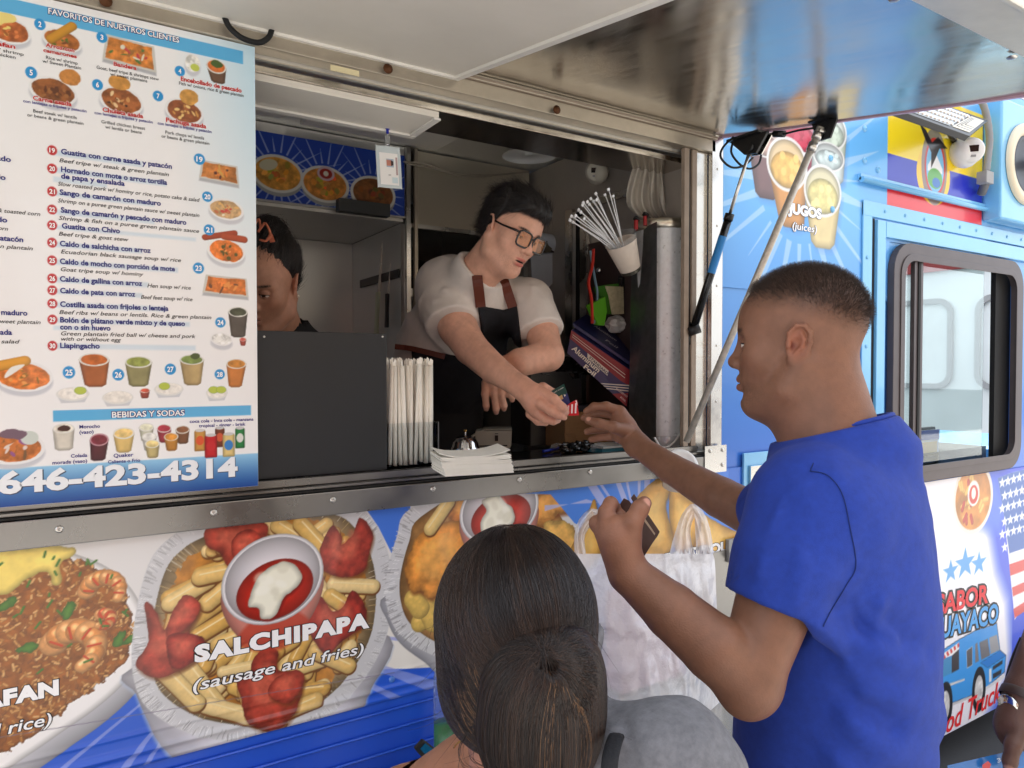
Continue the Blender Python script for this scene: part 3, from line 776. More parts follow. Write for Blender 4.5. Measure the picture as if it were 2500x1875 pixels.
m.box((-1.6, 0.05, 0.36), (XR, 1.94, 0.42), DARK)
m.build('shell', truck)
# sloping cab roof edge in light blue
m = MB()
pts = [atY(2300, 250, -0.004), atY(2430, 252, -0.004), atY(2500, 285, -0.004), atY(2560, 330, -0.004)]
m.prism([(3.99, 0.0, 0.36), (3.99, 0.0, 1.25), (3.99, 2.0, 1.25), (3.99, 2.0, 0.36)], (0.9, 0, -0.0), mat('cab nose paint', (120, 190, 235), 0.25, coat=0.5))
m.build('cab_nose', truck, bevel=0.06)
for cxw, cyw in ((-0.6, 0.2), (4.3, 0.2), (-0.6, 1.7), (4.3, 1.7)):
    wmb = MB(); wmb.lathe([(0.001, 0), (0.24, 0.0), (0.26, 0.03), (0.42, 0.03), (0.45, 0.07), (0.45, 0.2), (0.42, 0.24), (0.001, 0.24)], (cxw, cyw - 0.02, 0.45), (0, 1, 0), RUBBER, 40); wmb.build('wheel', truck)

# rivets, domed
m = MB()
for i in range(34):
    for (x, z) in ((0.62 + i * 0.2, 0.945), (-0.42 + i * 0.2, 0.85)):
        if 0.6 < x < 2.3: m.dome((x, -0.004, z), (0, -1, 0), 0.008, 0.005, BLUEPLAIN, 10)
for q in [(1455, 1270)]:
    x, z = Q(*q); m.dome((x, -0.004, z), (0, -1, 0), 0.011, 0.008, BLUEPLAIN, 12)
for q in [(900, 1070), (912, 1415), (1220, 1150), (1128, 870), (1128, 1085)]:
    x, z = z1(*q); m.dome((x, -0.004, z), (0, -1, 0), 0.012, 0.006, PAINTL, 10)
m.build('rivets', truck, kind='stuff')

# skirt fold below the picture band: long pressed ribs
m = MB()
for z in (0.875, 0.83, 0.78):
    m.tube([(-1.0, -0.002, z), (2.3, -0.002, z)], 0.003, mat('pressed rib', (40, 88, 204), 0.2, coat=0.5), 10)
m.build('skirt_rib', truck)

# --- sill, header and jambs round the serving window
SILL = mat('worn sill steel', (142, 140, 137), 0.3, 0.95, var=0.16, vscale=6, rvar=0.1, wave=(3, 0.004))
m = MB(); m.box((-1.2, -0.028, 1.339), (1.693, -0.0055, 1.389), SILL); sill = m.build('sill_band', truck, bevel=0.002)
for i, px in enumerate((145, 522, 813, 1057, 1268, 1441, 1596)):
    p = atY(px, 1183 - (px - 1400) * 0.108 - 26 + (0 if px > 1200 else 0), -0.029)
    r = MB(); r.lathe([(0.0065, 0), (0.0062, 0.0015), (0.0035, 0.0024), (0.0018, 0.0022), (0.0016, 0.0005), (0.0001, 0.0005)], p, (0, -1, 0), RIVET, 12); r.build('rivet', sill)
m = MB(); m.box((1.60, -0.031, 1.339), (1.693, -0.029, 1.42), ALU); m.build('corner_plate', sill)
for x, z in ((1.622, 1.405), (1.675, 1.405), (1.675, 1.36)):
    r = MB(); r.dome((x, -0.032, z), (0, -1, 0), 0.006, 0.003, RIVET, 10); r.build('screw', sill)
m = MB(); m.box((-1.2, -0.024, 1.3905), (1.66, 0.0, 1.394), DARK); m.box((-1.2, -0.014, 1.3945), (1.66, 0.022, 1.402), SILL); m.box((-1.2, -0.002, 1.4025), (1.60, 0.012, 1.42), SILL); m.box((-1.2, 0.024, 1.386), (1.66, 0.05, 1.410), STEEL)
m.build('sill_track', truck, bevel=0.0012)
m = MB(); m.box((-1.2, -0.012, 2.298), (1.66, 0.03, 2.334), ALUD); m.box((-1.2, -0.02, 2.3345), (1.66, 0.03, 2.344), GASK); m.box((-1.2, -0.012, 2.3445), (1.66, 0.03, 2.352), ALUD)
m.box((-1.2, 0.0305, 2.29), (1.66, 0.045, 2.42), STEELD)
hd = m.build('header_rail', truck, bevel=0.002)
for px, py in ((947, 168), (1359, 268), (258, 2)):
    r = MB(); p = atY(px, py, -0.022); r.lathe([(0.011, 0), (0.011, 0.002), (0.006, 0.004), (0.004, 0.008), (0.0001, 0.008)], p, (0, -1, 0), mat('rusty bolt', (92, 56, 30), 0.6, 0.5), 12); r.build('bolt', hd)
m = MB(); a = atY(807, 164, -0.0135); b = atY(877, 183, -0.0135)
m.box((a.x, -0.0135, a.z - 0.006), (b.x, -0.0122, a.z + 0.006), mat('old tape', (222, 210, 168), 0.7, var=0.1)); m.build('tape', hd)
m = MB(); m.box((1.542, 0.0, 1.40), (1.562, 0.014, 2.297), GASK); m.box((1.563, 0.004, 1.40), (1.572, 0.014, 2.297), RUBBER); m.box((1.574, 0.0, 1.40), (1.594, 0.014, 2.297), GASK)
m.box((1.596, 0.004, 1.40), (1.642, 0.06, 2.297), STEEL); m.box((1.644, -0.012, 1.395), (1.693, 0.003, 2.352), ALU)
jb = m.build('window_jamb', truck, bevel=0.0015)
for z in (1.55, 1.72, 1.9, 2.08, 2.25):
    r = MB(); r.dome((1.668, -0.0125, z), (0, -1, 0), 0.004, 0.002, RIVET, 8); r.build('screw', jb)

# --- hatch
def hp(x, y, off=0.0): return Vector((x, y, HZ(y) + off))
hatch_m = MB()
nx, ny = 40, 18
Vh = []; Fhh = []
for j in range(ny + 1):
    for i in range(nx + 1):
        x = -1.0 + 2.69 * i / nx; y = -0.005 - 0.915 * j / ny
        Vh.append(hp(x, y, 0.004 * math.sin(x * 5.0 + 1.5 * math.sin(y * 4)) * math.sin((y) / 0.92 * math.pi)))
for j in range(ny):
    for i in range(nx): Fhh.append((j * (nx + 1) + i, j * (nx + 1) + i + 1, (j + 1) * (nx + 1) + i + 1, (j + 1) * (nx + 1) + i))
hatch_m.add(Vh, Fhh, STEELH, True)
hatch = hatch_m.build('hatch', truck)
m = MB(); m.prism([hp(-1.0, 0.0, 0.012), hp(1.69, 0.0, 0.012), hp(1.69, -1.02, 0.012), hp(-1.0, -1.02, 0.012)], (0, 0, 0.035), WRP); m.build('outer_skin', hatch)
m = MB()
m.prism([hp(-1.0, -0.921, -0.012), hp(1.69, -0.921, -0.012), hp(1.69, -1.012, -0.016), hp(-1.0, -1.012, -0.016)], (0, 0, 0.025), ALUD)
m.prism([hp(-1.0, -1.014, -0.022), hp(1.69, -1.014, -0.022), hp(1.69, -1.024, -0.022), hp(-1.0, -1.024, -0.022)], (0, 0, 0.07), ALUD)
LIPM = mat('pale aluminium lip', (216, 208, 192), 0.38, 0.35, var=0.1, vscale=14, bump=0.1, bscale=120)
m.mats = [LIPM]; m.build('front_lip', hatch, bevel=0.003)
for x in (0.2, 0.6, 1.05, 1.42):
    r = MB(); r.dome(hp(x, -0.90, -0.005), (0, 0, -1), 0.009, 0.004, RIVET, 10); r.build('rivet', hatch)
m = MB(); m.prism([hp(1.687, -0.0, -0.006), hp(1.697, -0.0, -0.006), hp(1.697, -1.02, -0.006), hp(1.687, -1.02, -0.006)], (0, 0, 0.05), mat('edge trim', (206, 170, 190), 0.4, 0.3)); m.build('side_trim', hatch)
# hanging flange next to the hinge, at the jamb end
m = MB()
bx0, bx1, by0, by1 = -1.0, 0.785, -0.012, -0.90
m.prism([hp(bx0, by0, -0.022), hp(bx1, by0, -0.022), hp(bx1, by1, -0.022), hp(bx0, by1, -0.022)], (0, 0, 0.016), WHITEP)
bd = m.build('white_board', hatch, bevel=0.002)
m = MB()
for (P) in ([hp(bx0, by0 + .001, -0.028), hp(bx1 + .001, by0 + .001, -0.028), hp(bx1 - .012, by0 - .014, -0.028), hp(bx0, by0 - .014, -0.028)], [hp(bx1 + .002, by0 + .002, -0.0285), hp(bx1 + .002, by1, -0.0285), hp(bx1 - .014, by1, -0.0285), hp(bx1 - .014, by0 - .014, -0.0285)]):
    m.prism(P, (0, 0, 0.012), WHITEF)
m.build('board_rim', bd)
# loop of cable at the hatch corner
m = MB(); P = catmull([tuple(atY(*q, -0.03)) for q in [(548, 40), (560, 66), (590, 92), (630, 104), (655, 92), (664, 70), (668, 50)]], 5, False); m.tube(P, 0.0055, RUBBER, 10); m.build('cable_loop', truck)
# gas strut, brackets and the prop rod
m = MB(); a = atY(1694, 800, -0.005); b = atX(1838, 345, 1.665)
d = (b - a)
m.tube([a, a + d * 0.60], 0.0115, mat('black gloss metal', (14, 14, 15), 0.25, spec=0.6), 16); m.tube([a + d * 0.60, a + d * 1.0], 0.005, RIVET, 12)
m.tube([a + d * 0.30, a + d * 0.50], 0.0119, mat('blue label', (40, 130, 200), 0.4), 16, cap=False)
m.tube([a + d * 0.585, a + d * 0.62], 0.0135, BLACKP, 16)
gs = m.build('gas_strut', truck)
m = MB(); m.tube([a + Vector((-.012, .01, -.012)), a + Vector((.012, -.012, .0))], 0.015, BLACKP, 12); m.prism([a + Vector((-.02, .012, .02)), a + Vector((.02, .012, .01)), a + Vector((.012, .012, -.05)), a + Vector((-.008, .012, -.05))], (0, -.004, 0), BLACKP)
m.build('end_joint', gs)
m = MB(); m.box((b.x - .03, b.y - .04, b.z + 0.012), (b.x + .02, b.y + .07, b.z + 0.018), BLACKP)
m.prism([b + Vector((-.012, -.06, .012)), b + Vector((-.012, .07, .012)), b + Vector((-.012, .02, -.035)), b + Vector((-.012, -.02, -.04))], (.008, 0, 0), BLACKP)
m.prism([b + Vector((.012, -.06, .012)), b + Vector((.012, .07, .012)), b + Vector((.012, .02, -.035)), b + Vector((.012, -.02, -.04))], (.004, 0, 0), STEEL)
m.tube([b + Vector((-.02, 0, -.018)), b + Vector((.022, 0, -.018))], 0.013, BLACKP, 16)
m.build('strut_bracket', truck)
m = MB(); a = atY(1676, 1078, -0.03); b = atX(2004, 310, 1.655); d = b - a
m.tube([a, b], 0.0095, mat('worn white tube', (206, 200, 188), 0.4, 0.4, var=0.2, vscale=60), 16); m.tube([a + d * 0.93, a + d * 0.955], 0.0125, RIVET, 14); m.tube([a + d * 0.965, a + d * 0.985], 0.0125, RIVET, 14)
m.build('prop_rod', truck)
m = MB(); m.prism([b + Vector((.012, -.04, .02)), b + Vector((.012, .035, .02)), b + Vector((.012, .02, -.03)), b + Vector((.012, -.018, -.03))], (.006, 0, 0), BLACKP)
m.box((b.x - .012, b.y - .045, b.z + 0.016), (b.x + .018, b.y + .03, b.z + 0.021), BLACKP); m.tube([b + Vector((-.01, .0, -.01)), b + Vector((.03, 0, -.01))], 0.006, RIVET, 10)
m.build('rod_bracket', truck)
m = MB(); P = [atX(x, y, 1.67) for x, y in [(1890, 327), (1915, 327)]]; m.tube(P, 0.009, BLACKP, 12); m.tube([atX(1915, 327, 1.67), atX(1950, 318, 1.67), atX(1990, 312, 1.67)], 0.003, BLACKP, 8); m.build('cable', truck)
m = MB()
for pts in ([(1790, 335), (1765, 360), (1760, 385), (1785, 408), (1815, 405), (1838, 385)], [(1795, 335), (1785, 370), (1805, 400), (1830, 412), (1852, 400), (1858, 375), (1852, 350)]):
    m.tube(catmull([tuple(atY(*q, -0.10)) for q in pts], 5, False), 0.0032, RUBBER, 8)
m.build('cable', truck)

# --- inner flap with white board
m = MB(); m.box((-1.1, 0.047, 2.268), (1.62, 0.20, 2.284), STEELH); fp = m.build('inner_flap', truck, bevel=0.002)
m = MB(); m.box((-1.1, 0.048, 2.252), (0.768, 0.204, 2.2675), WHITEP); ib = m.build('white_board', fp, bevel=0.002)
m = MB(); m.box((-1.1, 0.190, 2.246), (0.772, 0.208, 2.2515), WHITEF); m.box((0.755, 0.048, 2.2465), (0.772, 0.189, 2.2515), WHITEF); m.build('board_rim', ib)

# --- interior room
m = MB(); m.box((-1.58, 0.05, 2.455), (1.69, 1.94, 2.48), STEELD); m.build('ceiling_panel', truck)
m = MB(); m.box((-1.58, 1.435, 0.45), (1.044, 1.455, 2.18), STEELD)
m.box((-1.58, 0.9, 2.182), (1.044, 1.455, 2.194), STEELD)
m.build('alcove_wall', truck)
m = MB(); m.box((1.044, 0.92, 0.45), (1.062, 1.434, 2.18), STEELD); m.build('alcove_side', truck)
m = MB(); m.box((-1.58, 0.90, 2.196), (1.068, 0.93, 2.452), STEELD); m.build('hood_front', truck)
m = MB(); m.box((-1.58, 1.436 + .02, 2.196), (1.07, 1.9, 2.45), DARK); m.box((1.07, 1.7, 0.45), (1.64, 1.72, 2.45), mat('dark back', (150, 147, 140), 0.45, 0.4, var=0.15)); m.build('back_wall', truck)
for (x0, x1, mm) in ((1.050, 1.066, ALU), (1.082, 1.094, ALUD)):
    m = MB(); m.box((x0, 0.88, 0.45), (x1, 0.898, 2.45), mm); m.build('wall_trim', truck)
m = MB(); m.box((1.10, 0.91, 2.17), (1.60, 0.93, 2.45), mat('creased steel', (206, 198, 180), 0.32, 0.8, wave=(1.2, 0.10))); m.box((1.06, 0.895, 2.165), (1.60, 0.909, 2.18), ALU); m.build('upper_panel', truck)
m = MB(); m.box((1.07, 0.95, 1.92), (1.60, 1.4, 1.95), STEELD); m.box((1.07, 0.949, 1.99), (1.60, 1.4, 2.0), DARK); m.build('shelf', truck)
# overhead white panels and round vent on the ceiling
for pts in ([(733, 304), (771, 272), (1135, 330), (1066, 366)], [(620, 215), (712, 260), (690, 290), (620, 280)]):
    m = MB(); P = [atZ(x, y, 2.44) for x, y in pts]; m.prism(P, (0, 0, 0.012), WHITEP); m.build('ceiling_board', truck)
c = atZ(1292, 372, 2.445); m = MB(); m.lathe([(0.001, 0), (0.015, 0), (0.018, 0.006), (0.085, 0.006), (0.09, 0.0), (0.10, -0.004)], (c.x, c.y, 2.435), (0, 0, 1), WHITEPL, 32); m.build('round_vent', truck)
m = MB()
for q in ([(985, 395), (1040, 400), (1100, 420), (1180, 428), (1290, 420)], [(995, 400), (1060, 412), (1130, 430), (1200, 430)]):
    m.tube(catmull([tuple(atY(*p, 0.88)) for p in q], 4, False), 0.0035, ALUD, 8)
m.build('wire', truck)
# right partition with opening to the cab
m = MB(); m.box((1.62, 0.06, 0.45), (1.64, 0.95, 2.45), mat('partition', (172, 164, 156), 0.4, 0.5, var=0.15, vscale=3)); m.box((1.60, 0.95, 0.45), (1.62, 1.7, 2.45), STEELD)
m.build('partition', truck)
for (pa, pb, mm, zt) in ((1386, 1402, ALU, 516), (1412, 1420, DARK, 520), (1422, 1438, ALU, 530), (1404, 1412, STEELD, 520)):
    a = atX(pa, zt, 1.612); b = atX(pb, zt, 1.612); m = MB(); m.box((1.60, min(a.y, b.y), 1.0), (1.615, max(a.y, b.y), a.z), mm); m.build('door_post', truck)
m = MB(); a = atX(1440, 500, 1.61); b = atX(1545, 470, 1.61); m.box((1.60, b.y, a.z - .012), (1.612, a.y, a.z + .012), ALU); m.build('door_head', truck)
m = MB(); m.box((1.607, 0.08, 1.45), (1.617, 0.54, 2.10), mat('dark brown panel', (64, 50, 48), 0.35)); m.build('door_panel', truck)
# black counter
m = MB(); m.box((-1.1, 0.052, 1.36), (1.61, 0.36, 1.392), mat('black counter', (24, 24, 26), 0.18, var=0.1, vscale=60)); m.build('counter', truck, bevel=0.002)
# backsplash boxes right of server
# printed picture strip on the hood
E = Canvas(0.45, 1.045, 2.20, 2.418, 0.0022); A = E
E.C[:] = np.array((26., 62, 160))
zh = lambda x, y: (lambda p: (p.x, p.z))(atY(600 + x * 0.28933, 300 + y * 0.28933, 0.89))
for cq, R in (((270, 430), 1), ((670, 520), 1), ((1075, 600), 1)):
    c = zh(*cq)
    for k in range(22):
        an = k * 0.2856; r1 = 0.12 + 0.05 * ((k * 5) % 3)
        p = lambda r, s: (c[0] + r * math.cos(an) - s * math.sin(an), c[1] + r * math.sin(an) + s * math.cos(an))
        E.poly([p(0.07, -0.003), p(r1, -0.0004), p(r1, 0.0004), p(0.07, 0.003)], (170, 180, 215), a=0.8)
for cq, col, sd in (((270, 430), (202, 142, 58), 3), ((670, 520), (196, 128, 54), 8), ((1075, 600), (122, 76, 38), 12)):
    c = zh(*cq)
    E.poly(E.ell((c[0], c[1] - 0.012), 0.082, 0.062, -0.05), (150, 152, 150)); E.poly(E.ell(c, 0.084, 0.062, -0.05), (206, 206, 200)); E.poly(E.ell(c, 0.074, 0.053, -0.05), col, var=0.35, vs=70, seed=sd)
    for i in range(18):
        t = rr.uniform(0, 6.28); q = rr.uniform(0, .8)
        E.poly(E.ell((c[0] + .07 * q * math.cos(t), c[1] + .05 * q * math.sin(t)), 0.012, 0.008, rr.uniform(0, 3), 8), tuple(int(v * rr.uniform(0.7, 1.3)) for v in col), rough=0.006)
c = zh(270, 430); E.poly(E.ell((c[0] - .03, c[1] + .025), 0.03, 0.018, .3), (196, 190, 160))
c = zh(675, 430); E.poly(E.ell(c, 0.03, 0.024), (196, 170, 180)); E.poly(E.ell(c, 0.022, 0.017), (150, 40, 30)); E.poly(E.ell(c, 0.009, 0.009), (220, 214, 200))
E.build('picture_strip', 0.888, mat('dim print', attr=True, rough=0.35), truck)
a = atY(826, 484, 0.86); b = atY(950, 530, 0.86); m = MB(); m.box((a.x, 0.85, b.z), (b.x, 0.886, a.z), mat('dark tray', (60, 62, 62), 0.5)); m.build('bracket_box', truck)

# --- right side trims: rain rail, cab door seams, window
m = MB(); a = atY(2092, 440, 0); m.tube([(a.x, -0.018, a.z - .0), (XR, -0.018, a.z - .0)], 0.011, PAINTL, 10); m.box((a.x, -0.016, a.z), (XR, -0.003, a.z + 0.022), PAINTL); m.build('rain_rail', truck)
dz0, dzt = 0.30, 2.20
m = MB()
m.box((2.425, -0.010, dz0), (2.482, -0.0035, dzt + 0.05), PAINTL); m.box((2.425, -0.0105, dzt - .0), (XR, -0.0035, dzt + 0.055), PAINTL)
df = m.build('door_frame_trim', truck, bevel=0.002)
m = MB()
for i in range(11): m.dome((2.45, -0.011, 0.45 + i * 0.16), (0, -1, 0), 0.007, 0.004, PAINTL, 8)
for i in range(11): m.dome((2.56 + i * 0.135, -0.011, dzt + 0.028), (0, -1, 0), 0.007, 0.004, PAINTL, 8)
m.build('rivets', truck, kind='stuff')
m = MB(); m.box((2.486, -0.006, dz0), (2.502, -0.0035, dzt - .004), RUBBER); m.build('door_gap', truck)
m = MB(); m.box((2.506, -0.016, WZ0 - 0.02), (2.56, -0.0035, dzt - 0.008), PAINTL); m.box((2.562, -0.016, WZ1 + .012), (3.74, -0.0035, dzt - 0.008), PAINTL); m.build('door_skin', truck, bevel=0.002)
# rounded window frame
def rrect(x0, x1, z0, z1, r, n=6):
    P = []
    for cx_, cz_, a0 in ((x1 - r, z1 - r, 0), (x0 + r, z1 - r, 90), (x0 + r, z0 + r, 180), (x1 - r, z0 + r, 270)):
        for k in range(n + 1):
            t = math.radians(a0 + 90 * k / n); P.append((cx_ + r * math.cos(t), cz_ + r * math.sin(t)))
    return P
def ring(m, outer, inner_, y0, y1, mm, ym=None):
    n = len(outer); V = [(x, y0, z) for x, z in outer] + [(x, y0, z) for x, z in inner_] + [(x, y1, z) for x, z in outer] + [(x, y1, z) for x, z in inner_]
    F = []
    for i in range(n):
        j = (i + 1) % n
        F += [(i, j, n + j, n + i), (2 * n + i, 3 * n + i, 3 * n + j, 2 * n + j), (i, 2 * n + i, 2 * n + j, j), (n + i, n + j, 3 * n + j, 3 * n + i)]
    m.add(V, F, mm)
WF = mat('dark window frame', (92, 84, 84), 0.4, 0.3, var=0.08, vscale=20)
m = MB(); ring(m, rrect(WX0 - .012, WX1, WZ0, WZ1, .11), rrect(WX0 + .05, WX1 - .06, WZ0 + .055, WZ1 - .055, .07), -0.03, -0.004, WF); ring(m, rrect(WX0 + .03, WX1 - .045, WZ0 + .04, WZ1 - .04, .08), rrect(WX0 + .058, WX1 - .07, WZ0 + .065, WZ1 - .065, .065), -0.034, -0.031, WF)
wf = m.build('cab_window_frame', truck, bevel=0.003)
m = MB(); x = atY(2236, 800, -.01).x; m.box((x - .03, -0.02, WZ0 + .05), (x + .03, -0.002, WZ1 - .05), WF); m.box((x - .008, -0.024, WZ0 + .05), (x + .008, -0.0205, WZ1 - .05), RUBBER); m.build('mullion', wf)
x2 = atY(2412, 800, 0.03).x
m = MB(); m.box((x2 + .02, 0.01, WZ0 + .03), (WX1 - .03, 0.03, WZ1 - .03), RUBBER); m.build('dark_seal', wf)
GL = mat('window glass', (226, 240, 238), 0.02, trans=1.0, ior=1.5, spec=0.6)
m = MB(); m.box((WX0 + .04, -0.006, WZ0 + .04), (x2 - .12, -0.003, WZ1 - .04), GL); m.build('pane', wf)
# cab interior seen through it: bright far window, dash, sheets
m = MB(); m.box((2.5, 1.90, 1.22), (XR, 1.945, 1.27), mat('pale cab wall', (206, 216, 212), 0.6, var=0.1, vscale=5)); m.box((3.0, 1.90, 1.275), (3.06, 1.945, 2.3), mat('pale cab wall')); m.build('cab_far_wall', truck)
m = MB(); m.box((2.2, 0.2, 1.0), (2.22, 1.8, 2.4), mat('cab bulkhead', (170, 180, 178), 0.6)); m.box((2.5, 0.25, 1.18), (XR - .05, 0.7, 1.26), mat('grey dash', (52, 54, 56), 0.5)); m.box((2.5, 0.5, 1.26), (XR - .05, 0.52, 1.34), DARK); m.build('dashboard', truck)
m = MB(); m.box((2.5, 0.06, 2.40), (XR - .04, 1.8, 2.42), mat('cab roof lining', (176, 150, 150), 0.7)); m.build('cab_ceiling', truck)

m = MB(); zv = 2.02; P = [(2.55, 1.80, 2.24), (2.55, 1.80, zv)]
for i in range(10):
    for t in (0.25, 0.5, 0.75, 1.0): P.append((2.55 + (i + t) * .14, 1.80, zv - .05 * math.sin(math.pi * t)))
P.append((3.95, 1.80, 2.24)); m.prism(P, (0, .01, 0), mat('faded green cloth', (170, 182, 140), .8, alpha=.5)); m.build('valance', truck)
m = MB(); a = atY(2242, 1052, .25); b = atY(2290, 1140, .25); m.box((a.x, .25, b.z), (b.x, .254, a.z), mat('paper sheet', (226, 226, 222), .7)); m.box((a.x, .247, a.z - .045), (b.x, .2495, a.z), mat('blue header', (40, 70, 160), .5)); m.box((a.x + .01, .247, a.z - .105), (b.x - .02, .2495, a.z - .055), mat('orange patch', (230, 190, 120), .5))
for i in range(6): m.box((a.x + .03, .247, a.z - .13 - i * .022), (b.x - .03, .2495, a.z - .124 - i * .022), mat('ink 60 60 60', (60, 60, 60), .5))
m.build('price_sheet', truck)
m = MB(); m.tube([(3.02 + .19 * math.cos(t), .75 + .05 * math.cos(t), 1.42 + .19 * math.sin(t)) for t in np.linspace(0, 2 * math.pi, 33)], .014, RUBBER, 8, cap=False); m.build('steering_wheel', truck)
m = MB(); m.box((2.55, .62, .9), (2.95, 1.0, 1.30), mat('pale seat', (200, 204, 200), .7)); m.box((2.55, .62, 1.305), (2.62, 1.0, 1.85), mat('pale seat')); m.build('seat', truck, bevel=.03)
m = MB(); m.box((2.25, 1.2, .45), (2.6, 1.7, 1.7), mat('pale cab wall')); m.build('cab_locker', truck, bevel=.01)

# white box truck parked ahead, seen through the cab
bt_ = empty('box_truck', (9.5, 2.1, 0), 'white box truck parked ahead, seen through the cab window', 'truck')
BW = mat('white truck paint', (214, 218, 216), .4, var=.08, vscale=2)
m = MB(); m.box((7.4, .6, .55), (12.4, 3.4, 3.1), BW); m.build('body', bt_, bevel=.04)
for y_ in (.95, 2.1): m = MB(); ring(m, rrect(y_, y_ + .95, 1.45, 2.35, .15), rrect(y_ + .05, y_ + .9, 1.5, 2.3, .11), 0, .02, GREYP); m.v = [(7.39 - y, x, z) for x, y, z in m.v]; m.build('door_seal', bt_)
m = MB(); m.box((7.36, .7, 2.62), (7.39, 3.3, 2.74), mat('red awning bar', (150, 44, 44), .5)); m.box((7.35, .62, .9), (7.39, 3.38, .98), GREYP); m.build('bar', bt_)
m = MB(); m.box((7.30, 1.30, 1.9), (7.385, 1.42, 2.06), mat('amber lamp', (220, 140, 60), .3)); m.build('lamp', bt_)
for x_, y_ in ((8.3, .62), (11.4, .62), (8.3, 3.2), (11.4, 3.2)): m = MB(); m.lathe([(.001, 0), (.25, 0), (.42, .03), (.45, .08), (.45, .2), (.001, .2)], (x_, y_, .455), (0, 1, 0), RUBBER, 24); m.build('wheel', bt_)

# pots and tins on the kitchen shelf behind the server
for k_, (x_, r_, h_, c_) in enumerate(((1.14, .045, .11, (60, 58, 56)), (1.25, .06, .09, (150, 148, 144)), (1.38, .05, .14, (88, 70, 54)), (1.50, .055, .10, (120, 120, 120)))):
    m = MB(); m.lathe([(.001, 0), (r_ * .94, 0), (r_, .008), (r_, h_), (r_ * .93, h_), (r_ * .93, .02)], (x_, 1.02, 1.952), (0, 0, 1), mat('pot %d' % k_, c_, .35, .6), 24)
    m.build('cooking_pot', label=('small black pot on the shelf left of the server\'s head', 'wide steel pot on the shelf behind the server\'s hair', 'tall brown tin on the shelf behind the server', 'grey pot at the right end of the shelf behind the server')[k_], cat='pot', group='pots on the kitchen shelf')
m = MB(); m.box((1.10, 1.3, .46), (1.58, 1.68, 1.5), mat('dark cabinet', (70, 68, 66), .4, .4)); m.box((1.12, 1.29, 1.1), (1.56, 1.298, 1.46), STEELD); m.build('cabinet', truck, bevel=.004)
# ------------------------------------------------------------------ menu board in the left of the window
menu = empty('menu_board', (0.08, -0.006, 1.411), 'white menu board of numbered dishes with blue phone number band, left of the window', 'menu board')
m = MB(); m.box((-0.85, -0.004, 1.411), (0.331, 0.008, 2.297), mat('board core', (232, 236, 240), 0.4)); m.build('panel', menu, bevel=0.001)
M = Canvas(-0.165, 0.3305, 1.4115, 2.2965, 0.0013)
tX = np.clip((M.X - 0.18) / 0.15, 0, 1)[..., None]; tZ = np.clip((M.Z - 1.75) / 0.5, 0, 1)[..., None]
M.C[:] = np.array((243., 243, 243)) * (1 - tX * tZ) + np.array((196., 226, 240)) * tX * tZ
MY = -0.0042
mq = lambda k: (lambda x, y: (lambda p: (p.x, p.z))(atY(x * 0.28933, k * 400 + y * 0.28933, MY)))
ma, mb, mc = mq(0), mq(1), mq(2)
zt = atY(30, 20, MY).z
# bands
M.poly([(-0.3, 2.283), (-0.3, 2.257), (0.308, 2.257), (0.308, 2.283)], (92, 178, 226))
zb1 = mc(500, 697)[1]; zb0 = mc(500, 792)[1]; xb0 = mc(447, 750)[0]; xb1 = mc(2118, 700)[0]
M.poly([(xb0, zb0), (xb1, zb0), (xb1, zb1), (xb0, zb1)], (92, 178, 226))
zg = mc(1500, 1100)[1]
M.poly([(-0.3, 1.40), (0.34, 1.40), (0.34, zg), (-0.3, zg)], (22, 72, 150), grad=((150, 205, 238), 1.412, zg))
for y0, y1, k, xr in ((1262, 1310, ma, 1200), (1408, 1455, ma, 1400), (105, 150, mb, 900), (228, 268, mb, 1300), (380, 425, mb, 1300), (515, 548, mb, 1650), (655, 700, mb, 1200), (805, 850, mb, 1500), (955, 1000, mb, 1250), (1055, 1095, mb, 1200), (1165, 1210, mb, 1400), (1300, 1340, mb, 1600), (1365, 1400, mb, 800), (1515, 1560, mb, 1650)):
    (xa, za), (xb_, zb_) = k(450, y0), k(450, y1); xe = k(xr, y0)[0]
    M.poly([(xa, zb_), (xe, zb_), (xe, za), (xa, za)], (214, 228, 238), soft=0.004)
def dish(c, rx, rz, col, seed, tray=False, white=True, extra=(), ang=-0.1):
    if tray:
        P = [(c[0] - rx, c[1] - rz * .75), (c[0] - rx * .85, c[1] + rz), (c[0] + rx * .92, c[1] + rz * .85), (c[0] + rx, c[1] - rz)]
        M.poly([(x, z - 0.006) for x, z in P], (178, 180, 184), soft=0.003); M.poly(P, (206, 204, 196)); q = [(c[0] + (x - c[0]) * .9, c[1] + (z - c[1]) * .84) for x, z in P]
    else:
        M.poly(M.ell((c[0], c[1] - 0.008), rx, rz, ang), (204, 206, 212), soft=0.004); M.poly(M.ell(c, rx, rz, ang), (236, 236, 236)); q = M.ell(c, rx * .88, rz * .84, ang)
    M.poly(q, col, var=0.35, vs=110, seed=seed, rough=0.004)
    for i in range(16):
        t = rr.uniform(0, 6.28); s_ = rr.uniform(0, .7)
        cc = rr.choice(list(extra) or [tuple(int(v * f) for v in col) for f in (0.6, 0.8, 1.2)])
        M.poly(M.ell((c[0] + rx * s_ * math.cos(t), c[1] + rz * s_ * .85 * math.sin(t)), rr.uniform(.06, .2) * rx, rr.uniform(.05, .16) * rz, rr.uniform(0, 3), 8), cc, rough=0.003)
dish(ma(525, 340), .030, .020, (170, 100, 44), 3, extra=[(190, 110, 50), (90, 110, 40), (216, 130, 70), (120, 70, 34)]); M.cap(ma(430, 330), ma(610, 220), .0075, (206, 146, 46), .3)
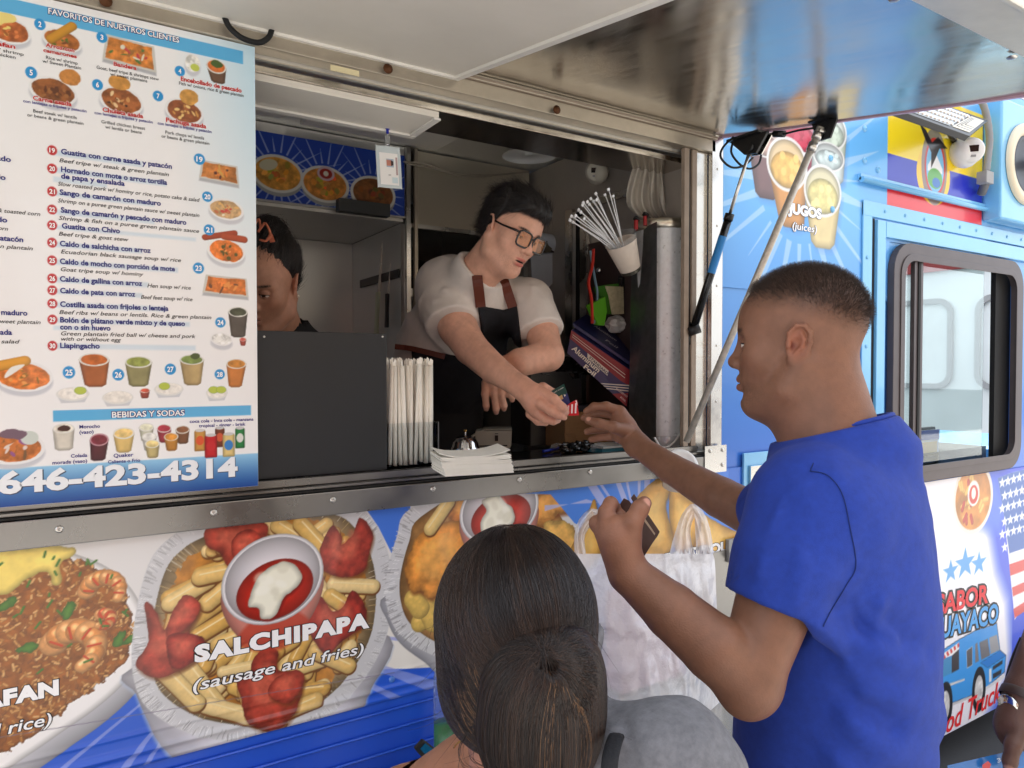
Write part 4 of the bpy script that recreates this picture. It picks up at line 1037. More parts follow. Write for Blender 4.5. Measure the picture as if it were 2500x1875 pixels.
dish(ma(60, 250), .034, .023, (186, 100, 50), 5, extra=[(220, 130, 70), (236, 214, 120), (160, 90, 40)]); M.poly(catmull([ma(-200, 120), ma(60, 110), ma(140, 170), ma(40, 200), ma(-200, 260)], 4), (236, 216, 130), rough=0.004)
dish(ma(1095, 450), .044, .026, (206, 128, 58), 8, tray=True, extra=[(226, 220, 200), (196, 70, 70), (90, 120, 60), (160, 110, 60), (232, 150, 70)])
dish(ma(1625, 530), .014, .018, (232, 230, 222), 2, extra=[(240, 240, 232)]); M.poly(M.ell(ma(1645, 570), .008, .007), (196, 206, 90))
def pot(k, top, rx, rz, bot, rb, body, liq, rim=(226, 226, 220), seed=1):
    T, B = k(*top), k(*bot)
    M.poly([(T[0] - rx, T[1]), (B[0] - rb, B[1]), (B[0] - rb * .6, B[1] - rb * .25), (B[0] + rb * .6, B[1] - rb * .25), (B[0] + rb, B[1]), (T[0] + rx, T[1])], body, var=0.12, vs=60, shade=0.006, seed=seed)
    M.poly(M.ell(T, rx, rz), rim); M.poly(M.ell(T, rx * .86, rz * .8), liq, var=0.25, vs=120, seed=seed, rough=0.002)
pot(ma, (1825, 560), .0185, .014, (1840, 690), .0125, (112, 82, 62), (206, 110, 50)); M.poly(M.ell(ma(1830, 540), .011, .007), (74, 96, 44), rough=.004)
dish(ma(450, 770), .036, .025, (140, 84, 44), 11, extra=[(120, 70, 36), (160, 104, 58), (96, 54, 30)]); M.poly(M.ell(ma(590, 650), .016, .014), (192, 128, 62), var=.2, vs=120, rough=.004)
dish(ma(1025, 850), .036, .026, (156, 92, 50), 12, extra=[(70, 46, 34), (206, 150, 90), (120, 70, 40), (232, 200, 150)]); M.poly(M.ell(ma(1010, 700), .018, .013), (206, 146, 70), var=.2, vs=120, rough=.004)
dish(ma(1555, 940), .034, .025, (146, 84, 50), 13, extra=[(216, 170, 100), (206, 150, 80), (146, 90, 50), (236, 200, 130)]); M.poly(M.ell(ma(1595, 820), .0165, .015), (212, 156, 78), var=.2, vs=120, rough=.004)
dish(ma(1850, 1455), .037, .020, (190, 120, 60), 14, tray=True, extra=[(96, 60, 50), (206, 160, 80), (220, 130, 60)])
dish(mb(1910, 385), .033, .021, (196, 160, 116), 15, extra=[(206, 80, 70), (226, 180, 110), (120, 140, 80), (196, 116, 80), (236, 224, 200)])
dish(mb(1910, 735), .036, .025, (218, 118, 50), 16, extra=[(90, 84, 40), (236, 150, 80), (210, 110, 46)]); M.cap(mb(1730, 620), mb(1980, 585), .006, (166, 66, 40), .3); M.cap(mb(1890, 610), mb(2060, 640), .007, (176, 74, 44), .3)
dish(mb(1905, 1030), .043, .020, (214, 120, 56), 17, tray=True, extra=[(232, 150, 76), (110, 70, 50), (226, 220, 210), (206, 110, 50)])
pot(mb, (2008, 1250), .0185, .010, (2010, 1450), .0135, (84, 78, 74), (70, 76, 60)); dish(mb(1870, 1480), .0205, .013, (232, 232, 228), 4, extra=[(240, 240, 236)]); pot(mb, (2050, 1480), .0068, .004, (2050, 1530), .0045, (176, 70, 60), (196, 90, 80))
dish(mc(200, 410), .043, .027, (228, 130, 56), 18, extra=[(150, 110, 40), (236, 160, 80), (216, 116, 46)]); M.cap(mc(-40, 330), mc(210, 280), .009, (226, 160, 60), .3); M.poly(catmull([mc(40, 400), mc(100, 330), mc(210, 315), mc(60, 420)], 4), (236, 234, 226))
dish(mc(90, 1010), .050, .030, (196, 116, 58), 19, extra=[(206, 120, 60), (120, 90, 60), (150, 90, 140), (226, 210, 200)]); M.poly(M.ell(mc(250, 930), .013, .012), (206, 214, 206)); M.poly(M.ell(mc(110, 900), .02, .009), (120, 96, 110), rough=.006)
pot(mc, (795, 270), .024, .012, (805, 480), .017, (168, 96, 52), (196, 104, 44)); pot(mc, (1170, 290), .0225, .011, (1170, 480), .016, (146, 140, 96), (150, 160, 80)); pot(mc, (1620, 270), .0215, .010, (1625, 470), .015, (186, 160, 110), (130, 150, 80)); pot(mc, (1995, 305), .019, .010, (1985, 490), .0125, (206, 126, 60), (196, 130, 56))
M.poly(M.ell(mc(1650, 240), .009, .006), (80, 92, 50), rough=.004)
for q, lm in (((615, 560), 1), ((995, 590), 0), ((1425, 520), 1), ((1830, 550), 2)):
    c = mc(*q); rx = .0255 if q[0] < 1500 else .020
    M.poly([(c[0] - rx, c[1]), (c[0] - rx * .7, c[1] - .016), (c[0] + rx * .7, c[1] - .015), (c[0] + rx, c[1])], (206, 208, 212)); M.poly(M.ell(c, rx, .0125), (226, 226, 222)); M.poly(M.ell((c[0], c[1] + .001), rx * .88, .0105), (238, 234, 226), var=.12, vs=200, rough=.002)
    for i in range(lm): M.poly(M.ell((c[0] + rx * (.45 if lm == 1 and q[0] < 700 else -.3 + .7 * i), c[1] + .006), .0095, .007), (186, 200, 76), edge=(120, 150, 50), ew=.0012)
pot(mc, (1222, 530), .0085, .0045, (1222, 590), .006, (170, 70, 56), (206, 84, 60))
pot(mc, (537, 850), .0165, .009, (540, 1020), .0135, (216, 210, 196), (226, 220, 206)); M.poly(M.ell(mc(540, 850), .010, .005), (70, 40, 30), rough=.004)
pot(mc, (838, 945), .015, .0115, (828, 1110), .0115, (84, 34, 44), (120, 40, 56), (196, 150, 160)); pot(mc, (1045, 890), .0175, .011, (1045, 1040), .012, (228, 196, 120), (236, 204, 130))
for q, c1 in (((1235, 840), (226, 226, 200)), ((1385, 850), (176, 50, 70)), ((1540, 860), (140, 90, 60)), ((1260, 920), (232, 232, 226)), ((1445, 920), (220, 150, 60)), ((1285, 980), (226, 206, 140))):
    pot(mc, q, .0125, .008, (q[0] + 4, q[1] + 110), .009, tuple(int(v * .86) for v in c1), c1)
def can(x0, x1, y0, y1, c1, c2):
    a, b = mc(x0, y1), mc(x1, y0)
    M.poly([(a[0], a[1] + .002), (a[0] + .0015, a[1]), (b[0] - .0015, a[1]), (b[0], a[1] + .002), (b[0], b[1] - .004), (b[0] - .002, b[1]), (a[0] + .002, b[1]), (a[0], b[1] - .004)], c1, shade=0.006)
    M.poly(M.ell(((a[0] + b[0]) / 2, b[1] - .001), (b[0] - a[0]) * .42, .0032), (206, 206, 206)); M.poly(M.ell(((a[0] + b[0]) / 2, (a[1] + b[1]) / 2), (b[0] - a[0]) * .36, (b[1] - a[1]) * .22), c2)
can(1640, 1735, 860, 1045, (206, 150, 70), (220, 90, 50)); can(1815, 1895, 840, 1010, (120, 60, 40), (206, 90, 60)); can(1985, 2065, 840, 1020, (40, 130, 70), (226, 226, 220)); can(1728, 1832, 900, 1100, (196, 36, 44), (200, 44, 50)); can(1880, 1980, 890, 1092, (226, 200, 130), (60, 130, 200))
BAD = []
for k, q, r, c, n in [(ma, (337, 205), 48, 0, '2'), (ma, (860, 315), 46, 0, '3'), (ma, (1518, 600), 43, 0, '4'), (ma, (263, 612), 50, 0, '5'), (ma, (823, 715), 46, 0, '6'), (ma, (1334, 810), 44, 0, '7'), (ma, (1683, 1343), 47, 0, '19'), (ma, (440, 1268), 42, 1, '19'),
        (mb, (440, 40), 42, 1, '20'), (mb, (440, 233), 42, 1, '21'), (mb, (440, 386), 42, 1, '22'), (mb, (440, 518), 42, 1, '23'), (mb, (440, 665), 42, 1, '24'), (mb, (440, 815), 42, 1, '25'), (mb, (441, 967), 42, 1, '26'), (mb, (442, 1067), 42, 1, '27'), (mb, (442, 1179), 42, 1, '28'), (mb, (443, 1314), 42, 1, '29'), (mb, (443, 1535), 42, 1, '30'),
        (mb, (1750, 277), 44, 0, '20'), (mb, (1765, 557), 46, 0, '21'), (mb, (1675, 880), 47, 0, '23'), (mb, (1860, 1338), 44, 0, '24'), (mc, (582, 377), 53, 0, '25'), (mc, (998, 397), 50, 0, '26'), (mc, (1438, 350), 47, 0, '27'), (mc, (1854, 393), 43, 0, '28')]:
    c0_ = k(*q); rx = abs(k(q[0] + r, q[1])[0] - c0_[0]); rz = abs(k(q[0], q[1] + r)[1] - c0_[1])
    M.poly(M.ell(c0_, rx, rz), (40, 148, 212) if c == 0 else (196, 48, 52), soft=0.0012); BAD.append((c0_, rx, rz, n))
M.build('printed_sheet', MY, PRINTM, menu)
LT = Letters()
def mt(k, off, txt, x0, y0, x1, y1, h, col, bold=0.015, shear=0.0, out=None, ob=0.045):
    a, b = k(x0, y0), k(x1, y1); z = (a[1] + b[1]) / 2; h_ = abs(k((x0 + x1) / 2, 0)[1] - k((x0 + x1) / 2, h)[1])
    LT.add(txt, (a[0], MY, z), (b[0], MY, z), h_, col, bold, shear, out, ob)
RED, NAV, BLK, PUR, WHT = (196, 46, 44), (38, 44, 126), (44, 44, 48), (58, 50, 136), (250, 250, 250)
for (k, t, x0, y0, x1, y1, h) in [(ma, 'Arroz con', 385, 398, 628, 440, 34), (ma, 'camarones', 365, 440, 648, 490, 32), (ma, 'Bandera', 958, 555, 1153, 592, 36), (ma, 'Encebollado de pescado', 1525, 682, 2038, 782, 38), (ma, 'Carne asada', 278, 848, 605, 893, 38), (ma, 'Chuleta asada', 865, 945, 1208, 995, 38), (ma, 'Pechuga asada', 1400, 1030, 1740, 1083, 38), (ma, 'Chaulafan', -260, 350, 130, 400, 36)]:
    mt(k, 0, t, x0, y0, x1, y1, h, RED, 0.03, 0, (246, 240, 240), 0.05)
for (k, t, x0, y0, x1, y1, h) in [(ma, 'Rice w/ shrimp', 388, 497, 655, 548, 28), (ma, 'w/ Sweet Plantain', 358, 528, 684, 588, 28), (ma, 'Goat, beef tripe & shrimps stew', 815, 582, 1340, 680, 28), (ma, 'w/ sweet plantains', 930, 638, 1242, 697, 28), (ma, 'Fish w/ onions, rice & green plantain', 1510, 715, 2055, 820, 28), (ma, 'Beef steak w/ lentils', 280, 950, 648, 1005, 28), (ma, 'or beans & green plantain', 230, 985, 704, 1052, 28), (ma, 'Grilled chicken breast', 855, 1040, 1224, 1097, 28), (ma, 'w/ lentils or beans', 888, 1085, 1195, 1130, 28), (ma, 'Pork chops w/ lentils', 1395, 1130, 1722, 1178, 28), (ma, 'or beans & green plantain', 1362, 1165, 1766, 1220, 28), (ma, 'Rice w/ shrimp', -190, 410, 200, 462, 28), (ma, 'and chicken', -150, 455, 132, 488, 28)]:
    mt(k, 0, t, x0, y0, x1, y1, h, BLK, 0.008)
for (x0, y0, x1, y1) in [(195, 865, 730, 948), (797, 965, 1288, 1040), (1330, 1052, 1785, 1122)]: mt(ma, 0, 'con lentejas o frijoles y patac\u00f3n', x0, y0, x1, y1, 25, PUR, 0.02)
for (k, t, x0, y0, x1, y1) in [(ma, 'Guatita con carne asada y patac\u00f3n', 515, 1305, 1450, 1420), (ma, 'Hornado con mote o arroz tortilla', 515, 1450, 1410, 1560), (ma, 'de papa y ensalada', 515, 1507, 1052, 1568), (mb, 'Sango de camar\u00f3n con maduro', 503, 262, 1357, 352), (mb, 'Sango de camar\u00f3n y pescado con maduro', 513, 410, 1572, 515), (mb, 'Guatita con Chivo', 522, 545, 1012, 585), (mb, 'Caldo de salchicha con arroz', 505, 695, 1272, 750), (mb, 'Caldo de mocho con porci\u00f3n de mote', 505, 845, 1476, 905), (mb, 'Caldo de gallina con arroz', 505, 993, 1200, 1028), (mb, 'Caldo de pata con arroz', 507, 1090, 1142, 1120), (mb, 'Costilla asada con frijoles o lenteja', 507, 1205, 1421, 1240), (mb, 'Bol\u00f3n de pl\u00e1tano verde mixto y de queso', 507, 1337, 1561, 1368), (mb, 'con o sin huevo', 507, 1398, 933, 1405), (mb, 'Llapingacho', 507, 1553, 842, 1558), (ma, 'ado', -30, 1360, 93, 1360), (ma, 'ado', -75, 1513, 48, 1513), (mb, 'ado', -60, 490, 62, 490), (mb, 'atac\u00f3n', 0, 652, 196, 655), (mb, 'maduro', 10, 1273, 232, 1280), (mb, 'ada', 0, 1440, 102, 1443)]:
    mt(k, 0, t, x0, y0, x1, y1, 45, NAV, 0.03)
for (k, t, x0, y0, x1, y1) in [(ma, 'Beef tripe w/ steak & green plantain', 500, 1372, 1425, 1485), (mb, 'Slow roasted pork w/ hominy or rice, potato cake & salad', 488, 185, 1685, 320), (mb, 'Shrimp on a puree green plantain sauce w/ sweet plantain', 488, 325, 1682, 450), (mb, 'Shrimp & fish on a puree green plantain sauce', 495, 470, 1680, 585), (mb, 'Beef tripe & goat stew', 495, 608, 1085, 652), (mb, 'Ecuadorian black sausage soup w/ rice', 513, 755, 1527, 830), (mb, 'Goat tripe soup w/ hominy', 513, 908, 1210, 945), (mb, 'Hen soup w/ rice', 1243, 1042, 1610, 1062), (mb, 'Beef feet soup w/ rice', 1188, 1138, 1624, 1160), (mb, 'Beef ribs w/ beans or lentils. Rice & green plantain', 500, 1268, 1783, 1310), (mb, 'Green plantain fried ball w/ cheese and pork', 515, 1450, 1650, 1468), (mb, 'with or without egg', 515, 1492, 1022, 1500), (mb, '& toasted corn', -20, 410, 340, 438), (mb, 'corn', -40, 560, 68, 560), (mb, 'n plantain', 0, 716, 277, 725), (mb, 'sweet plantain', -30, 1343, 343, 1352), (mb, 'salad', 10, 1513, 167, 1517)]:
    mt(k, 0, t, x0, y0, x1, y1, 34, BLK, 0.008, 0.25)
for (t, x0, y0, x1, y1, h) in [('Morocho', 670, 848, 844, 846, 30), ('(vaso)', 670, 895, 790, 893, 30), ('Colada', 598, 1095, 736, 1090, 30), ('morada (vaso)', 442, 1150, 736, 1140, 30), ('Quaker', 958, 1093, 1125, 1087, 32), ('Caliente o Frio', 911, 1143, 1183, 1132, 28), ('coca cola - Inca cola - manzana', 1600, 802, 2138, 785, 27), ('tropical - ginger - brisk', 1678, 838, 2070, 828, 27)]:
    mt(mc, 0, t, x0, y0, x1, y1, h, (50, 48, 132), 0.02)
mt(ma, 0, 'FAVORITOS DE NUESTROS CLIENTES', 408, 118, 1512, 358, 48, WHT, 0.02, 0, (44, 38, 118), 0.075)
mt(mc, 0, 'BEBIDAS Y SODAS', 945, 758, 1557, 740, 50, WHT, 0.02, 0, (44, 38, 118), 0.075)
for c0_, rx, rz, n in BAD:
    h_ = rz * 0.95; w_ = rx * (0.55 if len(n) == 1 else 1.15)
    LT.add(n, (c0_[0] - w_ / 2, MY, c0_[1] - h_ / 2), (c0_[0] + w_ / 2, MY, c0_[1] - h_ / 2), h_, WHT, 0.03)
a, b = mc(-20, 1465), mc(2005, 1306)
LT.add('646-423-4314', (a[0] + .0012, MY, 1.4345), (b[0] + .0012, MY, 1.4345), 0.0375, (70, 84, 108), 0.045)
LT.add('646-423-4314', (a[0], MY - .0006, 1.436), (b[0], MY - .0006, 1.436), 0.0375, (238, 242, 246), 0.04)
LT.build('lettering', menu)

# ------------------------------------------------------------------ lettering on the truck
def tl(f, txt, x0, y0, x1, y1, hpx, col, bold, shear, out, ob, up=None, tilt=False, Y=-0.0045, space=1.0):
    a, b = f(x0, y0), f(x1, y1)
    if not tilt: z = (a[1] + b[1]) / 2; a = (a[0], z); b = (b[0], z)
    h_ = abs(f((x0 + x1) / 2, 0)[1] - f((x0 + x1) / 2, hpx)[1])
    LW = Letters(); LW.add(txt, (a[0], Y, a[1]), (b[0], Y, b[1]), h_, col, bold, shear, out, ob, space=space); LW.build('lettering', truck)
tl(z6, 'SALCHIPAPA', 1048, 915, 1990, 725, 82, (250, 250, 250), 0.065, 0.0, (30, 28, 30), 0.035, space=1.16)
tl(z6, '(sausage and fries)', 1040, 1062, 1960, 878, 62, (250, 250, 250), 0.012, 0.18, (30, 28, 30), 0.045)
tl(z6, 'CHAULAFAN', -700, 1300, 318, 1082, 84, (250, 250, 250), 0.06, 0.0, (30, 28, 30), 0.035, space=1.08)
tl(z6, '(shrimp fried rice)', -760, 1460, 280, 1268, 70, (250, 250, 250), 0.012, 0.18, (30, 28, 30), 0.045)
tl(z1, 'JUGOS', 610, 1455, 838, 1460, 68, (250, 250, 250), 0.06, 0.0, (60, 80, 100), 0.03)
tl(z1, '(juices)', 640, 1560, 805, 1560, 50, (250, 250, 250), 0.012, 0.1, (90, 110, 140), 0.03)
tl(z4, 'EMPANADAS', 760, 1640, 1140, 1560, 80, (250, 250, 250), 0.04, 0.0, (30, 28, 30), 0.035)
tl(z4, 'DE QUESO', 980, 1590, 1480, 1500, 84, (250, 250, 250), 0.05, 0.0, (30, 28, 30), 0.04)
tl(z3, 'SABOR', 740, 800, 1028, 730, 108, (222, 44, 56), 0.03, 0.0, (30, 30, 36), 0.075, tilt=True)
tl(z3, 'GUAYACO', 700, 950, 1084, 838, 112, (74, 158, 226), 0.03, 0.0, (30, 30, 36), 0.075, tilt=True)
tl(z3, 'Food Truck', 700, 1520, 1105, 1270, 120, (222, 40, 44), 0.012, 0.35, None, 0, tilt=True)
# ------------------------------------------------------------------ things hung on the outside
# loudspeaker
sp = empty('loudspeaker', (3.5, -0.002, 2.27), 'light blue box loudspeaker with cream ring at the right edge of the truck', 'loudspeaker')
m = MB(); m.box((3.295, -0.075, 2.275), (3.76, -0.005, 2.775), PAINTL); m.build('cabinet', sp, bevel=0.008)
c = (3.50, -0.077, 2.525)
m = MB(); m.lathe([(0.172, 0), (0.172, 0.012), (0.160, 0.02), (0.128, 0.014), (0.122, 0.004), (0.122, 0)], c, (0, -1, 0), mat('cream ring', (226, 214, 186), 0.4), 40); m.build('rim', sp)
m = MB(); m.lathe([(0.123, 0.004), (0.112, 0.010), (0.104, 0.003), (0.098, 0.001), (0.045, -0.0), (0.032, 0.003), (0.0001, 0.012)], c, (0, -1, 0), mat('speaker cone', (70, 74, 82), 0.45), 40); m.build('cone', sp)
m = MB(); m.tube([(3.50, -0.085, 2.525), (3.50, -0.118, 2.53)], 0.018, BLACKP, 14); m.box((3.47, -0.13, 2.50), (3.535, -0.118, 2.56), BLACKP); m.build('tweeter', sp, bevel=0.004)
# outside camera
def turret(name, c, out, look, R, label, group=None, matc=WHITEPL):
    root = empty(name, c, label, 'security camera')
    out = Vector(out).normalized(); look = Vector(look).normalized(); c = Vector(c)
    m = MB(); m.lathe([(R * .72, 0), (R * .85, R * .1), (R * 1.0, R * .45), (R * .98, R * .75), (R * .84, R * 1.02), (R * .6, R * 1.2), (0.0001, R * 1.28)], c, out, matc, 28); m.build('housing', root)
    cc = c + out * R * 0.85
    m = MB(); m.lathe([(R * .80, -R * .1), (R * .82, R * .28), (R * .74, R * .48), (R * .66, R * .54), (0.0001, R * .55)], cc, look, matc, 28); m.build('eyeball', root)
    r_ = look.cross(Vector((0, 0, 1))).normalized(); u_ = r_.cross(look)
    m = MB(); p = cc + look * (R * .56) + u_ * R * .08
    m.prism([p - r_ * R * .38 - u_ * R * .18, p + r_ * R * .38 - u_ * R * .18, p + r_ * R * .38 + u_ * R * .22, p - r_ * R * .38 + u_ * R * .22], look * R * .03, mat('dark lens', (20, 22, 24), 0.08)); m.build('lens', root)
    m = MB(); p = cc + look * (R * .56) - u_ * R * .36
    m.prism([p - r_ * R * .25 - u_ * R * .07, p + r_ * R * .25 - u_ * R * .07, p + r_ * R * .25 + u_ * R * .07, p - r_ * R * .25 + u_ * R * .07], look * R * .02, GREYP); m.build('sensor', root)
p = atY(2335, 378, -0.004)
turret('security_camera', (p.x, -0.004, p.z), (-0.15, -1, 0), (-0.75, -0.62, -0.16), 0.062, 'white dome camera mounted outside over the flag print')
p = atX(1470, 424, 1.6)
turret('security_camera', p, (-1, -0.1, 0), (-0.5, -0.85, -0.2), 0.042, 'small beige dome camera inside the kitchen above the white cable ties', matc=mat('beige plastic', (206, 200, 184), 0.4))
# floodlight
fl_ = empty('floodlight', atY(2290, 300, -0.02), 'black framed LED floodlight slung over the flag print under the hatch', 'floodlight')
a, d_, c_, b = atY(2190, 268, -0.22), atY(2367, 332, -0.22), atY(2413, 294, -0.07), atY(2290, 250, -0.07)
nrm = (d_ - a).cross(b - a).normalized()
if nrm.dot(a - CAMP) < 0: nrm = -nrm
m = MB(); m.prism([a, d_, c_, b], nrm * 0.022, BLACKP); m.build('case', fl_, bevel=0.002)
sh = lambda u, v: a + (d_ - a) * u + (b - a) * v + ((c_ - d_) - (b - a)) * u * v - nrm * 0.001
m = MB(); m.prism([sh(.05, .1), sh(.66, .1), sh(.66, .9), sh(.05, .9)], -nrm * .001, mat('led chrome', (110, 110, 108), 0.2, 0.9)); m.prism([sh(.69, .12), sh(.95, .12), sh(.95, .88), sh(.69, .88)], -nrm * .001, mat('pale panel', (216, 210, 190), 0.4)); m.build('glass', fl_)
m = MB()
for i in range(10):
    for j in range(4):
        p = sh(.09 + i * .06 + .02 * (j % 2), .2 + j * .2); m.dome(p, -nrm, 0.011, 0.007, mat('led lens', (226, 228, 226), 0.08, 0.6), 6)
m.build('lens', fl_, kind='stuff')
m = MB()
for k in range(3): 
    for (u0, v0, u1, v1) in ((.72 + .03 * k, .2 + .09 * k, .93, .2 + .09 * k), (.72 + .03 * k, .2 + .09 * k, .72 + .03 * k, .8)):
        m.tube([sh(u0, v0) - nrm * .001, sh(u1, v1) - nrm * .001], 0.0015, GREYP, 6)
m.tube([(a + c_) / 2 + nrm * .02, atY(2330, 345, -0.005)], 0.012, BLACKP, 10); m.build('bracket', fl_)
# conduit
m = MB(); P = catmull([tuple(atY(*q, -0.05)) for q in [(2388, 235), (2402, 260), (2412, 300), (2416, 345), (2412, 385), (2408, 420)]], 5, False)
m.tube(P, [0.0125 + 0.0012 * (i % 2) for i in range(len(P))], mat('grey conduit', (140, 142, 146), 0.5), 14); cdt = m.build('conduit', truck)
m = MB(); q = atY(2405, 432, -0.05); m.box((q.x - .03, q.y - .02, q.z - .03), (q.x + .03, q.y + .02, q.z + .02), GREYP); q2 = atY(2403, 460, -0.04); m.tube([q, q2 + Vector((0, 0, .01)), q2 + Vector((0.02, .02, -.015))], 0.018, mat('dark grey fitting', (104, 106, 110), 0.5), 12); m.build('elbow', cdt, bevel=0.003)
# service recess with pale frame, and latch
m = MB(); q = atY(1815, 1128, -0.01); m.box((q.x, -0.012, 1.14), (q.x + .36, -0.004, 1.385), PAINTL); m.box((q.x + .022, -0.02, 1.10), (q.x + .34, -0.0125, 1.345), ALU); m.box((q.x + .05, -0.024, 1.12), (q.x + .32, -0.0205, 1.325), mat('cream panel', (226, 214, 150), 0.4)); m.build('service_hatch', truck, bevel=0.002)
m = MB(); q = atY(1786, 1345, -0.02); m.box((q.x - .012, -0.02, q.z - .035), (q.x + .05, -0.006, q.z + .035), GREYP); m.tube([q + Vector((-.005, -.01, -.01)), q + Vector((.03, -.012, -.04))], 0.008, RIVET, 10); m.build('latch', truck, bevel=0.002)
# fold-down steel shelf
SZ = 0.74
m = MB(); m.box((0.45, -0.34, SZ - 0.02), (1.62, -0.012, SZ), STEEL); m.box((0.45, -0.343, SZ - 0.05), (1.62, -0.3405, SZ + 0.004), STEEL); m.build('fold_shelf', truck, bevel=0.001)
m = MB(); m.box((1.30, -0.011, SZ + 0.004), (1.78, -0.006, 1.09), SILL); m.build('splash_plate', truck)

# ------------------------------------------------------------------ things on the sill and counter
CZ = 1.3935
# black panel (back of the order screen)
bp_ = empty('black_panel', (0.47, 0.03, 1.412), 'tall dark grey panel standing on the sill between menu and straws', 'panel')
a, b = atY(615, 1188, 0.02), atY(942, 815, 0.02); xr = atY(942, 1000, 0.02).x
m = MB(); m.box((0.27, 0.014, 1.4205), (xr, 0.026, atY(780, 811, .02).z), BLACKM); m.build('panel', bp_, bevel=0.0015)
m = MB(); m.box((xr - .008, 0.027, 1.4205), (xr, 0.035, b.z - .01), BLACKP); m.build('frame', bp_)
for px in (645, 934):
    q = atY(px, 822, 0.0138); r = MB(); r.dome(q, (0, -1, 0), 0.0025, 0.001, RIVET, 8); r.build('screw', bp_)
# straw holder
ACR = mat('clear acrylic', (240, 244, 246), 0.03, trans=1.0, ior=1.12, spec=0.6)
h0, h1 = atY(946, 1145, 0.03).x, atY(1068, 1145, 0.03).x
hz1 = atY(1000, 1032, 0.03).z
so = empty('straw_holder', ((h0 + h1) / 2, 0.05, 1.412), 'clear acrylic box holding the paper-wrapped straws', 'straw holder')
m = MB()
m.box((h0, 0.028, 1.4215), (h1, 0.030, hz1), ACR); m.box((h0, 0.080, 1.4215), (h1, 0.082, hz1), ACR); m.box((h0, 0.0305, 1.4215), (h0 + .002, 0.0795, hz1), ACR); m.box((h1 - .002, 0.0305, 1.4215), (h1, 0.0795, hz1), ACR)
m.build('wall', so)
m = MB(); m.box((h1 + .0005, 0.028, 1.4205), (h1 + .0035, 0.082, hz1), mat('smoky edge', (90, 92, 94), 0.2)); m.box((h0 + .002, 0.031, 1.4205), (h1 - .002, 0.0795, 1.4235), ACR); m.build('base', so)
PAPER = mat('straw paper', (246, 243, 232), 0.65, sss=0.0, var=0.04, vscale=60, bump=0.12, bscale=60)
sm = MB(); L_ = 0.232
sm.tube([(0, 0, 0), (0, 0, L_ * .5), (0, 0, L_)], [0.0058, 0.0060, 0.0056], PAPER, 8, flat=0.75)
sm.add([(-.006, 0, L_), (.006, .0003, L_), (.0066, 0.0006, L_ + .012), (.0005, -0.001, L_ + .016), (-.003, 0, L_ + .009), (-.0062, 0.0008, L_ + .013)], [(0, 1, 2, 3, 4, 5)], PAPER)
sme = sm.mesh('wrapped_straw')
rs = random.Random(5); n = 0
for row in range(4):
    for i in range(9):
        x = h0 + .007 + (h1 - h0 - .014) * (i + .5 * (row % 2)) / 8.6 + rs.uniform(-.001, .001); y = 0.036 + row * 0.0125
        o = place('wrapped_straw', sme, None, label='paper-wrapped straw standing in the clear box on the sill', cat='straw', group='wrapped straws in the clear box')
        o.location = (x, y, 1.4245 + rs.uniform(0, .006)); tx = (i / 8 - .5) * 0.02 + rs.uniform(-.06, .05)
        top = x + math.sin(tx) * .24
        if top < h0 - .001 or top > h1 + .004: tx = 0.008
        o.rotation_euler = (rs.uniform(-.03, .02), tx, rs.uniform(-1, 1)); n += 1
# napkins
nk = empty('napkin_stack', atZ(1160, 1150, CZ), 'stack of folded white paper napkins overhanging the steel sill', 'napkins')
nc = atZ(1098, 1164, 1.4215); base = Vector((nc.x + .083, nc.y + .05, 1.4215))
bmn = MB(); NAP = mat('napkin paper', (238, 236, 226), 0.85, var=0.03, vscale=50, bump=0.2, bscale=150)
nseg = 10
def napkin(curl):
    V = []; 
    for j in range(2):
        for i in range(nseg + 1):
            u = i / nseg; x = -.079 + .158 * u; lift = curl * (max(0, u - .55) ** 2 * .5 + max(0, .3 - u) ** 2 * .9)
            for y in (-.05, .05): V.append((x, y, lift + j * .0017))
    k = nseg + 1; F = []
    for i in range(nseg):
        a = 2 * i; F += [(a, a + 1, a + 3, a + 2), (2 * k + a, 2 * k + a + 2, 2 * k + a + 3, 2 * k + a + 1), (a, a + 2, 2 * k + a + 2, 2 * k + a), (a + 1, 2 * k + a + 1, 2 * k + a + 3, a + 3)]
    F += [(0, 2 * k, 2 * k + 1, 1), (2 * nseg, 2 * nseg + 1, 2 * k + 2 * nseg + 1, 2 * k + 2 * nseg)]
    return MB().add(V, F, NAP)
nmesh = [napkin(c_).mesh('napkin') for c_ in (0.0, 0.03, 0.12)]
for i in range(20):
    o = place('napkin', nmesh[0 if i < 15 else 1 if i < 19 else 2], nk)
    R = Matrix.Rotation(math.radians(-9 + rs.uniform(-1.5, 1.5) - i * .25), 4, 'Z') @ Matrix.Rotation(math.radians(2.0), 4, 'X')
    o.matrix_local = Matrix.Translation(base - Vector(nk.location) + Vector((rs.uniform(-.0015, .0015) - .0004 * i, rs.uniform(-.002, .002), 0.0 + i * .00205))) @ R
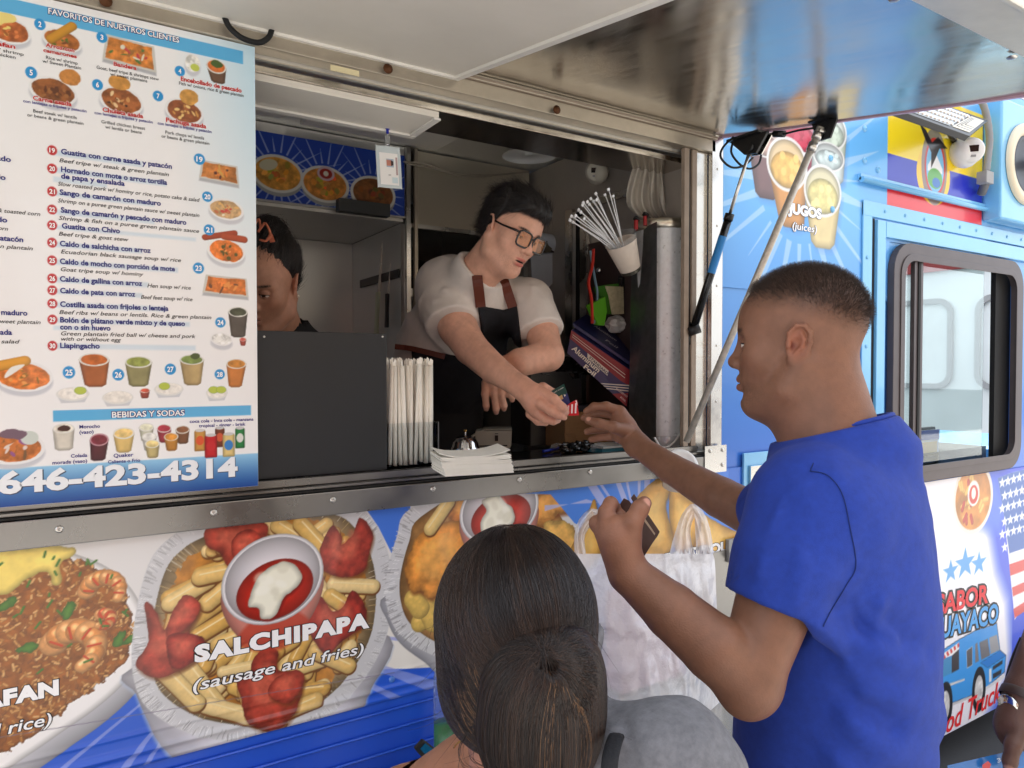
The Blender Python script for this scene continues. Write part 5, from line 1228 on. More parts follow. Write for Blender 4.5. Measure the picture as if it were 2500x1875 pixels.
# bell
q = atZ(1134, 1112, CZ); q = atY(1136, 1100, 0.26); q.z = CZ
be = empty('call_bell', q, 'chrome counter bell behind the napkins', 'bell')
CHR = mat('chrome', (210, 210, 212), 0.06, 1.0)
bz = atY(1136, 1062, 0.26).z
Rb = 0.040
m = MB(); m.lathe([(Rb * 1.05, -.004), (Rb * 1.05, 0), (Rb * .98, .004), (Rb * .9, .016), (Rb * .7, .027), (Rb * .4, .034), (0.0001, .036)], q + Vector((0, 0, bz - CZ - .036)), (0, 0, 1), CHR, 32); m.build('dome', be)
m = MB(); m.tube([q + Vector((0, 0, bz - CZ)), q + Vector((0, 0, bz - CZ + .010))], 0.003, CHR, 10); m.tube([q + Vector((0, 0, bz - CZ + .010)), q + Vector((0, 0, bz - CZ + .015))], 0.0052, mat('brass', (196, 160, 96), 0.25, 1.0), 12); m.build('plunger', be)
m = MB(); m.lathe([(0.04, 0), (0.04, .004), (0.006, .008), (0.006, bz - CZ - .03)], q, (0, 0, 1), BLACKP, 24); m.build('base', be)
# payment terminal
q = atZ(1202, 1100, CZ); pt_ = empty('payment_terminal', q, 'light grey plastic terminal beside the chrome bell', 'card terminal')
ux, uy = Rt, Fh
def loc(o, a, b, z): return Vector(o) + ux * a + uy * b + Vector((0, 0, z))
sc = 2.26 / FPX
m = MB(); G2 = mat('terminal grey', (168, 166, 156), 0.45)
P = [loc(q, -42 * sc, 0, .012), loc(q, -36 * sc, 0, 0.002), loc(q, 36 * sc, 0, .002), loc(q, 45 * sc, 0, .012), loc(q, 47 * sc, 0, .062), loc(q, -22 * sc - .025, 0, .062)]
m.prism(P, uy * 0.10, G2); m.build('body', pt_, bevel=0.004)
m = MB(); m.prism([loc(q, -52 * sc, -.0, .045), loc(q, -22 * sc, -.0, .0665), loc(q, 46 * sc, 0, .0665), loc(q, 46 * sc, 0, .0635), loc(q, -20 * sc, 0, .0635), loc(q, -48 * sc, 0, .040)], uy * 0.10, G2); m.build('lid', pt_, bevel=0.001)
m = MB(); m.prism([loc(q, 6 * sc, -.001, .030), loc(q, 14 * sc, -.001, .030), loc(q, 14 * sc, -.001, .048), loc(q, 6 * sc, -.001, .048)], uy * -0.001, BLACKP); m.prism([loc(q, -36 * sc, -.001, .012), loc(q, 36 * sc, -.001, .014), loc(q, 36 * sc, -.001, .018), loc(q, -36 * sc, -.001, .016)], uy * -.001, BLACKP); m.prism([loc(q, 6 * sc, -.001, .052), loc(q, 14 * sc, -.001, .052), loc(q, 14 * sc, -.001, .054), loc(q, 6 * sc, -.001, .054)], uy * -0.001, BLACKP); m.build('slot', pt_)
# dark steel bin with crumpled wraps
q0, q1 = atY(1290, 1078, 0.46), atY(1520, 1045, 0.36)
bn = empty('storage_bin', (1.22, 0.45, CZ), 'dark grey steel bin behind the outstretched hands, filled with black wrappers', 'bin')
zt_ = atY(1300, 912, 0.46).z
m = MB()
x0_, x1_ = atY(1296, 1000, 0.46).x, 1.52
BN = mat('dull steel', (104, 106, 106), 0.42, 0.7, var=0.3, vscale=8)
m.box((x0_, 0.46, CZ + .0), (x1_, 0.464, zt_), BN); m.box((x0_, 0.465, CZ), (x0_ + .004, 0.58, zt_), BN); m.box((x1_ - .004, 0.465, CZ), (x1_, 0.58, zt_), BN); m.box((x0_, 0.581, CZ), (x1_, 0.585, zt_), BN); m.box((x0_ - .006, 0.452, zt_), (x1_ + .004, 0.4595, zt_ + .006), BN)
m.build('wall', bn)
def crumple(name, c, r, mm, seed, label=None, cat=None, parent=None, sq=(1, 1, .6), sub=3, amp=.45):
    bm = bmesh.new(); bmesh.ops.create_icosphere(bm, subdivisions=sub, radius=1.0)
    for v in bm.verts:
        p = v.co; n = math.sin(p.x * 7 + seed) * math.sin(p.y * 6.3 + seed * 2) + math.sin(p.z * 9 + p.x * 5 + seed * 3) * .6 + (((v.index * 7919 + seed * 13) % 97) / 97 - .5) * .9
        v.co = Vector((p.x * sq[0], p.y * sq[1], p.z * sq[2])) * r * (1 + amp * .5 * n)
    me = bpy.data.meshes.new(name); bm.to_mesh(me); bm.free(); me.materials.append(mm)
    c = Vector(c)
    if parent is not None: c = c - world_loc(parent)
    o = place(name, me, parent, label=label, cat=cat); o.location = c
    return o
BAGB = mat('black film', (30, 30, 32), 0.18, spec=0.8)
CLR = mat('clear film', (236, 240, 242), 0.12, trans=0.75, ior=1.1, alpha=0.55, spec=0.8)
crumple('plastic_wrap', (x0_ + .06, .50, zt_ + .012), .05, mat('grey film', (120, 122, 122), 0.15, alpha=0.8, spec=0.9), 4, 'crumpled clear film heaped at the left end of the steel bin', 'plastic wrap')
crumple('plastic_wrap', (x0_ + .19, .51, zt_ + .020), .07, BAGB, 9, 'crumpled black wrapper heaped on the steel bin behind the foil box', 'plastic wrap')
# cardboard box, dark tray
q = atY(1380, 1000, 0.34)
cb = empty('cardboard_box', (q.x + .1, 0.36, CZ), 'open brown cardboard box on the counter behind the customer\'s hand', 'cardboard box')
zc = atY(1460, 1004, .34).z; CBM = mat('cardboard', (140, 108, 74), 0.8, var=0.1, vscale=30, stretch=(1, 1, 12), bump=0.2, bscale=60)
m = MB(); m.box((q.x, .34, CZ), (q.x + .20, .344, zc), CBM); m.box((q.x, .345, CZ), (q.x + .004, .45, zc), CBM); m.box((q.x + .196, .345, CZ), (q.x + .20, .45, zc), CBM); m.build('wall', cb)
m = MB(); m.prism([(q.x, .337, CZ + .004), (q.x + .045, .337, CZ + .004), (q.x + .028, .325, CZ + .045), (q.x - .012, .33, CZ + .05)], (0, -.002, 0), CBM); m.build('flap', cb)
m = MB(); m.box((q.x - .01, .335, zc + .003), (q.x + .21, .45, zc + .022), mat('dark tray film', (50, 54, 60), 0.25)); tr = m.build('dark_tray', label='flat dark tray lying across the cardboard box', cat='tray', bevel=0.002)
# crumpled wraps, pen and notebook at the counter front
for (px, py, r, mm, sd, lb) in ((1392, 1086, .030, BAGB, 3, 'black crumpled wrapper lying on the counter right of the blue pen'), (1425, 1084, .032, BAGB, 7, 'shiny black wrapper crumpled below the cardboard box'), (1362, 1078, .018, CLR, 5, 'small twist of clear film beside the blue pen'), (1462, 1086, .026, CLR, 8, 'ball of clear film below the customer\'s fingers')):
    q = atZ(px, py + 18, CZ); crumple('plastic_wrap', q + Vector((0, 0, r * .5)), r, mm, sd, lb, 'plastic wrap', sq=(1.2, .8, .55))
m = MB(); a, b = atZ(1326, 1102, CZ + .006), atZ(1368, 1094, CZ + .006); m.tube([a, b], 0.0042, mat('blue pen plastic', (24, 44, 150), 0.3), 10); pn = m.build('pen', label='blue ballpoint pen lying on the black counter', cat='pen')
m = MB(); a = atZ(1470, 1108, CZ + .001); m.box((a.x, a.y, CZ + .0005), (a.x + .14, a.y + .10, CZ + .014), mat('teal cover', (40, 96, 110), 0.4)); m.box((a.x + .004, a.y + .002, CZ + .0145), (a.x + .136, a.y + .098, CZ + .022), mat('grey pages', (190, 190, 186), 0.7)); m.build('notebook', label='teal covered pad lying behind the customer\'s wrist', cat='notebook', bevel=0.001)
# foil boxes
def foilbox(name, P1, P2, P3, P4, off, label, front, topc, text):
    root = empty(name, P4, label, 'foil box'); off = Vector(off)
    m = MB(); m.prism([P1, P2, P3, P4], off, front); m.build('carton', root, bevel=0.002)
    return root
P1, P2, P3, P4 = atY(1395, 806, .34), atY(1540, 905, .23), atY(1530, 993, .23), atY(1384, 862, .34)
NAVY = mat('navy card', (34, 40, 92), 0.35, coat=0.3); MAR = mat('maroon card', (140, 34, 46), 0.35, coat=0.3)
off = atY(1432, 782, .43) - P1
fb = empty('foil_box', P4, 'navy and maroon aluminium foil carton tilted against the metal tube', 'foil box')
m = MB(); m.prism([P1, P2, P3, P4], off, NAVY); m.build('carton', fb, bevel=0.0015)
nf = (P2 - P1).cross(P4 - P1).normalized()
if nf.y > 0: nf = -nf
U = lambda u, v, k=1: P1 + (P2 - P1) * u + (P4 - P1) * v * (1 - u) + (P3 - P2) * v * u + nf * 0.0006 * k
m = MB()
m.add([U(0, 0), U(1, 0), U(1, .42), U(0.86, .46), U(0, .36)], [(0, 1, 2, 3, 4)], MAR); m.add([U(.76, 1), U(1, .62), U(1, 1)], [(0, 1, 2)], MAR)
CR = mat('cream ink', (226, 218, 206), 0.5)
for k in range(3):
    a_ = .55 + k * .045; m.add([U(a_ + .02 - .01, 1.0 , 2), U(a_ + .04 - .01, 1.0, 2), U(1, .40 + k * .075 + .03, 2), U(1, .40 + k * .075, 2)], [(0, 1, 2, 3)], CR)
for k in range(2): m.add([U(.03, .13 + k * .09, 2), U(.92, .2 + k * .09, 2), U(.92, .22 + k * .09, 2), U(.03, .15 + k * .09, 2)], [(0, 1, 2, 3)], CR)
m.add([U(.30, .40, 2), U(.66, .44, 2), U(.65, .62, 2), U(.31, .56, 2)], [(0, 1, 2, 3)], CR)
m.build('print', fb)
lt = Letters(); up_ = (P1 - P4)
def ft(t, u0, v0, u1, v1, h, col, b=0.02, sh=0.0): lt.add(t, U(u0, v0, 3), U(u1, v1, 3), h, col, b, sh, up=up_, lift=nf * .0004)
ft('Aluminum', .05, .72, .50, .76, .017, (232, 226, 214), .03); ft('Foil', .26, 1.0 - .02, .46, .98, .0, (232, 226, 214), .03) if 0 else None
lt.add('Foil', U(.27, 1.0, 3), U(.45, .98, 3), .015, (232, 226, 214), .03, up=up_, lift=nf * .0004)
ft('STANDARD', .33, .53, .64, .60, .008, (34, 34, 70)); ft('FOODSERVICE', .80, .80, .985, .77, .006, (226, 200, 200)); ft('FOIL', .88, .93, .975, .92, .006, (226, 200, 200))
lt.build('lettering', fb, kind='stuff')
T1, T2 = P1 + off * .12 + Vector((0, 0, .002)), P2 + off * .12 + Vector((0, 0, .002))
up2 = Vector((.0, .004, .018))
P1b, P2b = T1 + up2, T2 + up2
fb2 = empty('foil_box', P1b, 'second dark foil carton lying on top of the tilted one', 'foil box')
m = MB(); o2 = off * .95
m.prism([T1 + off.normalized() * .004 + Vector((0, 0, .003)), T2 + off.normalized() * .004 + Vector((0, 0, .003)), T2 + up2, T1 + up2], o2, NAVY); m.build('carton', fb2, bevel=0.001)
lt = Letters(); nn = (T2 - T1).cross(off).normalized()
if nn.z < 0: nn = -nn
for t, u0, u1, v in (('Aluminum', .22, .62, .55), ('Foil', .50, .72, .2)):
    A_ = T1 + up2 + (T2 - T1) * u0 + o2 * v + nn * .001; B_ = T1 + up2 + (T2 - T1) * u1 + o2 * v + nn * .001
    lt.add(t, A_, B_, .02, (206, 206, 210), .02, .2, up=o2, lift=nn * .0004)
lt.build('lettering', fb2, kind='stuff')
# galvanised lid dispenser tube
tc = atY(1616, 800, 0.135); tz1 = atY(1600, 545, .12).z
tb = empty('metal_tube', (tc.x, tc.y, CZ), 'tall galvanised steel tube standing inside the right end of the window', 'metal tube')
m = MB(); Rt_ = 0.083
m.lathe([(Rt_, 0), (Rt_, tz1 - CZ)], (tc.x, tc.y, CZ), (0, 0, 1), GALV, 48); m.lathe([(Rt_ - .002, tz1 - CZ), (Rt_ - .002, 0)], (tc.x, tc.y, CZ), (0, 0, 1), GALV, 48); m.build('body', tb)
m = MB(); e1, e2 = atY(1536, 560, .20), atY(1604, 545, .055)
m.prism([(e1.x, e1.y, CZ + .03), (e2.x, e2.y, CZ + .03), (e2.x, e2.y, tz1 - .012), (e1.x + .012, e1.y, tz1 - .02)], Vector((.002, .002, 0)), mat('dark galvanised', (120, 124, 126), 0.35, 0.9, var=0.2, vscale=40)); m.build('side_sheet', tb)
m = MB(); m.lathe([(Rt_ + .002, 0), (Rt_ + .007, .004), (Rt_ + .007, .026), (Rt_ + .002, .030)], (tc.x, tc.y, tz1 - .022), (0, 0, 1), mat('band metal', (206, 198, 180), 0.3, 0.9), 48); m.build('band', tb)
m = MB(); m.lathe([(Rt_ + .001, 0), (Rt_ + .001, .05)], (tc.x, tc.y, CZ + .002), (0, 0, 1), mat('clear band', (220, 224, 226), 0.1, 0.3, bump=0.8, bscale=40), 48); m.tube(catmull([tuple(atY(*q, .04)) for q in [(1598, 1068), (1615, 1092), (1640, 1085), (1662, 1058), (1676, 1048)]], 4, False), .003, WHITEPL, 8); m.build('tie', tb)
# stack of white lids left of the tube
lc = atY(1574, 1060, .17); ls = empty('lid_stack', (lc.x, lc.y, CZ), 'stack of white plastic lids beside the foot of the metal tube', 'lids')
zl1 = atY(1574, 976, .17).z; nl = 13
lm = MB().lathe([(0.0001, 0), (.040, 0), (.043, .003), (.043, .0045), (.038, .0065), (0.0001, .0065)], (0, 0, 0), (0, 0, 1), WHITEPL, 24).mesh('lid')
for i in range(nl):
    o = place('lid', lm, ls); o.location = (0, 0, .001 + i * (zl1 - CZ) / nl)
# cup of cable ties
top, bot = atY(1516, 592, 0.10), atY(1541, 664, 0.115)
cu = empty('paper_cup', bot, 'tilted printed cup strapped to the metal tube, full of cable ties', 'cup')
ax = (top - bot); Hc = ax.length
m = MB(); PCUP = mat('printed paper', (216, 204, 190), 0.6, var=0.08, vscale=40)
m.lathe([(0.0001, 0), (.028, 0), (.030, .001), (.0465, Hc), (.048, Hc + .002)], bot, ax, PCUP, 32); m.lathe([(.0455, Hc), (.029, .003), (.0001, .003)], bot, ax, PCUP, 32)
m.build('shell', cu)
m = MB(); m.lathe([(.0303, .001), (.0323, .012)], bot - ax.normalized() * .0, ax, mat('dark foot', (70, 68, 60), 0.3, 0.5), 32); m.lathe([(.047, Hc + .002), (.0525, Hc + .018)], bot, ax, CLR, 32); m.build('rim', cu)
m = MB(); an = ax.normalized(); s0 = an.cross(Vector((0, 1, 0))).normalized()
for i in range(5):
    for j in range(16):
        if rs.random() < .3: continue
        hgt = Hc * (.12 + .045 * j); rad = .0300 + (.0465 - .030) * hgt / Hc + .0006; th = -2.2 + i * .42
        pp = bot + an * hgt + (s0 * math.cos(th) + an.cross(s0) * math.sin(th)) * rad; tt = (-s0 * math.sin(th) + an.cross(s0) * math.cos(th))
        w_ = rs.uniform(.0035, .0052); m.add([pp - tt * w_, pp + tt * w_, pp + tt * w_ + an * .0012, pp - tt * w_ + an * .0012], [(0, 1, 2, 3)], mat('faint print', (130, 118, 126), 0.6))
m.build('print', cu)
TIE = mat('white nylon', (226, 228, 230), 0.35)
heads = [(1338, 915), (1232, 950), (1308, 962), (1376, 972), (1192, 992), (1162, 1018), (1127, 1025), (1090, 1085), (1108, 1103), (1030, 1138), (1065, 1133), (1017, 1170), (1043, 1187), (1136, 1158), (1180, 1040), (1240, 1000), (1122, 1045), (1215, 1015)]
for i, (hx, hy) in enumerate(heads):
    hp_ = atY(1100 + hx * .28933, 200 + hy * .28933, 0.06 + .05 * ((i * 7) % 5) / 5); rt_ = bot + ax * .45 + Vector(((i % 5) - 2, ((i * 3) % 5) - 2, 0)) * .006
    root = bpy.data.objects.new('cable_tie', None); root.empty_display_size = .02
    mm = MB(); mid = (hp_ + rt_) / 2 + Vector((0, 0, .004)); mm.tube([rt_, mid, hp_], .0017, TIE, 6)
    dh = (hp_ - mid).normalized(); r2 = dh.cross(Vector((0, 1, 0))).normalized()
    mm.prism([hp_ - r2 * .004, hp_ + r2 * .004, hp_ + r2 * .004 + dh * .007, hp_ - r2 * .004 + dh * .007], Vector((0, .004, 0)), TIE)
    mm.build('cable_tie', label='white cable tie fanning out of the tilted printed cup', cat='cable tie', group='white cable ties in the printed cup')
    bpy.data.objects.remove(root)
for k, (px, py, lb) in enumerate([(1553, 537, 'left black-capped marker on the rim of the metal tube'), (1575, 527, 'right black-capped marker on the rim of the metal tube')]):
    q = atY(px, py, .10); r = MB(); r.tube([q, q + Vector((.004, 0, .006))], .010, BLACKP, 16); r.tube([q + Vector((0, 0, -.03)), q], .006, mat('red barrel', (150, 30, 34), 0.4), 12); r.build('marker', label=lb, cat='marker', bevel=0.001)
# hanging translucent bag in the window corner
m = MB(); nb = 26; rows = [(1545, 408, 1645, 420), (1538, 432, 1655, 450), (1520, 500, 1672, 505), (1560, 530, 1680, 540)]
V = []
for r_i, (xa, ya, xb, yb) in enumerate(rows):
    for i in range(nb):
        u = i / (nb - 1); p = atY(xa + (xb - xa) * u, ya + (yb - ya) * u, .16 + .016 * math.sin(u * 34 + r_i * .8) + .008 * math.sin(u * 80)); V.append(p)
F = [(r_i * nb + i, r_i * nb + i + 1, (r_i + 1) * nb + i + 1, (r_i + 1) * nb + i) for r_i in range(3) for i in range(nb - 1)]
m.add(V, F, mat('milky film', (206, 198, 184), 0.25, alpha=0.7, spec=0.8, sss=0), True)
pb = m.build('plastic_bag', label='folded translucent bag hanging in the upper right corner of the window', cat='plastic bag')
sb = pb.modifiers.new('sub', 'SUBSURF'); sb.levels = sb.render_levels = 2
# roll of paper on the wall
q = atY(1336, 600, .80)
pr = empty('paper_roll', q, 'roll of paper towel on a wall holder right of the server\'s face', 'paper roll')
PT = mat('paper towel', (196, 202, 208), 0.85, var=0.03)
m = MB(); m.tube([q + Vector((-.10, .02, .01)), q + Vector((.07, -.02, .0))], .042, PT, 24); m.build('roll', pr)
m = MB(); P = [atY(*p, .775) for p in [(1296, 625), (1352, 618), (1356, 660), (1350, 690), (1335, 708), (1318, 712), (1300, 690)]]; m.prism(P, (0, .004, 0), PT); m.build('sheet', pr)
m = MB(); q2 = atY(1337, 602, .76); m.tube([q2, q2 + Vector((0, .02, 0))], .022, mat('olive plug', (96, 92, 76), 0.5), 20); m.box((q2.x, q2.y + .004, q2.z - .02), (q2.x + .10, q2.y + .016, q2.z + .02), BLACKP); m.build('bracket', pr)
# straps, green and patterned bags, white jug behind the tube
def sheet_thing(name, pts, Y, th, mm, label, cat, bev=0.001):
    m = MB(); m.prism([atY(x, y, Y) for x, y in pts], (0, th, 0), mm); return m.build(name, label=label, cat=cat, bevel=bev)
m = MB(); m.tube(catmull([tuple(atY(*q, .30)) for q in [(1449, 608), (1446, 650), (1437, 690), (1444, 730), (1446, 790)]], 5, False), .0075, mat('red strap', (196, 48, 34), 0.6), 8, flat=.4); m.build('strap', label='red strap hanging on the door post left of the green bag', cat='strap')
m = MB(); m.tube(catmull([tuple(atY(*q, .32)) for q in [(1441, 612), (1452, 680), (1458, 720), (1450, 790)]], 5, False), .006, mat('pale blue strap', (130, 160, 176), 0.6), 8, flat=.4); m.build('strap', label='pale blue strap hanging beside the red one', cat='strap')
sheet_thing('shopping_bag', [(1439, 745), (1478, 724), (1482, 760), (1476, 795), (1460, 793)], .31, .02, mat('lime fabric', (96, 178, 34), 0.7, var=0.1), 'lime green cloth bag hanging behind the foil boxes', 'cloth bag')
sheet_thing('shopping_bag', [(1458, 700), (1475, 696), (1510, 692), (1520, 760), (1484, 768), (1470, 740)], .33, .02, mat('green fabric', (60, 120, 30), 0.7), 'darker green cloth bag hooked behind the lime one', 'cloth bag')
sheet_thing('patterned_bag', [(1478, 698), (1522, 700), (1524, 766), (1495, 768), (1486, 720)], .325, .004, mat('patterned cloth', (196, 186, 150), 0.8, var=0.25, vscale=60), 'beige patterned cloth hanging behind the metal tube', 'cloth')
crumple('tote_bag', atY(1505, 792, .36), .06, mat('white cloth', (216, 214, 208), 0.8), 2, 'white crumpled cloth bag behind the foil cartons', 'cloth bag', sq=(.7, .5, .5), amp=.2)
for (x, y, lb) in ((1461, 661, 'round chrome hook on the dark brown panel'), ):
    q = atX(x, y, 1.604); m = MB(); m.dome(q, (-1, 0, 0), .012, .008, CHR, 14); m.build('hook', truck)
q = atX(1517, 695, 1.60); m = MB(); m.box((q.x - .004, q.y - .012, q.z - .03), (q.x + .004, q.y + .012, q.z + .03), BLACKP); m.box((q.x - .006, q.y - .003, q.z - .022), (q.x - .0045, q.y + .003, q.z + .022), CHR); m.build('hook', truck)
# knife bar and knives on the alcove side
XS = 1.036
m = MB(); a, b = atX(878, 694, XS), atX(972, 666, XS); m.box((XS, b.y, (a.z + b.z) / 2 - .016), (1.043, a.y, (a.z + b.z) / 2 + .016), mat('bar black', (24, 24, 26), 0.4)); kb = m.build('knife_bar', truck, bevel=0.002)
def knife(px0, py0, px1, py1, px2, py2, w, hm, label):
    a, b, c_ = atX(px0, py0, XS - .004), atX(px1, py1, XS - .004), atX(px2, py2, XS - .004)
    root = empty('kitchen_knife', c_, label, 'knife')
    m = MB(); m.prism([a, a + Vector((0, w * .5, -.03)), b + Vector((0, w, 0)), b + Vector((0, -w * .3, 0))], (-.0015, 0, 0), STEEL); m.build('blade', root)
    m = MB(); m.prism([b + Vector((0, w * .8, -.001)), b + Vector((0, -w * .4, -.001)), b * .5 + c_ * .5 + Vector((0, -w * .25, 0)), c_ + Vector((0, -w * .5, 0)), c_ + Vector((0, w * .7, 0)), b * .5 + c_ * .5 + Vector((0, w * .55, 0))], (-.012, 0, 0), hm); m.build('handle', root, bevel=0.003)
knife(934, 590, 928, 712, 922, 830, .024, mat('cream handle', (196, 200, 168), 0.4), 'large kitchen knife with cream handle on the magnetic bar')
knife(954, 640, 950, 716, 948, 800, .016, BLACKP, 'narrow dark-handled knife right of the large one')
# badge on a reel
bq = atY(945, 302, .197)
bd_ = empty('name_badge', bq, 'photo card in a clear holder hanging from a blue reel', 'badge')
m = MB(); c = atY(945, 305, .19); m.lathe([(0.0001, 0), (.0115, 0), (.0125, .002), (.0125, .005), (.011, .007), (0.0001, .0075)], c, (0, -1, 0), mat('royal blue plastic', (28, 44, 160), 0.35), 24); m.box((c.x - .003, c.y - .004, c.z - .022), (c.x + .003, c.y, c.z - .01), mat('royal blue plastic')); m.build('reel', bd_)
m = MB(); m.lathe([(0.0001, 0), (.0075, 0), (.0001, .0006)], c + Vector((0, -.0078, .001)), (0, -1, 0), WHITEPL, 20); m.build('reel_label', bd_)
m = MB(); a, b = atY(946, 330, .188), atY(948, 362, .188); m.box((a.x - .006, a.y, b.z), (a.x + .006, a.y + .0015, a.z), CLR); m.dome((a.x, a.y - .0003, b.z + .010), (0, -1, 0), .003, .002, CHR, 10); m.tube([c + Vector((0, 0, -.02)), a], .0015, CHR, 6); m.build('strap', bd_)
cor = [atY(*q, .187) for q in [(917, 354), (976, 361), (985, 464), (923, 456)]]
HOL = mat('frosted holder', (196, 206, 208), 0.25, alpha=1.0)
m = MB(); m.prism(catmull([tuple(cor[0] + (cor[1] - cor[0]) * u + (cor[3] - cor[0]) * v) for u, v in [(.08, 0), (.92, 0), (1, .06), (1, .94), (.92, 1), (.08, 1), (0, .94), (0, .06)]], 3), (0, .002, 0), HOL); m.build('holder', bd_, bevel=0.0006)
UB = lambda u, v, k=1: cor[0] + (cor[1] - cor[0]) * u + (cor[3] - cor[0]) * v + Vector((0, -.0005 * k, 0))
m = MB(); m.add([UB(.12, .16), UB(.88, .16), UB(.88, .93), UB(.12, .93)], [(0, 1, 2, 3)], mat('card white', (240, 238, 234), 0.5))
m.add([UB(.40, .30, 2), UB(.70, .30, 2), UB(.70, .50, 2), UB(.40, .50, 2)], [(0, 1, 2, 3)], mat('portrait ground', (170, 184, 200), 0.5)); m.add([UB(.40, .33, 3), UB(.60, .33, 3), UB(.62, .47, 3), UB(.40, .47, 3)], [(0, 1, 2, 3)], mat('portrait tone', (196, 130, 110), 0.5)); m.add([UB(.58, .33, 4), UB(.68, .36, 4), UB(.68, .45, 4), UB(.58, .47, 4)], [(0, 1, 2, 3)], mat('portrait hair', (60, 44, 44), 0.5))
m.add([UB(.78, .25, 2), UB(.86, .25, 2), UB(.86, .68, 2), UB(.78, .68, 2)], [(0, 1, 2, 3)], mat('mauve bar', (186, 160, 160), 0.5)); m.add([UB(.60, .74, 2), UB(.84, .74, 2), UB(.84, .88, 2), UB(.60, .88, 2)], [(0, 1, 2, 3)], mat('mint patch', (206, 222, 226), 0.5))
for v in (.68, .70): m.add([UB(.45, v, 3), UB(.56, v, 3), UB(.56, v + .006, 3), UB(.45, v + .006, 3)], [(0, 1, 2, 3)], mat('ink 40', (60, 60, 60), .5))
m.build('card', bd_)
# plastic dessert cup clipped over the sill
q = atY(1662, 1105, -.045)
m = MB(); axc = Vector((-.12, -.35, .93)).normalized()
cl = empty('plastic_cup', q, 'clear plastic cup with a lid at the right corner of the sill', 'plastic cup')
CUPM = mat('milky clear plastic', (226, 230, 234), 0.12, alpha=0.5, spec=0.8)
ctr = atY(1652, 1150, -.05)
m.lathe([(.0001, -.05), (.034, -.05), (.044, .03), (.046, .04)], ctr, axc, CUPM, 32); m.build('cup', cl)
m = MB(); m.lathe([(.048, .034), (.049, .044), (.043, .052), (.034, .054), (.030, .050), (.0001, .050)], ctr, Vector((-.35, -.75, .55)).normalized(), WHITEPL, 32); m.build('lid', cl)

# ------------------------------------------------------------------ on the shelf: carrier bag, bottle, phone
BAG = mat('white carrier film', (240, 238, 242), 0.16, alpha=0.60, spec=0.9, trans=0.0, wave=(11, 0.06, (1.3, 1, 1)), bump=0.9, bscale=26, bdist=0.012)
cbg = empty('carrier_bag', (1.05, -.14, SZ), 'white translucent carrier bag with stretched handles behind the man\'s wallet hand', 'carrier bag')
def bagsheet(y0, bul):
    # rows of (left px, right px, y px) down the bag
    rows = [(1400, 1745, 1352), (1408, 1748, 1420), (1420, 1750, 1500), (1430, 1756, 1580), (1440, 1762, 1660), (1455, 1768, 1740), (1470, 1766, 1800)]
    V = []; n = 40
    for r, (xa, xb, yy) in enumerate(rows):
        for i in range(n):
            u = i / (n - 1); fold = .012 * math.sin(u * 13 + 2.2 * math.sin(r * 1.1 + u * 3) + r * .7) + .007 * math.sin((u + .3) ** 3 * 21 - r * 1.1) + .006 * math.sin(r * 2.3 + u * 9)
            wgt = max(0.15, 1 - u * 1.1)
            V.append(atY(xa + (xb - xa) * u, yy, y0 + bul * math.sin(math.pi * u) * (.4 + .6 * r / 6) + fold * wgt))
    F = [(r * n + i, r * n + i + 1, (r + 1) * n + i + 1, (r + 1) * n + i) for r in range(6) for i in range(n - 1)]
    return V, F
m = MB(); V, F = bagsheet(-.17, -.10); m.add(V, F, BAG, True); V, F = bagsheet(-.145, .06); m.add(V, F, BAG, True)
o = m.build('body', cbg); sb = o.modifiers.new('sub', 'SUBSURF'); sb.levels = sb.render_levels = 1
def handle(L_, R_, name):
    m = MB(); n = len(L_); V = []
    for (a, b, k) in zip(L_, R_, range(n)):
        for j in range(9):
            u = j / 8; V.append(atY(a[0] + (b[0] - a[0]) * u, a[1] + (b[1] - a[1]) * u, -.16 + .008 * math.sin(u * 15 + k * .6)))
    F = [(k * 9 + j, k * 9 + j + 1, (k + 1) * 9 + j + 1, (k + 1) * 9 + j) for k in range(n - 1) for j in range(8)]
    m.add(V, F, BAG, True); o = m.build(name, cbg); sb = o.modifiers.new('sub', 'SUBSURF'); sb.levels = sb.render_levels = 1
handle([(1632, 1356), (1648, 1300), (1664, 1250), (1688, 1228)], [(1697, 1356), (1686, 1320), (1684, 1285), (1696, 1262)], 'bag_handle')
handle([(1688, 1228), (1716, 1238), (1736, 1290), (1744, 1354)], [(1696, 1262), (1697, 1300), (1700, 1330), (1699, 1354)], 'bag_handle')
handle([(1402, 1355), (1400, 1310), (1410, 1265), (1440, 1240)], [(1432, 1352), (1424, 1320), (1432, 1290), (1470, 1262)], 'bag_handle')
handle([(1440, 1240), (1478, 1245), (1490, 1300), (1500, 1350)], [(1460, 1266), (1466, 1280), (1474, 1320), (1470, 1352)], 'bag_handle')
# food containers in the bag
for (px, py, w_, h_, mm, lb) in ((1575, 1625, .22, .24, mat('pinkish box', (196, 150, 170), 0.6), 'pale pink box showing through the carrier bag'), (1600, 1740, .30, .10, mat('dark tray foil', (150, 154, 158), 0.3, 0.6), 'grey food tray low inside the carrier bag')):
    q = atY(px, py, -.15); m = MB(); z0 = max(q.z - h_ / 2, SZ + .002) if h_ > .12 else SZ + .002
    if h_ > .12: z0 = SZ + .11
    m.box((q.x - w_ / 2, -.185, z0), (q.x + w_ / 2, -.125, z0 + h_), mm); m.build('food_box', label=lb, cat='food box', bevel=0.004)
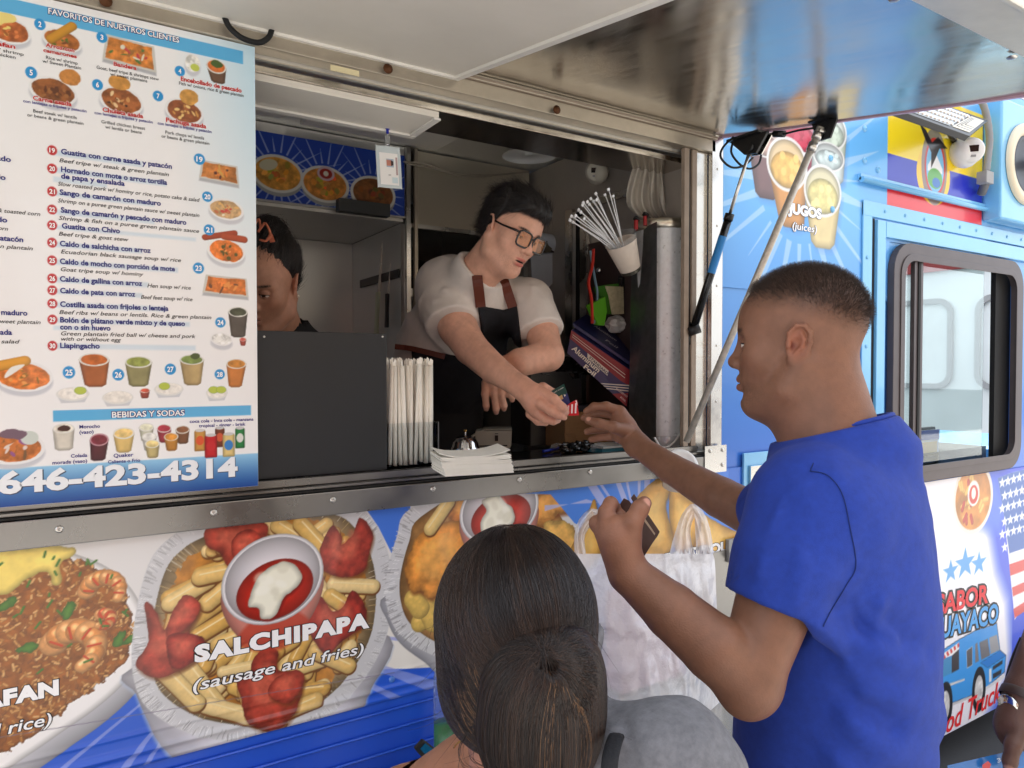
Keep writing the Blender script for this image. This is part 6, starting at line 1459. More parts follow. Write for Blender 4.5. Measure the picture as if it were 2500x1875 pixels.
# green drink bottle
q = atZ(1096, 1868, SZ); q.y = -.09; q.x = atY(1094, 1800, -.09).x
bt = empty('drink_bottle', (q.x, q.y, SZ), 'clear bottle of green drink standing on the shelf beside the woman\'s neck', 'bottle')
rb_ = 36 * 1.57 / FPX
ztop = atY(1094, 1590, -.09).z
m = MB(); m.lathe([(.0001, .004), (rb_ * .7, .002), (rb_ * .95, .02), (rb_, .05), (rb_, ztop - SZ - .06), (rb_ * .75, ztop - SZ - .02), (rb_ * .4, ztop - SZ), (rb_ * .4, ztop - SZ + .02)], (q.x, q.y, SZ), (0, 0, 1), mat('clear pet', (232, 242, 238), 0.05, trans=0.9, ior=1.1, alpha=0.5, spec=0.8, bump=0.5, bscale=40), 28); m.build('shell', bt)
zl = atY(1094, 1765, -.09).z
m = MB(); m.lathe([(.0001, .005), (rb_ * .66, .004), (rb_ * .9, .02), (rb_ * .96, .05), (rb_ * .96, zl - SZ), (.0001, zl - SZ)], (q.x, q.y, SZ), (0, 0, 1), mat('green drink', (12, 104, 44), 0.1, var=0.15, vscale=20), 28); m.build('drink', bt)
m = MB(); m.lathe([(rb_ * .42, ztop - SZ + .02), (rb_ * .45, ztop - SZ + .04), (.0001, ztop - SZ + .04)], (q.x, q.y, SZ), (0, 0, 1), WHITEPL, 24); m.build('cap', bt)
q = atY(1052, 1850, -.20)
m = MB(); d1 = Vector((.6, 0, -.8)).normalized(); d2 = Vector((.8, 0, .6)); c = q
m.prism([c - d1 * .045 - d2 * .012, c + d1 * .08 - d2 * .012, c + d1 * .08 + d2 * .03, c - d1 * .045 + d2 * .012], (0, .008, 0), BLACKP); ph = m.build('phone', label='black edged phone leaning at the lower left of the woman\'s shoulder', cat='phone', bevel=0.004)
m = MB(); m.prism([c - d1 * .035 - d2 * .004 + Vector((0, -.002, 0)), c + d1 * .078 - d2 * .004 + Vector((0, -.002, 0)), c + d1 * .078 + d2 * .028 + Vector((0, -.002, 0)), c - d1 * .035 + d2 * .010 + Vector((0, -.002, 0))], (0, .0015, 0), mat('teal glass', (20, 92, 130), 0.1)); m.build('screen', ph)
# ------------------------------------------------------------------ bodies and cloth: smooth blended solids turned into one skin
def smin(a, b, k):
    if k <= 0: return np.minimum(a, b)
    h = np.clip(0.5 + 0.5 * (b - a) / k, 0, 1)
    return b + (a - b) * h - k * h * (1 - h)
def nz3(P, sc, seed=0.0):
    """cheap smooth pseudo noise of 3D points, about -1..1"""
    x, y, z = P[:, 0] * sc + seed, P[:, 1] * sc + seed * 1.7, P[:, 2] * sc - seed
    return (np.sin(x + 1.3 * np.sin(y * 0.9 + z * 0.4)) * np.sin(y * 1.1 + 1.1 * np.sin(z * 0.8 - x * .3)) + 0.6 * np.sin(z * 1.7 + np.sin(x * 1.3)) * np.cos(x * 1.9 - y * .7)) / 1.4
class Frame:
    def __init__(s, org, yaw=0.0, pitch=0.0, roll=0.0, sc=1.0):
        """local +X forward, +Y left, +Z up; pitch > 0 looks down"""
        s.o = np.array(org, dtype=float); s.sc = sc
        R = Matrix.Rotation(yaw, 3, 'Z') @ Matrix.Rotation(pitch, 3, 'Y') @ Matrix.Rotation(roll, 3, 'X')
        s.R = np.array(R)
    def loc(s, P): return (P - s.o) @ s.R / s.sc
    def wor(s, p): return s.R @ np.array(p, dtype=float) * s.sc + s.o
    def wors(s, P): return np.asarray(P) @ s.R.T * s.sc + s.o
class Blob:
    def __init__(s): s.ops = []
    def ell(s, c, r, k=0.01, fr=None, R=None, op='u'):
        c = np.array(c, dtype=float); r = np.array(r, dtype=float); R = None if R is None else np.array(R)
        def f(P, Q):
            p = (Q if fr is not None else P) - c
            if R is not None: p = p @ R
            a = np.sqrt(((p / r) ** 2).sum(1)); b = np.sqrt(((p / (r * r)) ** 2).sum(1)) + 1e-9
            return a * (a - 1) / b
        s.ops.append((f, k, fr, op)); return s
    def cone(s, a, b, ra, rb, k=0.01, fr=None, op='u', flat=None):
        a = np.array(a, dtype=float); b = np.array(b, dtype=float); ba = b - a; L2 = float(ba @ ba) + 1e-12
        def f(P, Q):
            p = (Q if fr is not None else P) - a
            t = np.clip(p @ ba / L2, 0, 1)
            q = p - t[:, None] * ba
            if flat is not None:
                n, fac = np.array(flat[0], dtype=float), flat[1]; q = q + (q @ n)[:, None] * n * (1 / fac - 1)
            return np.sqrt((q * q).sum(1)) - (ra + (rb - ra) * t)
        s.ops.append((f, k, fr, op)); return s
    def chain(s, pts, rs, k=0.01, fr=None, flat=None):
        for i in range(len(pts) - 1): s.cone(pts[i], pts[i + 1], rs[i], rs[i + 1], k, fr, flat=flat)
        return s
    def fn(s, f, k=0.0, op='u'): s.ops.append((lambda P, Q: f(P), k, None, op)); return s
    def __call__(s, P):
        d = None; cache = {}
        for f, k, fr, op in s.ops:
            Q = None
            if fr is not None:
                if id(fr) not in cache: cache[id(fr)] = fr.loc(P)
                Q = cache[id(fr)]
            v = f(P, Q) if fr is None else f(P, Q) * fr.sc
            if op == 'u': d = v if d is None else smin(d, v, k)
            elif op == 's': d = -smin(-d, v, k)
            elif op == 'i': d = -smin(-d, -v, k)
            elif op == 'add': d = d + v
        return d
def surf(f, lo, hi, h, B=6):
    lo = np.array(lo, dtype=float); hi = np.array(hi, dtype=float)
    nb = np.maximum(1, np.ceil((hi - lo) / (h * B)).astype(int)); n = nb * B
    g = [lo[i] + (np.arange(nb[i]) * B + (B - 1) / 2) * h for i in range(3)]
    C = np.stack(np.meshgrid(*g, indexing='ij'), -1).reshape(-1, 3)
    dc = f(C).reshape(nb)
    D = np.repeat(np.repeat(np.repeat(dc, B, 0), B, 1), B, 2).astype(np.float32)
    keep = np.abs(dc) < h * B * 1.35
    bi = np.argwhere(keep)
    off = np.stack(np.meshgrid(np.arange(B), np.arange(B), np.arange(B), indexing='ij'), -1).reshape(-1, 3)
    for s0 in range(0, len(bi), 1500):
        I = (bi[s0:s0 + 1500, None, :] * B + off[None]).reshape(-1, 3)
        D[I[:, 0], I[:, 1], I[:, 2]] = f(lo + I * h)
    S_ = D < 0
    c8 = [S_[i:n[0] - 1 + i, j:n[1] - 1 + j, k:n[2] - 1 + k] for i in (0, 1) for j in (0, 1) for k in (0, 1)]
    cnt = sum(c.astype(np.int8) for c in c8)
    cell = np.argwhere((cnt > 0) & (cnt < 8))
    if len(cell) == 0: return np.zeros((0, 3)), np.zeros((0, 4), int)
    idx = np.full(cnt.shape, -1, dtype=np.int64); idx[cell[:, 0], cell[:, 1], cell[:, 2]] = np.arange(len(cell))
    cor = np.array([(i, j, k) for i in (0, 1) for j in (0, 1) for k in (0, 1)])
    dv = np.stack([D[cell[:, 0] + c[0], cell[:, 1] + c[1], cell[:, 2] + c[2]] for c in cor], 1)
    acc = np.zeros((len(cell), 3)); m = np.zeros(len(cell))
    for a in range(8):
        for ax, bit in ((0, 4), (1, 2), (2, 1)):
            if a & bit: continue
            b = a | bit; da, db = dv[:, a], dv[:, b]; cr_ = (da < 0) != (db < 0)
            t = np.where(cr_, da / (da - db + 1e-20), 0); p = cor[a] + t[:, None] * (cor[b] - cor[a])
            acc += np.where(cr_[:, None], p, 0); m += cr_
    V = lo + (cell + acc / m[:, None]) * h
    F = []
    for ax in range(3):
        o1, o2 = [(1, 2), (2, 0), (0, 1)][ax]
        A = S_; sl0 = [slice(1, n[i] - 1) for i in range(3)]; sl1 = list(sl0); sl0[ax] = slice(0, n[ax] - 1); sl1[ax] = slice(1, n[ax])
        ch = np.argwhere(A[tuple(sl0)] != A[tuple(sl1)])
        if len(ch) == 0: continue
        e = ch.copy()
        for i in range(3):
            if i != ax: e[:, i] += 1
        q = []
        for d1, d2 in ((1, 1), (0, 1), (0, 0), (1, 0)):
            c = e.copy(); c[:, o1] -= d1; c[:, o2] -= d2; q.append(idx[c[:, 0], c[:, 1], c[:, 2]])
        q = np.stack(q, 1); ins = A[e[:, 0], e[:, 1], e[:, 2]]
        q[~ins] = q[~ins][:, ::-1]
        F.append(q)
    F = np.concatenate(F); F = F[(F >= 0).all(1)]
    return V, F
def join(parts):
    Vs, Fs, o = [], [], 0
    for V, F in parts: Vs.append(V); Fs.append(F + o); o += len(V)
    return np.concatenate(Vs), np.concatenate(Fs)
def wp(px, py, d): return np.array(atD(px, py, d))
def mixc(c, c2, w): w = np.clip(w, 0, 1)[:, None]; return c * (1 - w) + np.array(c2, dtype=float) * w
def ball(Q, c, r, soft=0.5):
    """1 inside an ellipsoid, fading to 0 at its rim"""
    q = np.sqrt((((Q - np.array(c)) / np.array(r)) ** 2).sum(1)); return np.clip((1 - q) / soft, 0, 1)
SKIN = mat('skin', attr=True, rough=0.5, sss=0.10, bump=0.35, bscale=380, spec=0.38, bdist=0.0012, var=0.10, vscale=45)
EYEW = mat('eye white', (226, 220, 214), 0.12)

def head(b, F, male=1.0, fat=0.0, ear=True, open_=0.0, eye=1.0, lid=0.0):
    """adds a head in frame F: origin between the ear canals"""
    sx = 1.0
    b.ell((-0.010, 0, 0.040), (0.098, 0.0765, 0.088), 0.02, F)
    b.ell((0.038, 0, 0.030), (0.058, 0.062, 0.060), 0.03, F)
    b.ell((0.030, 0, -0.045), (0.060, 0.056 + fat * .012, 0.078), 0.03, F)
    b.ell((0.064, 0, -0.052), (0.034, 0.036, 0.040), 0.02, F)
    for s in (1, -1):
        b.cone((-0.010, s * (0.055 + fat * .008), -0.040), (0.010, s * (0.050 + fat * .008), -0.078), 0.018 + fat * .006, 0.017 + fat * .006, 0.02, F)
        b.cone((0.010, s * (0.050 + fat * .008), -0.078), (0.068, s * 0.015, -0.108), 0.017 + fat * .006, 0.014, 0.02, F)
        b.ell((0.056, s * 0.042, -0.022), (0.026, 0.024 + fat * .006, 0.026 + fat * .01), 0.02, F)
        b.cone((0.084, s * 0.012, 0.021), (0.070, s * 0.046, 0.020), 0.011 * male, 0.010, 0.012, F)
    b.ell((0.074, 0, -0.104), (0.023, 0.026, 0.020), 0.018, F)
    if fat: b.ell((0.030, 0, -0.108), (0.05, 0.045, 0.028), 0.025, F)
    for s in (1, -1):
        b.ell((0.098, s * 0.033, 0.002), (0.019, 0.021, 0.0125), 0.012, F, op='s')
        b.ell((0.0775, s * 0.032, 0.000), (0.0122, 0.0125, 0.0122), 0.002, F)
        # lids: two thin half shells
        zl = 0.001 + 0.006 * (1 - lid) ; 
        def lidf(P, s=s, zl=zl):
            Q = F.loc(P) - np.array((0.0775, s * 0.032, 0.0)); r = np.sqrt((Q ** 2).sum(1)) - 0.0141
            up = -(Q[:, 2] - zl * 0.55 + np.abs(Q[:, 1]) * 0.28) ; lo = (Q[:, 2] + 0.0062 - np.abs(Q[:, 1]) * 0.18)
            return np.minimum(np.maximum(r, up), np.maximum(r, lo)) * F.sc
        if eye: b.fn(lidf, 0.0016)
    b.cone((0.090, 0, 0.012), (0.107, 0, -0.026), 0.0085, 0.0105, 0.012, F)
    b.ell((0.109, 0, -0.031), (0.0125, 0.0135 * (1 + .15 * male), 0.0115), 0.006, F)
    for s in (1, -1):
        b.ell((0.1005, s * 0.0145, -0.0345), (0.0115, 0.0078, 0.0095), 0.005, F)
        b.ell((0.107, s * 0.0072, -0.0425), (0.0068, 0.0036, 0.0042), 0.002, F, op='s')
    b.cone((0.0975, 0.011, -0.062), (0.0995, 0.002, -0.0605), 0.0058, 0.0068, 0.005, F); b.cone((0.0975, -0.011, -0.062), (0.0995, -0.002, -0.0605), 0.0058, 0.0068, 0.004, F)
    b.cone((0.0975, 0.010, -0.062), (0.086, 0.023, -0.067), 0.0058, 0.003, 0.005, F); b.cone((0.0975, -0.010, -0.062), (0.086, -0.023, -0.067), 0.0058, 0.003, 0.005, F)
    zo = -0.0765 - open_ * 0.006
    b.cone((0.0965, 0.008, zo), (0.0965, -0.008, zo), 0.0078, 0.0078, 0.005, F)
    for s in (1, -1): b.cone((0.0965, s * 0.008, zo), (0.085, s * 0.021, -0.069 - open_ * .002), 0.0074, 0.003, 0.005, F)
    b.ell((0.108, 0, -0.0690 - open_ * 0.003), (0.018, 0.0235, 0.0011 + open_ * 0.0035), 0.0015, F, op='s')
    b.ell((0.104, 0, -0.091), (0.012, 0.022, 0.0055), 0.008, F, op='s')
    if ear:
        for s in (1, -1):
            E = Frame(F.wor((-0.010, s * 0.0745, -0.004)), 0, 0, 0, F.sc); E.R = F.R @ np.array(Matrix.Rotation(s * 0.42, 3, 'Z') @ Matrix.Rotation(-0.20, 3, 'Y') @ Matrix.Rotation(s * -0.15, 3, 'X'))
            b.ell((0.0, 0, 0.0), (0.0170, 0.0050, 0.0300), 0.004, E)
            b.ell((0.003, s * 0.0065, -0.004), (0.0085, 0.0065, 0.0150), 0.003, E, op='s')
            pts = [(0.014, s * .001, -0.002), (0.0165, s * .003, 0.014), (0.009, s * .0045, 0.0275), (-0.004, s * .0055, 0.0300), (-0.0145, s * .0055, 0.0215), (-0.0185, s * .0055, 0.006), (-0.0160, s * .0045, -0.012), (-0.0085, s * .0035, -0.0235)]
            b.chain(pts, [0.003, 0.0032, 0.0034, 0.0036, 0.0038, 0.0036, 0.0032, 0.003], 0.0025, E)
            b.chain([(-0.002, s * .004, 0.018), (-0.0085, s * .005, 0.008), (-0.0075, s * .005, -0.006), (-0.001, s * .004, -0.014)], [0.003, 0.0030, 0.0028, 0.0028], 0.0025, E)
            b.ell((-0.001, s * .0025, -0.0275), (0.0088, 0.0050, 0.0095), 0.005, E)
            b.ell((0.0125, s * .003, -0.005), (0.0042, 0.0040, 0.006), 0.003, E)
def facecol(P, F, base, lip, hairc, brow=1.0, stub=0.0, open_=0.0, eyes=True, gaze=(0, 0), lid=0.0, pink=(200, 96, 84)):
    Q = F.loc(P); c = np.ones((len(P), 3)) * np.array(base, dtype=float)
    n = nz3(P, 60, 2); n2 = nz3(P, 220, 5)
    c *= (1 + 0.035 * n + 0.02 * n2)[:, None]
    for s in (1, -1):
        c = mixc(c, pink, 0.16 * ball(Q, (0.075, s * 0.042, -0.030), (0.04, 0.03, 0.028), 0.9))
        c = mixc(c, pink, 0.35 * ball(Q, (-0.012, s * 0.085, -0.004), (0.024, 0.03, 0.038), 0.6))
        c = mixc(c, (90, 40, 34), 0.75 * ball(Q, (-0.004, s * 0.078, -0.008), (0.008, 0.007, 0.009), 0.8))
        c = mixc(c, (100, 60, 50), 0.25 * ball(Q, (0.09, s * 0.032, 0.002), (0.02, 0.022, 0.013), 0.6))
        br = ball(Q, (0.086, s * 0.032, 0.0235), (0.022, 0.024, 0.0052), 0.5) * (0.75 + 0.25 * np.sign(nz3(P, 900, 3)))
        c = mixc(c, hairc, brow * br)
        if eyes:
            E = Q - np.array((0.0775, s * 0.032, 0.0)); r = np.sqrt((E ** 2).sum(1))
            on = (r < 0.01345) & (E[:, 0] > 0.002)
            c[on] = (224, 214, 206)
            g = np.array((1.0, gaze[0], gaze[1])); g /= np.linalg.norm(g); a = (E / (r[:, None] + 1e-9)) @ g
            c[on & (a > 0.89)] = (52, 32, 22); c[on & (a > 0.972)] = (8, 7, 8)
            lash = (np.abs(E[:, 2] - (0.0033 * (1 - lid) + .0005 - np.abs(E[:, 1]) * .28)) < 0.0014) & (r > 0.0128) & (r < .0152) & (E[:, 0] > 0.004)
            c[lash] = np.array(hairc) * .8
        c = mixc(c, (70, 30, 26), 0.8 * ball(Q, (0.107, s * 0.0072, -0.0425), (0.007, 0.004, 0.0038), 0.5))
    c = mixc(c, pink, 0.25 * ball(Q, (0.112, 0, -0.030), (0.02, 0.02, 0.016), 0.8))
    zo = -0.0765 - open_ * 0.006
    up = ball(Q, (0.1, 0, -0.0632), (0.022, 0.0245, 0.0058), 0.35); lo = ball(Q, (0.1, 0, zo), (0.022, 0.0215, 0.0072), 0.35)
    c = mixc(c, lip, 0.85 * np.maximum(up, lo))
    c = mixc(c, (50, 18, 18), ball(Q, (0.098, 0, -0.0692 - open_ * .003), (0.022, 0.022, 0.0015 + open_ * .0035), 0.4))
    if open_: c = mixc(c, (226, 218, 206), 0.9 * ball(Q, (0.092, 0, -0.0672), (0.010, 0.013, 0.0018), 0.3))
    if stub:
        w = np.clip(ball(Q, (0.05, 0, -0.088), (0.065, 0.062, 0.045), 0.5) + ball(Q, (0.1, 0, -0.052), (0.02, 0.026, 0.008), 0.5), 0, 1) * np.clip(1 - 1.5 * np.maximum(up, lo), 0, 1)
        c = mixc(c, hairc, stub * w * (0.6 + 0.4 * np.sign(nz3(P, 1100, 1))))
    return np.clip(c, 0, 255)
def person_mesh(name, V, F, col, mats, label, **kw):
    base = np.array((V[:, 0].mean(), V[:, 1].mean(), V[:, 2].min()))
    me = mesh_np(name, V - base, F, mats, smooth=True, col=lin(col))
    o = place(name, me, None, label=label, cat='person', **kw); o.location = Vector(base)
    return o
def cloth_obj(name, V, F, mats, parent, col=None, sub=None):
    me = mesh_np(name, V - np.array(world_loc(parent)), F, mats, smooth=True, col=None if col is None else lin(col))
    return place(name, me, parent)
def hairs(name, parent, strands, rad, mt, tipf=0.4):
    """strands: list of (k,3) arrays, one material, as real hair curves"""
    cu = bpy.data.hair_curves.new(name)
    cu.add_curves([len(s) for s in strands])
    P = np.concatenate(strands).astype(np.float32) - np.array(world_loc(parent), dtype=np.float32)
    cu.position_data.foreach_set('vector', P.ravel())
    r = cu.attributes.get('radius') or cu.attributes.new('radius', 'FLOAT', 'POINT')
    R_ = np.concatenate([np.linspace(1, tipf, len(s)) * (rad[i] if hasattr(rad, '__len__') else rad) for i, s in enumerate(strands)]).astype(np.float32)
    r.data.foreach_set('value', R_)
    cu.materials.append(mt)
    return place(name, cu, parent)
def hairmat(name, rgb, rough=0.35, spec=0.5, var=0.3):
    m = mat(name, rgb, rough, spec=spec)
    t = m.node_tree; hi = t.nodes.new('ShaderNodeHairInfo'); mr = t.nodes.new('ShaderNodeMapRange')
    mr.inputs[3].default_value = 1 - var; mr.inputs[4].default_value = 1 + var
    sc_ = t.nodes.new('ShaderNodeVectorMath'); sc_.operation = 'SCALE'; sc_.inputs[0].default_value = L4(rgb)[:3]
    t.links.new(hi.outputs['Random'], mr.inputs[0]); t.links.new(mr.outputs[0], sc_.inputs['Scale'])
    t.links.new(sc_.outputs[0], t.nodes['Principled BSDF'].inputs['Base Color'])
    return m
def surf_points(V, F, n, rs_, wfun=None):
    """random points and normals on a quad mesh"""
    A = V[F[:, 0]]; B = V[F[:, 1]]; C = V[F[:, 2]]; D_ = V[F[:, 3]]
    N = np.cross(C - A, D_ - B); ar = np.linalg.norm(N, axis=1); cen = (A + B + C + D_) / 4
    w = ar.copy()
    if wfun is not None: w = w * wfun(cen, N / (ar[:, None] + 1e-12))
    w = w / w.sum(); k = rs_.choice(len(F), n, p=w)
    u, v = rs_.rand(n, 1), rs_.rand(n, 1)
    P = (A[k] * (1 - u) + B[k] * u) * (1 - v) + (D_[k] * (1 - u) + C[k] * u) * v
    return P, N[k] / (ar[k][:, None] + 1e-12)

def lay(f, pts, off=.0006, n=6):
    """traced line laid on the outer surface of a solid, on the near side"""
    P = np.array(catmull([tuple(wp(*p)) for p in pts], n, False)); D_ = np.array(CAMP) - P; D_ /= np.linalg.norm(D_, axis=1)[:, None]
    P = P - D_ * .10; live = np.ones(len(P), bool)
    for _ in range(90):
        d = f(P); live &= d < off
        if not live.any(): break
        P = P + D_ * (np.where(live, np.maximum(.0012, (off - d) * .5), 0))[:, None]
    return P
# ------------------------------------------------------------------ the customer in the blue T-shirt
YAWC = math.radians(115)
HC = Frame(wp(1952, 836, 1.055), YAWC, 0.02, 0.0, 0.87)
b = Blob(); head(b, HC, fat=0.35, lid=0.3)
b.cone((-0.034, 0, -0.060), (-0.072, 0, -0.24), 0.062, 0.075, 0.03, HC)
b.cone((0.010, 0, -0.095), (-0.040, 0, -0.22), 0.045, 0.060, 0.03, HC)
headf = b
Vh_, Fh_ = surf(b, HC.wor((0, 0, 0)) - np.array((.16, .16, .20)), HC.wor((0, 0, 0)) + np.array((.16, .16, .15)), 0.0019)
# arms with hands, traced joints at their own distances
a = Blob()
ls, le = wp(1985, 1235, .96), wp(1828, 1660, .90)
lw = wp(1535, 1400, .94)
a.cone(ls, wp(1900, 1440, .93), .055, .050, .01); a.cone(wp(1900, 1440, .93), le, .050, .039, .004)
a.ell(wp(1822, 1690, .90), (.030, .030, .032), .02)
a.cone(le, wp(1745, 1582, .90), .041, .0415, .012); a.cone(wp(1745, 1582, .90), wp(1640, 1492, .92), .0415, .036, .004); a.cone(wp(1640, 1492, .92), lw, .036, .0265, .004)
# left hand, back of the hand toward the viewer
a.ell(wp(1510, 1325, .945), (.027, .022, .037), .014)
a.cone(lw, wp(1512, 1320, .945), .0265, .025, .006)
a.ell(wp(1487, 1300, .95), (.016, .016, .020), .012); a.ell(wp(1534, 1298, .945), (.016, .016, .020), .010)
a.chain([wp(1538, 1325, .94), wp(1545, 1275, .935), wp(1562, 1243, .94), wp(1573, 1229, .95)], [.014, .0125, .0112, .0098], .006)
a.chain([wp(1482, 1285, .95), wp(1480, 1252, .955), wp(1491, 1230, .965), wp(1500, 1238, .985)], [.0115, .0105, .0095, .009], .005)
a.chain([wp(1472, 1300, .955), wp(1458, 1278, .965), wp(1470, 1268, .985), wp(1492, 1270, 1.0)], [.0115, .0105, .009, .008], .005)
a.chain([wp(1500, 1290, .96), wp(1512, 1262, .985), wp(1530, 1268, 1.0)], [.011, .0095, .008], .006)
# right arm reaching to the window
rs_, re_ = wp(1965, 1215, 1.24), wp(1850, 1262, 1.38)
a.cone(rs_, re_, .050, .046, .01); a.cone(re_, wp(1760, 1215, 1.45), .045, .0420, .004); a.cone(wp(1760, 1215, 1.45), wp(1640, 1145, 1.56), .0420, .0330, .004)
a.cone(wp(1640, 1145, 1.56), wp(1556, 1088, 1.66), .0330, .0265, .004)
K = 1.70
a.cone(wp(1556, 1088, 1.66), wp(1528, 1052, 1.70), .028, .030, .015)
a.ell(wp(1518, 1040, K), (.030, .026, .036), .014); a.cone(wp(1512, 1008, K), wp(1512, 1062, K), .017, .016, .012)
a.chain([wp(1512, 1004, K), wp(1480, 992, 1.69), wp(1450, 993, 1.70), wp(1432, 1004, 1.71)], [.0135, .0108, .0095, .0082], .006)
a.chain([wp(1510, 1018, 1.73), wp(1475, 1008, 1.74), wp(1444, 1010, 1.75), wp(1425, 1020, 1.745)], [.0125, .0105, .0092, .008], .004)
a.chain([wp(1530, 1052, 1.67), wp(1497, 1043, 1.645), wp(1462, 1034, 1.645), wp(1436, 1026, 1.66)], [.018, .0135, .0112, .009], .006)
a.chain([wp(1512, 1046, 1.73), wp(1478, 1048, 1.745), wp(1452, 1049, 1.745), wp(1433, 1054, 1.74)], [.0125, .0100, .0090, .0078], .004)
a.chain([wp(1516, 1066, 1.71), wp(1488, 1066, 1.72), wp(1462, 1068, 1.725), wp(1443, 1073, 1.72)], [.0125, .0095, .0085, .0072], .004)
def bbox(pts, pad): P = np.array(pts); return P.min(0) - pad, P.max(0) + pad
lo1, hi1 = bbox([ls, le, lw, wp(1460, 1220, .95), wp(1860, 1760, .9)], .055)
Va1, Fa1 = surf(a, lo1, hi1, 0.0022)
lo2, hi2 = bbox([re_, wp(1556, 1088, 1.66), wp(1420, 1000, 1.75), wp(1420, 1080, 1.72)], .045)
Va2, Fa2 = surf(a, lo2, hi2, 0.0021)
# trunk under the shirt
HB = Frame(wp(2052, 1400, 1.06), YAWC)
zref = HB.o[2]
def torso_prof(grow):
    pys = [1040, 1085, 1130, 1180, 1250, 1330, 1420, 1500, 1600, 1680, 1780, 1880, 2050, 2200]
    back = [2100, 2178, 2226, 2258, 2274, 2286, 2294, 2301, 2302, 2299, 2284, 2270, 2262, 2262]
    frnt = [2010, 1935, 1910, 1888, 1868, 1850, 1832, 1812, 1790, 1776, 1766, 1764, 1770, 1780]
    side = [.05, .085, .125, .155, .172, .176, .174, .172, .170, .170, .170, .170, .172, .175]
    zs, cx, rf = [], [], []
    for py, bk, ft_ in zip(pys, back, frnt):
        z = wp(2050, py, 1.06)[2]; zs.append(z)
        pb, pf = wp(bk, py, 1.06), wp(ft_, py, 1.06)
        xb, xf = HB.loc(pb[None])[0][0], HB.loc(pf[None])[0][0]
        cx.append((xb + xf) / 2); rf.append((xf - xb) / 2 / math.cos(0.25) + grow)
    o = np.argsort(zs); return np.array(zs)[o], np.array(cx)[o], np.array(rf)[o], np.array(side)[o] + grow
def torso(grow):
    zs, cx, rf, sd = torso_prof(grow)
    def f(P):
        Q = HB.loc(P); z = P[:, 2]
        x = Q[:, 0] - np.interp(z, zs, cx); y = Q[:, 1]; a_ = np.interp(z, zs, rf); b_ = np.interp(z, zs, sd)
        q = (np.abs(x / a_) ** 2.3 + np.abs(y / b_) ** 2.3 + 1e-9) ** (1 / 2.3)
        d = (q - 1) * np.minimum(a_, b_)
        return np.maximum(d, z - (zs[-1] + grow))
    return f
tr_ = Blob(); tr_.fn(torso(-0.014)); tr_.cone(HC.wor((-0.055, 0, -0.185)), HC.wor((-0.05, 0, -0.24)), .06, .07, .03)
tr_.cone(wp(2050, 1800, 1.02) + np.array((0, 0, -.5)), wp(2050, 1800, 1.02) + np.array((0, 0, -1.0)), .10, .08, .05)
Vt_, Ft_ = surf(tr_, HB.o - np.array((.30, .30, .95)), HB.o + np.array((.30, .30, .24)), 0.011)
V, F = join([(Vh_, Fh_), (Va1, Fa1), (Va2, Fa2), (Vt_, Ft_)])
BASEC = (128, 90, 70)
col = facecol(V, HC, BASEC, (120, 66, 56), (34, 26, 24), stub=0.30, gaze=(0.1, -0.05), lid=.3, pink=(176, 92, 66))
Q = HC.loc(V)
# cropped hair tone on the scalp with a faded edge
def fade(Q):
    lim = np.interp(Q[:, 0], [-0.12, -0.08, -0.04, 0.0, 0.04, 0.075, 0.095], [0.012, 0.022, 0.046, 0.060, 0.064, 0.072, 0.085])
    w = np.clip((Q[:, 2] - lim + 0.012) / 0.038, 0, 1)
    return w * (Q[:, 2] > -0.02)
fw = fade(Q)
col = mixc(col, (58, 48, 43), 0.62 * fw ** 0.9 * (0.8 + 0.2 * nz3(V, 300, 4)))
hands_ = np.zeros(len(V)); 
for c0 in (wp(1500, 1270, .95), wp(1470, 1030, K)): hands_ = np.maximum(hands_, np.clip(1 - np.linalg.norm(V - c0, axis=1) / .10, 0, 1))
col = mixc(col, (168, 114, 90), 0.5 * hands_)
def nails(col, V, lst, c=(206, 150, 132)):
    for p, q_, r in lst:       # p tip, q direction toward viewer side
        col = mixc(col, c, ball(V, p, (r, r, r), 0.25) * 0.85)
    return col
col = nails(col, V, [(wp(1437, 1022, 1.651), None, .0068), (wp(1580, 1226, .940), None, .0072)], (214, 160, 140))
cust = person_mesh('person', V, F, col, [SKIN], 'man in blue T-shirt with cropped hair holding a wallet and reaching toward the server')
# shirt
BLU = mat('blue cotton', (25, 55, 146), 0.85, var=0.14, vscale=90, bump=0.5, bscale=900, sheen=0.03, bdist=0.0006)
sh_ = Blob(); sh_.fn(torso(0.0))
sh_.ell(wp(1990, 1210, .985), (.075, .075, .065), .06); sh_.ell(wp(2015, 1195, 1.20), (.085, .075, .06), .07)
slv0, slv1 = wp(1985, 1250, .955), wp(1888, 1478, .925)
sd = slv1 - wp(1935, 1310, .935); sd = sd / np.linalg.norm(sd)
SLV = Blob(); SLV.cone(slv0, wp(1930, 1380, .935), .080, .074, .01); SLV.cone(wp(1930, 1380, .935), slv1 + sd * .03, .075, .064, .004)
SLV.fn(lambda P: (P - slv1) @ sd, 0.003, op='i')
sh_.fn(lambda P: SLV(P), .030)
sh_.cone(wp(1965, 1215, 1.24), wp(1885, 1250, 1.33), .070, .064, .05)
_n = HC.R @ np.array((0.26, 0, 1.0)); sh_.cone(wp(2044, 1042, 1.05) + _n * .02, wp(2052, 1100, 1.05), .0785, .105, .02)
def seg(P, a_, b_):
    a_, b_ = np.array(a_), np.array(b_); ba = b_ - a_; t = np.clip((P - a_) @ ba / (ba @ ba), 0, 1)
    return np.linalg.norm(P - a_ - t[:, None] * ba, axis=1)
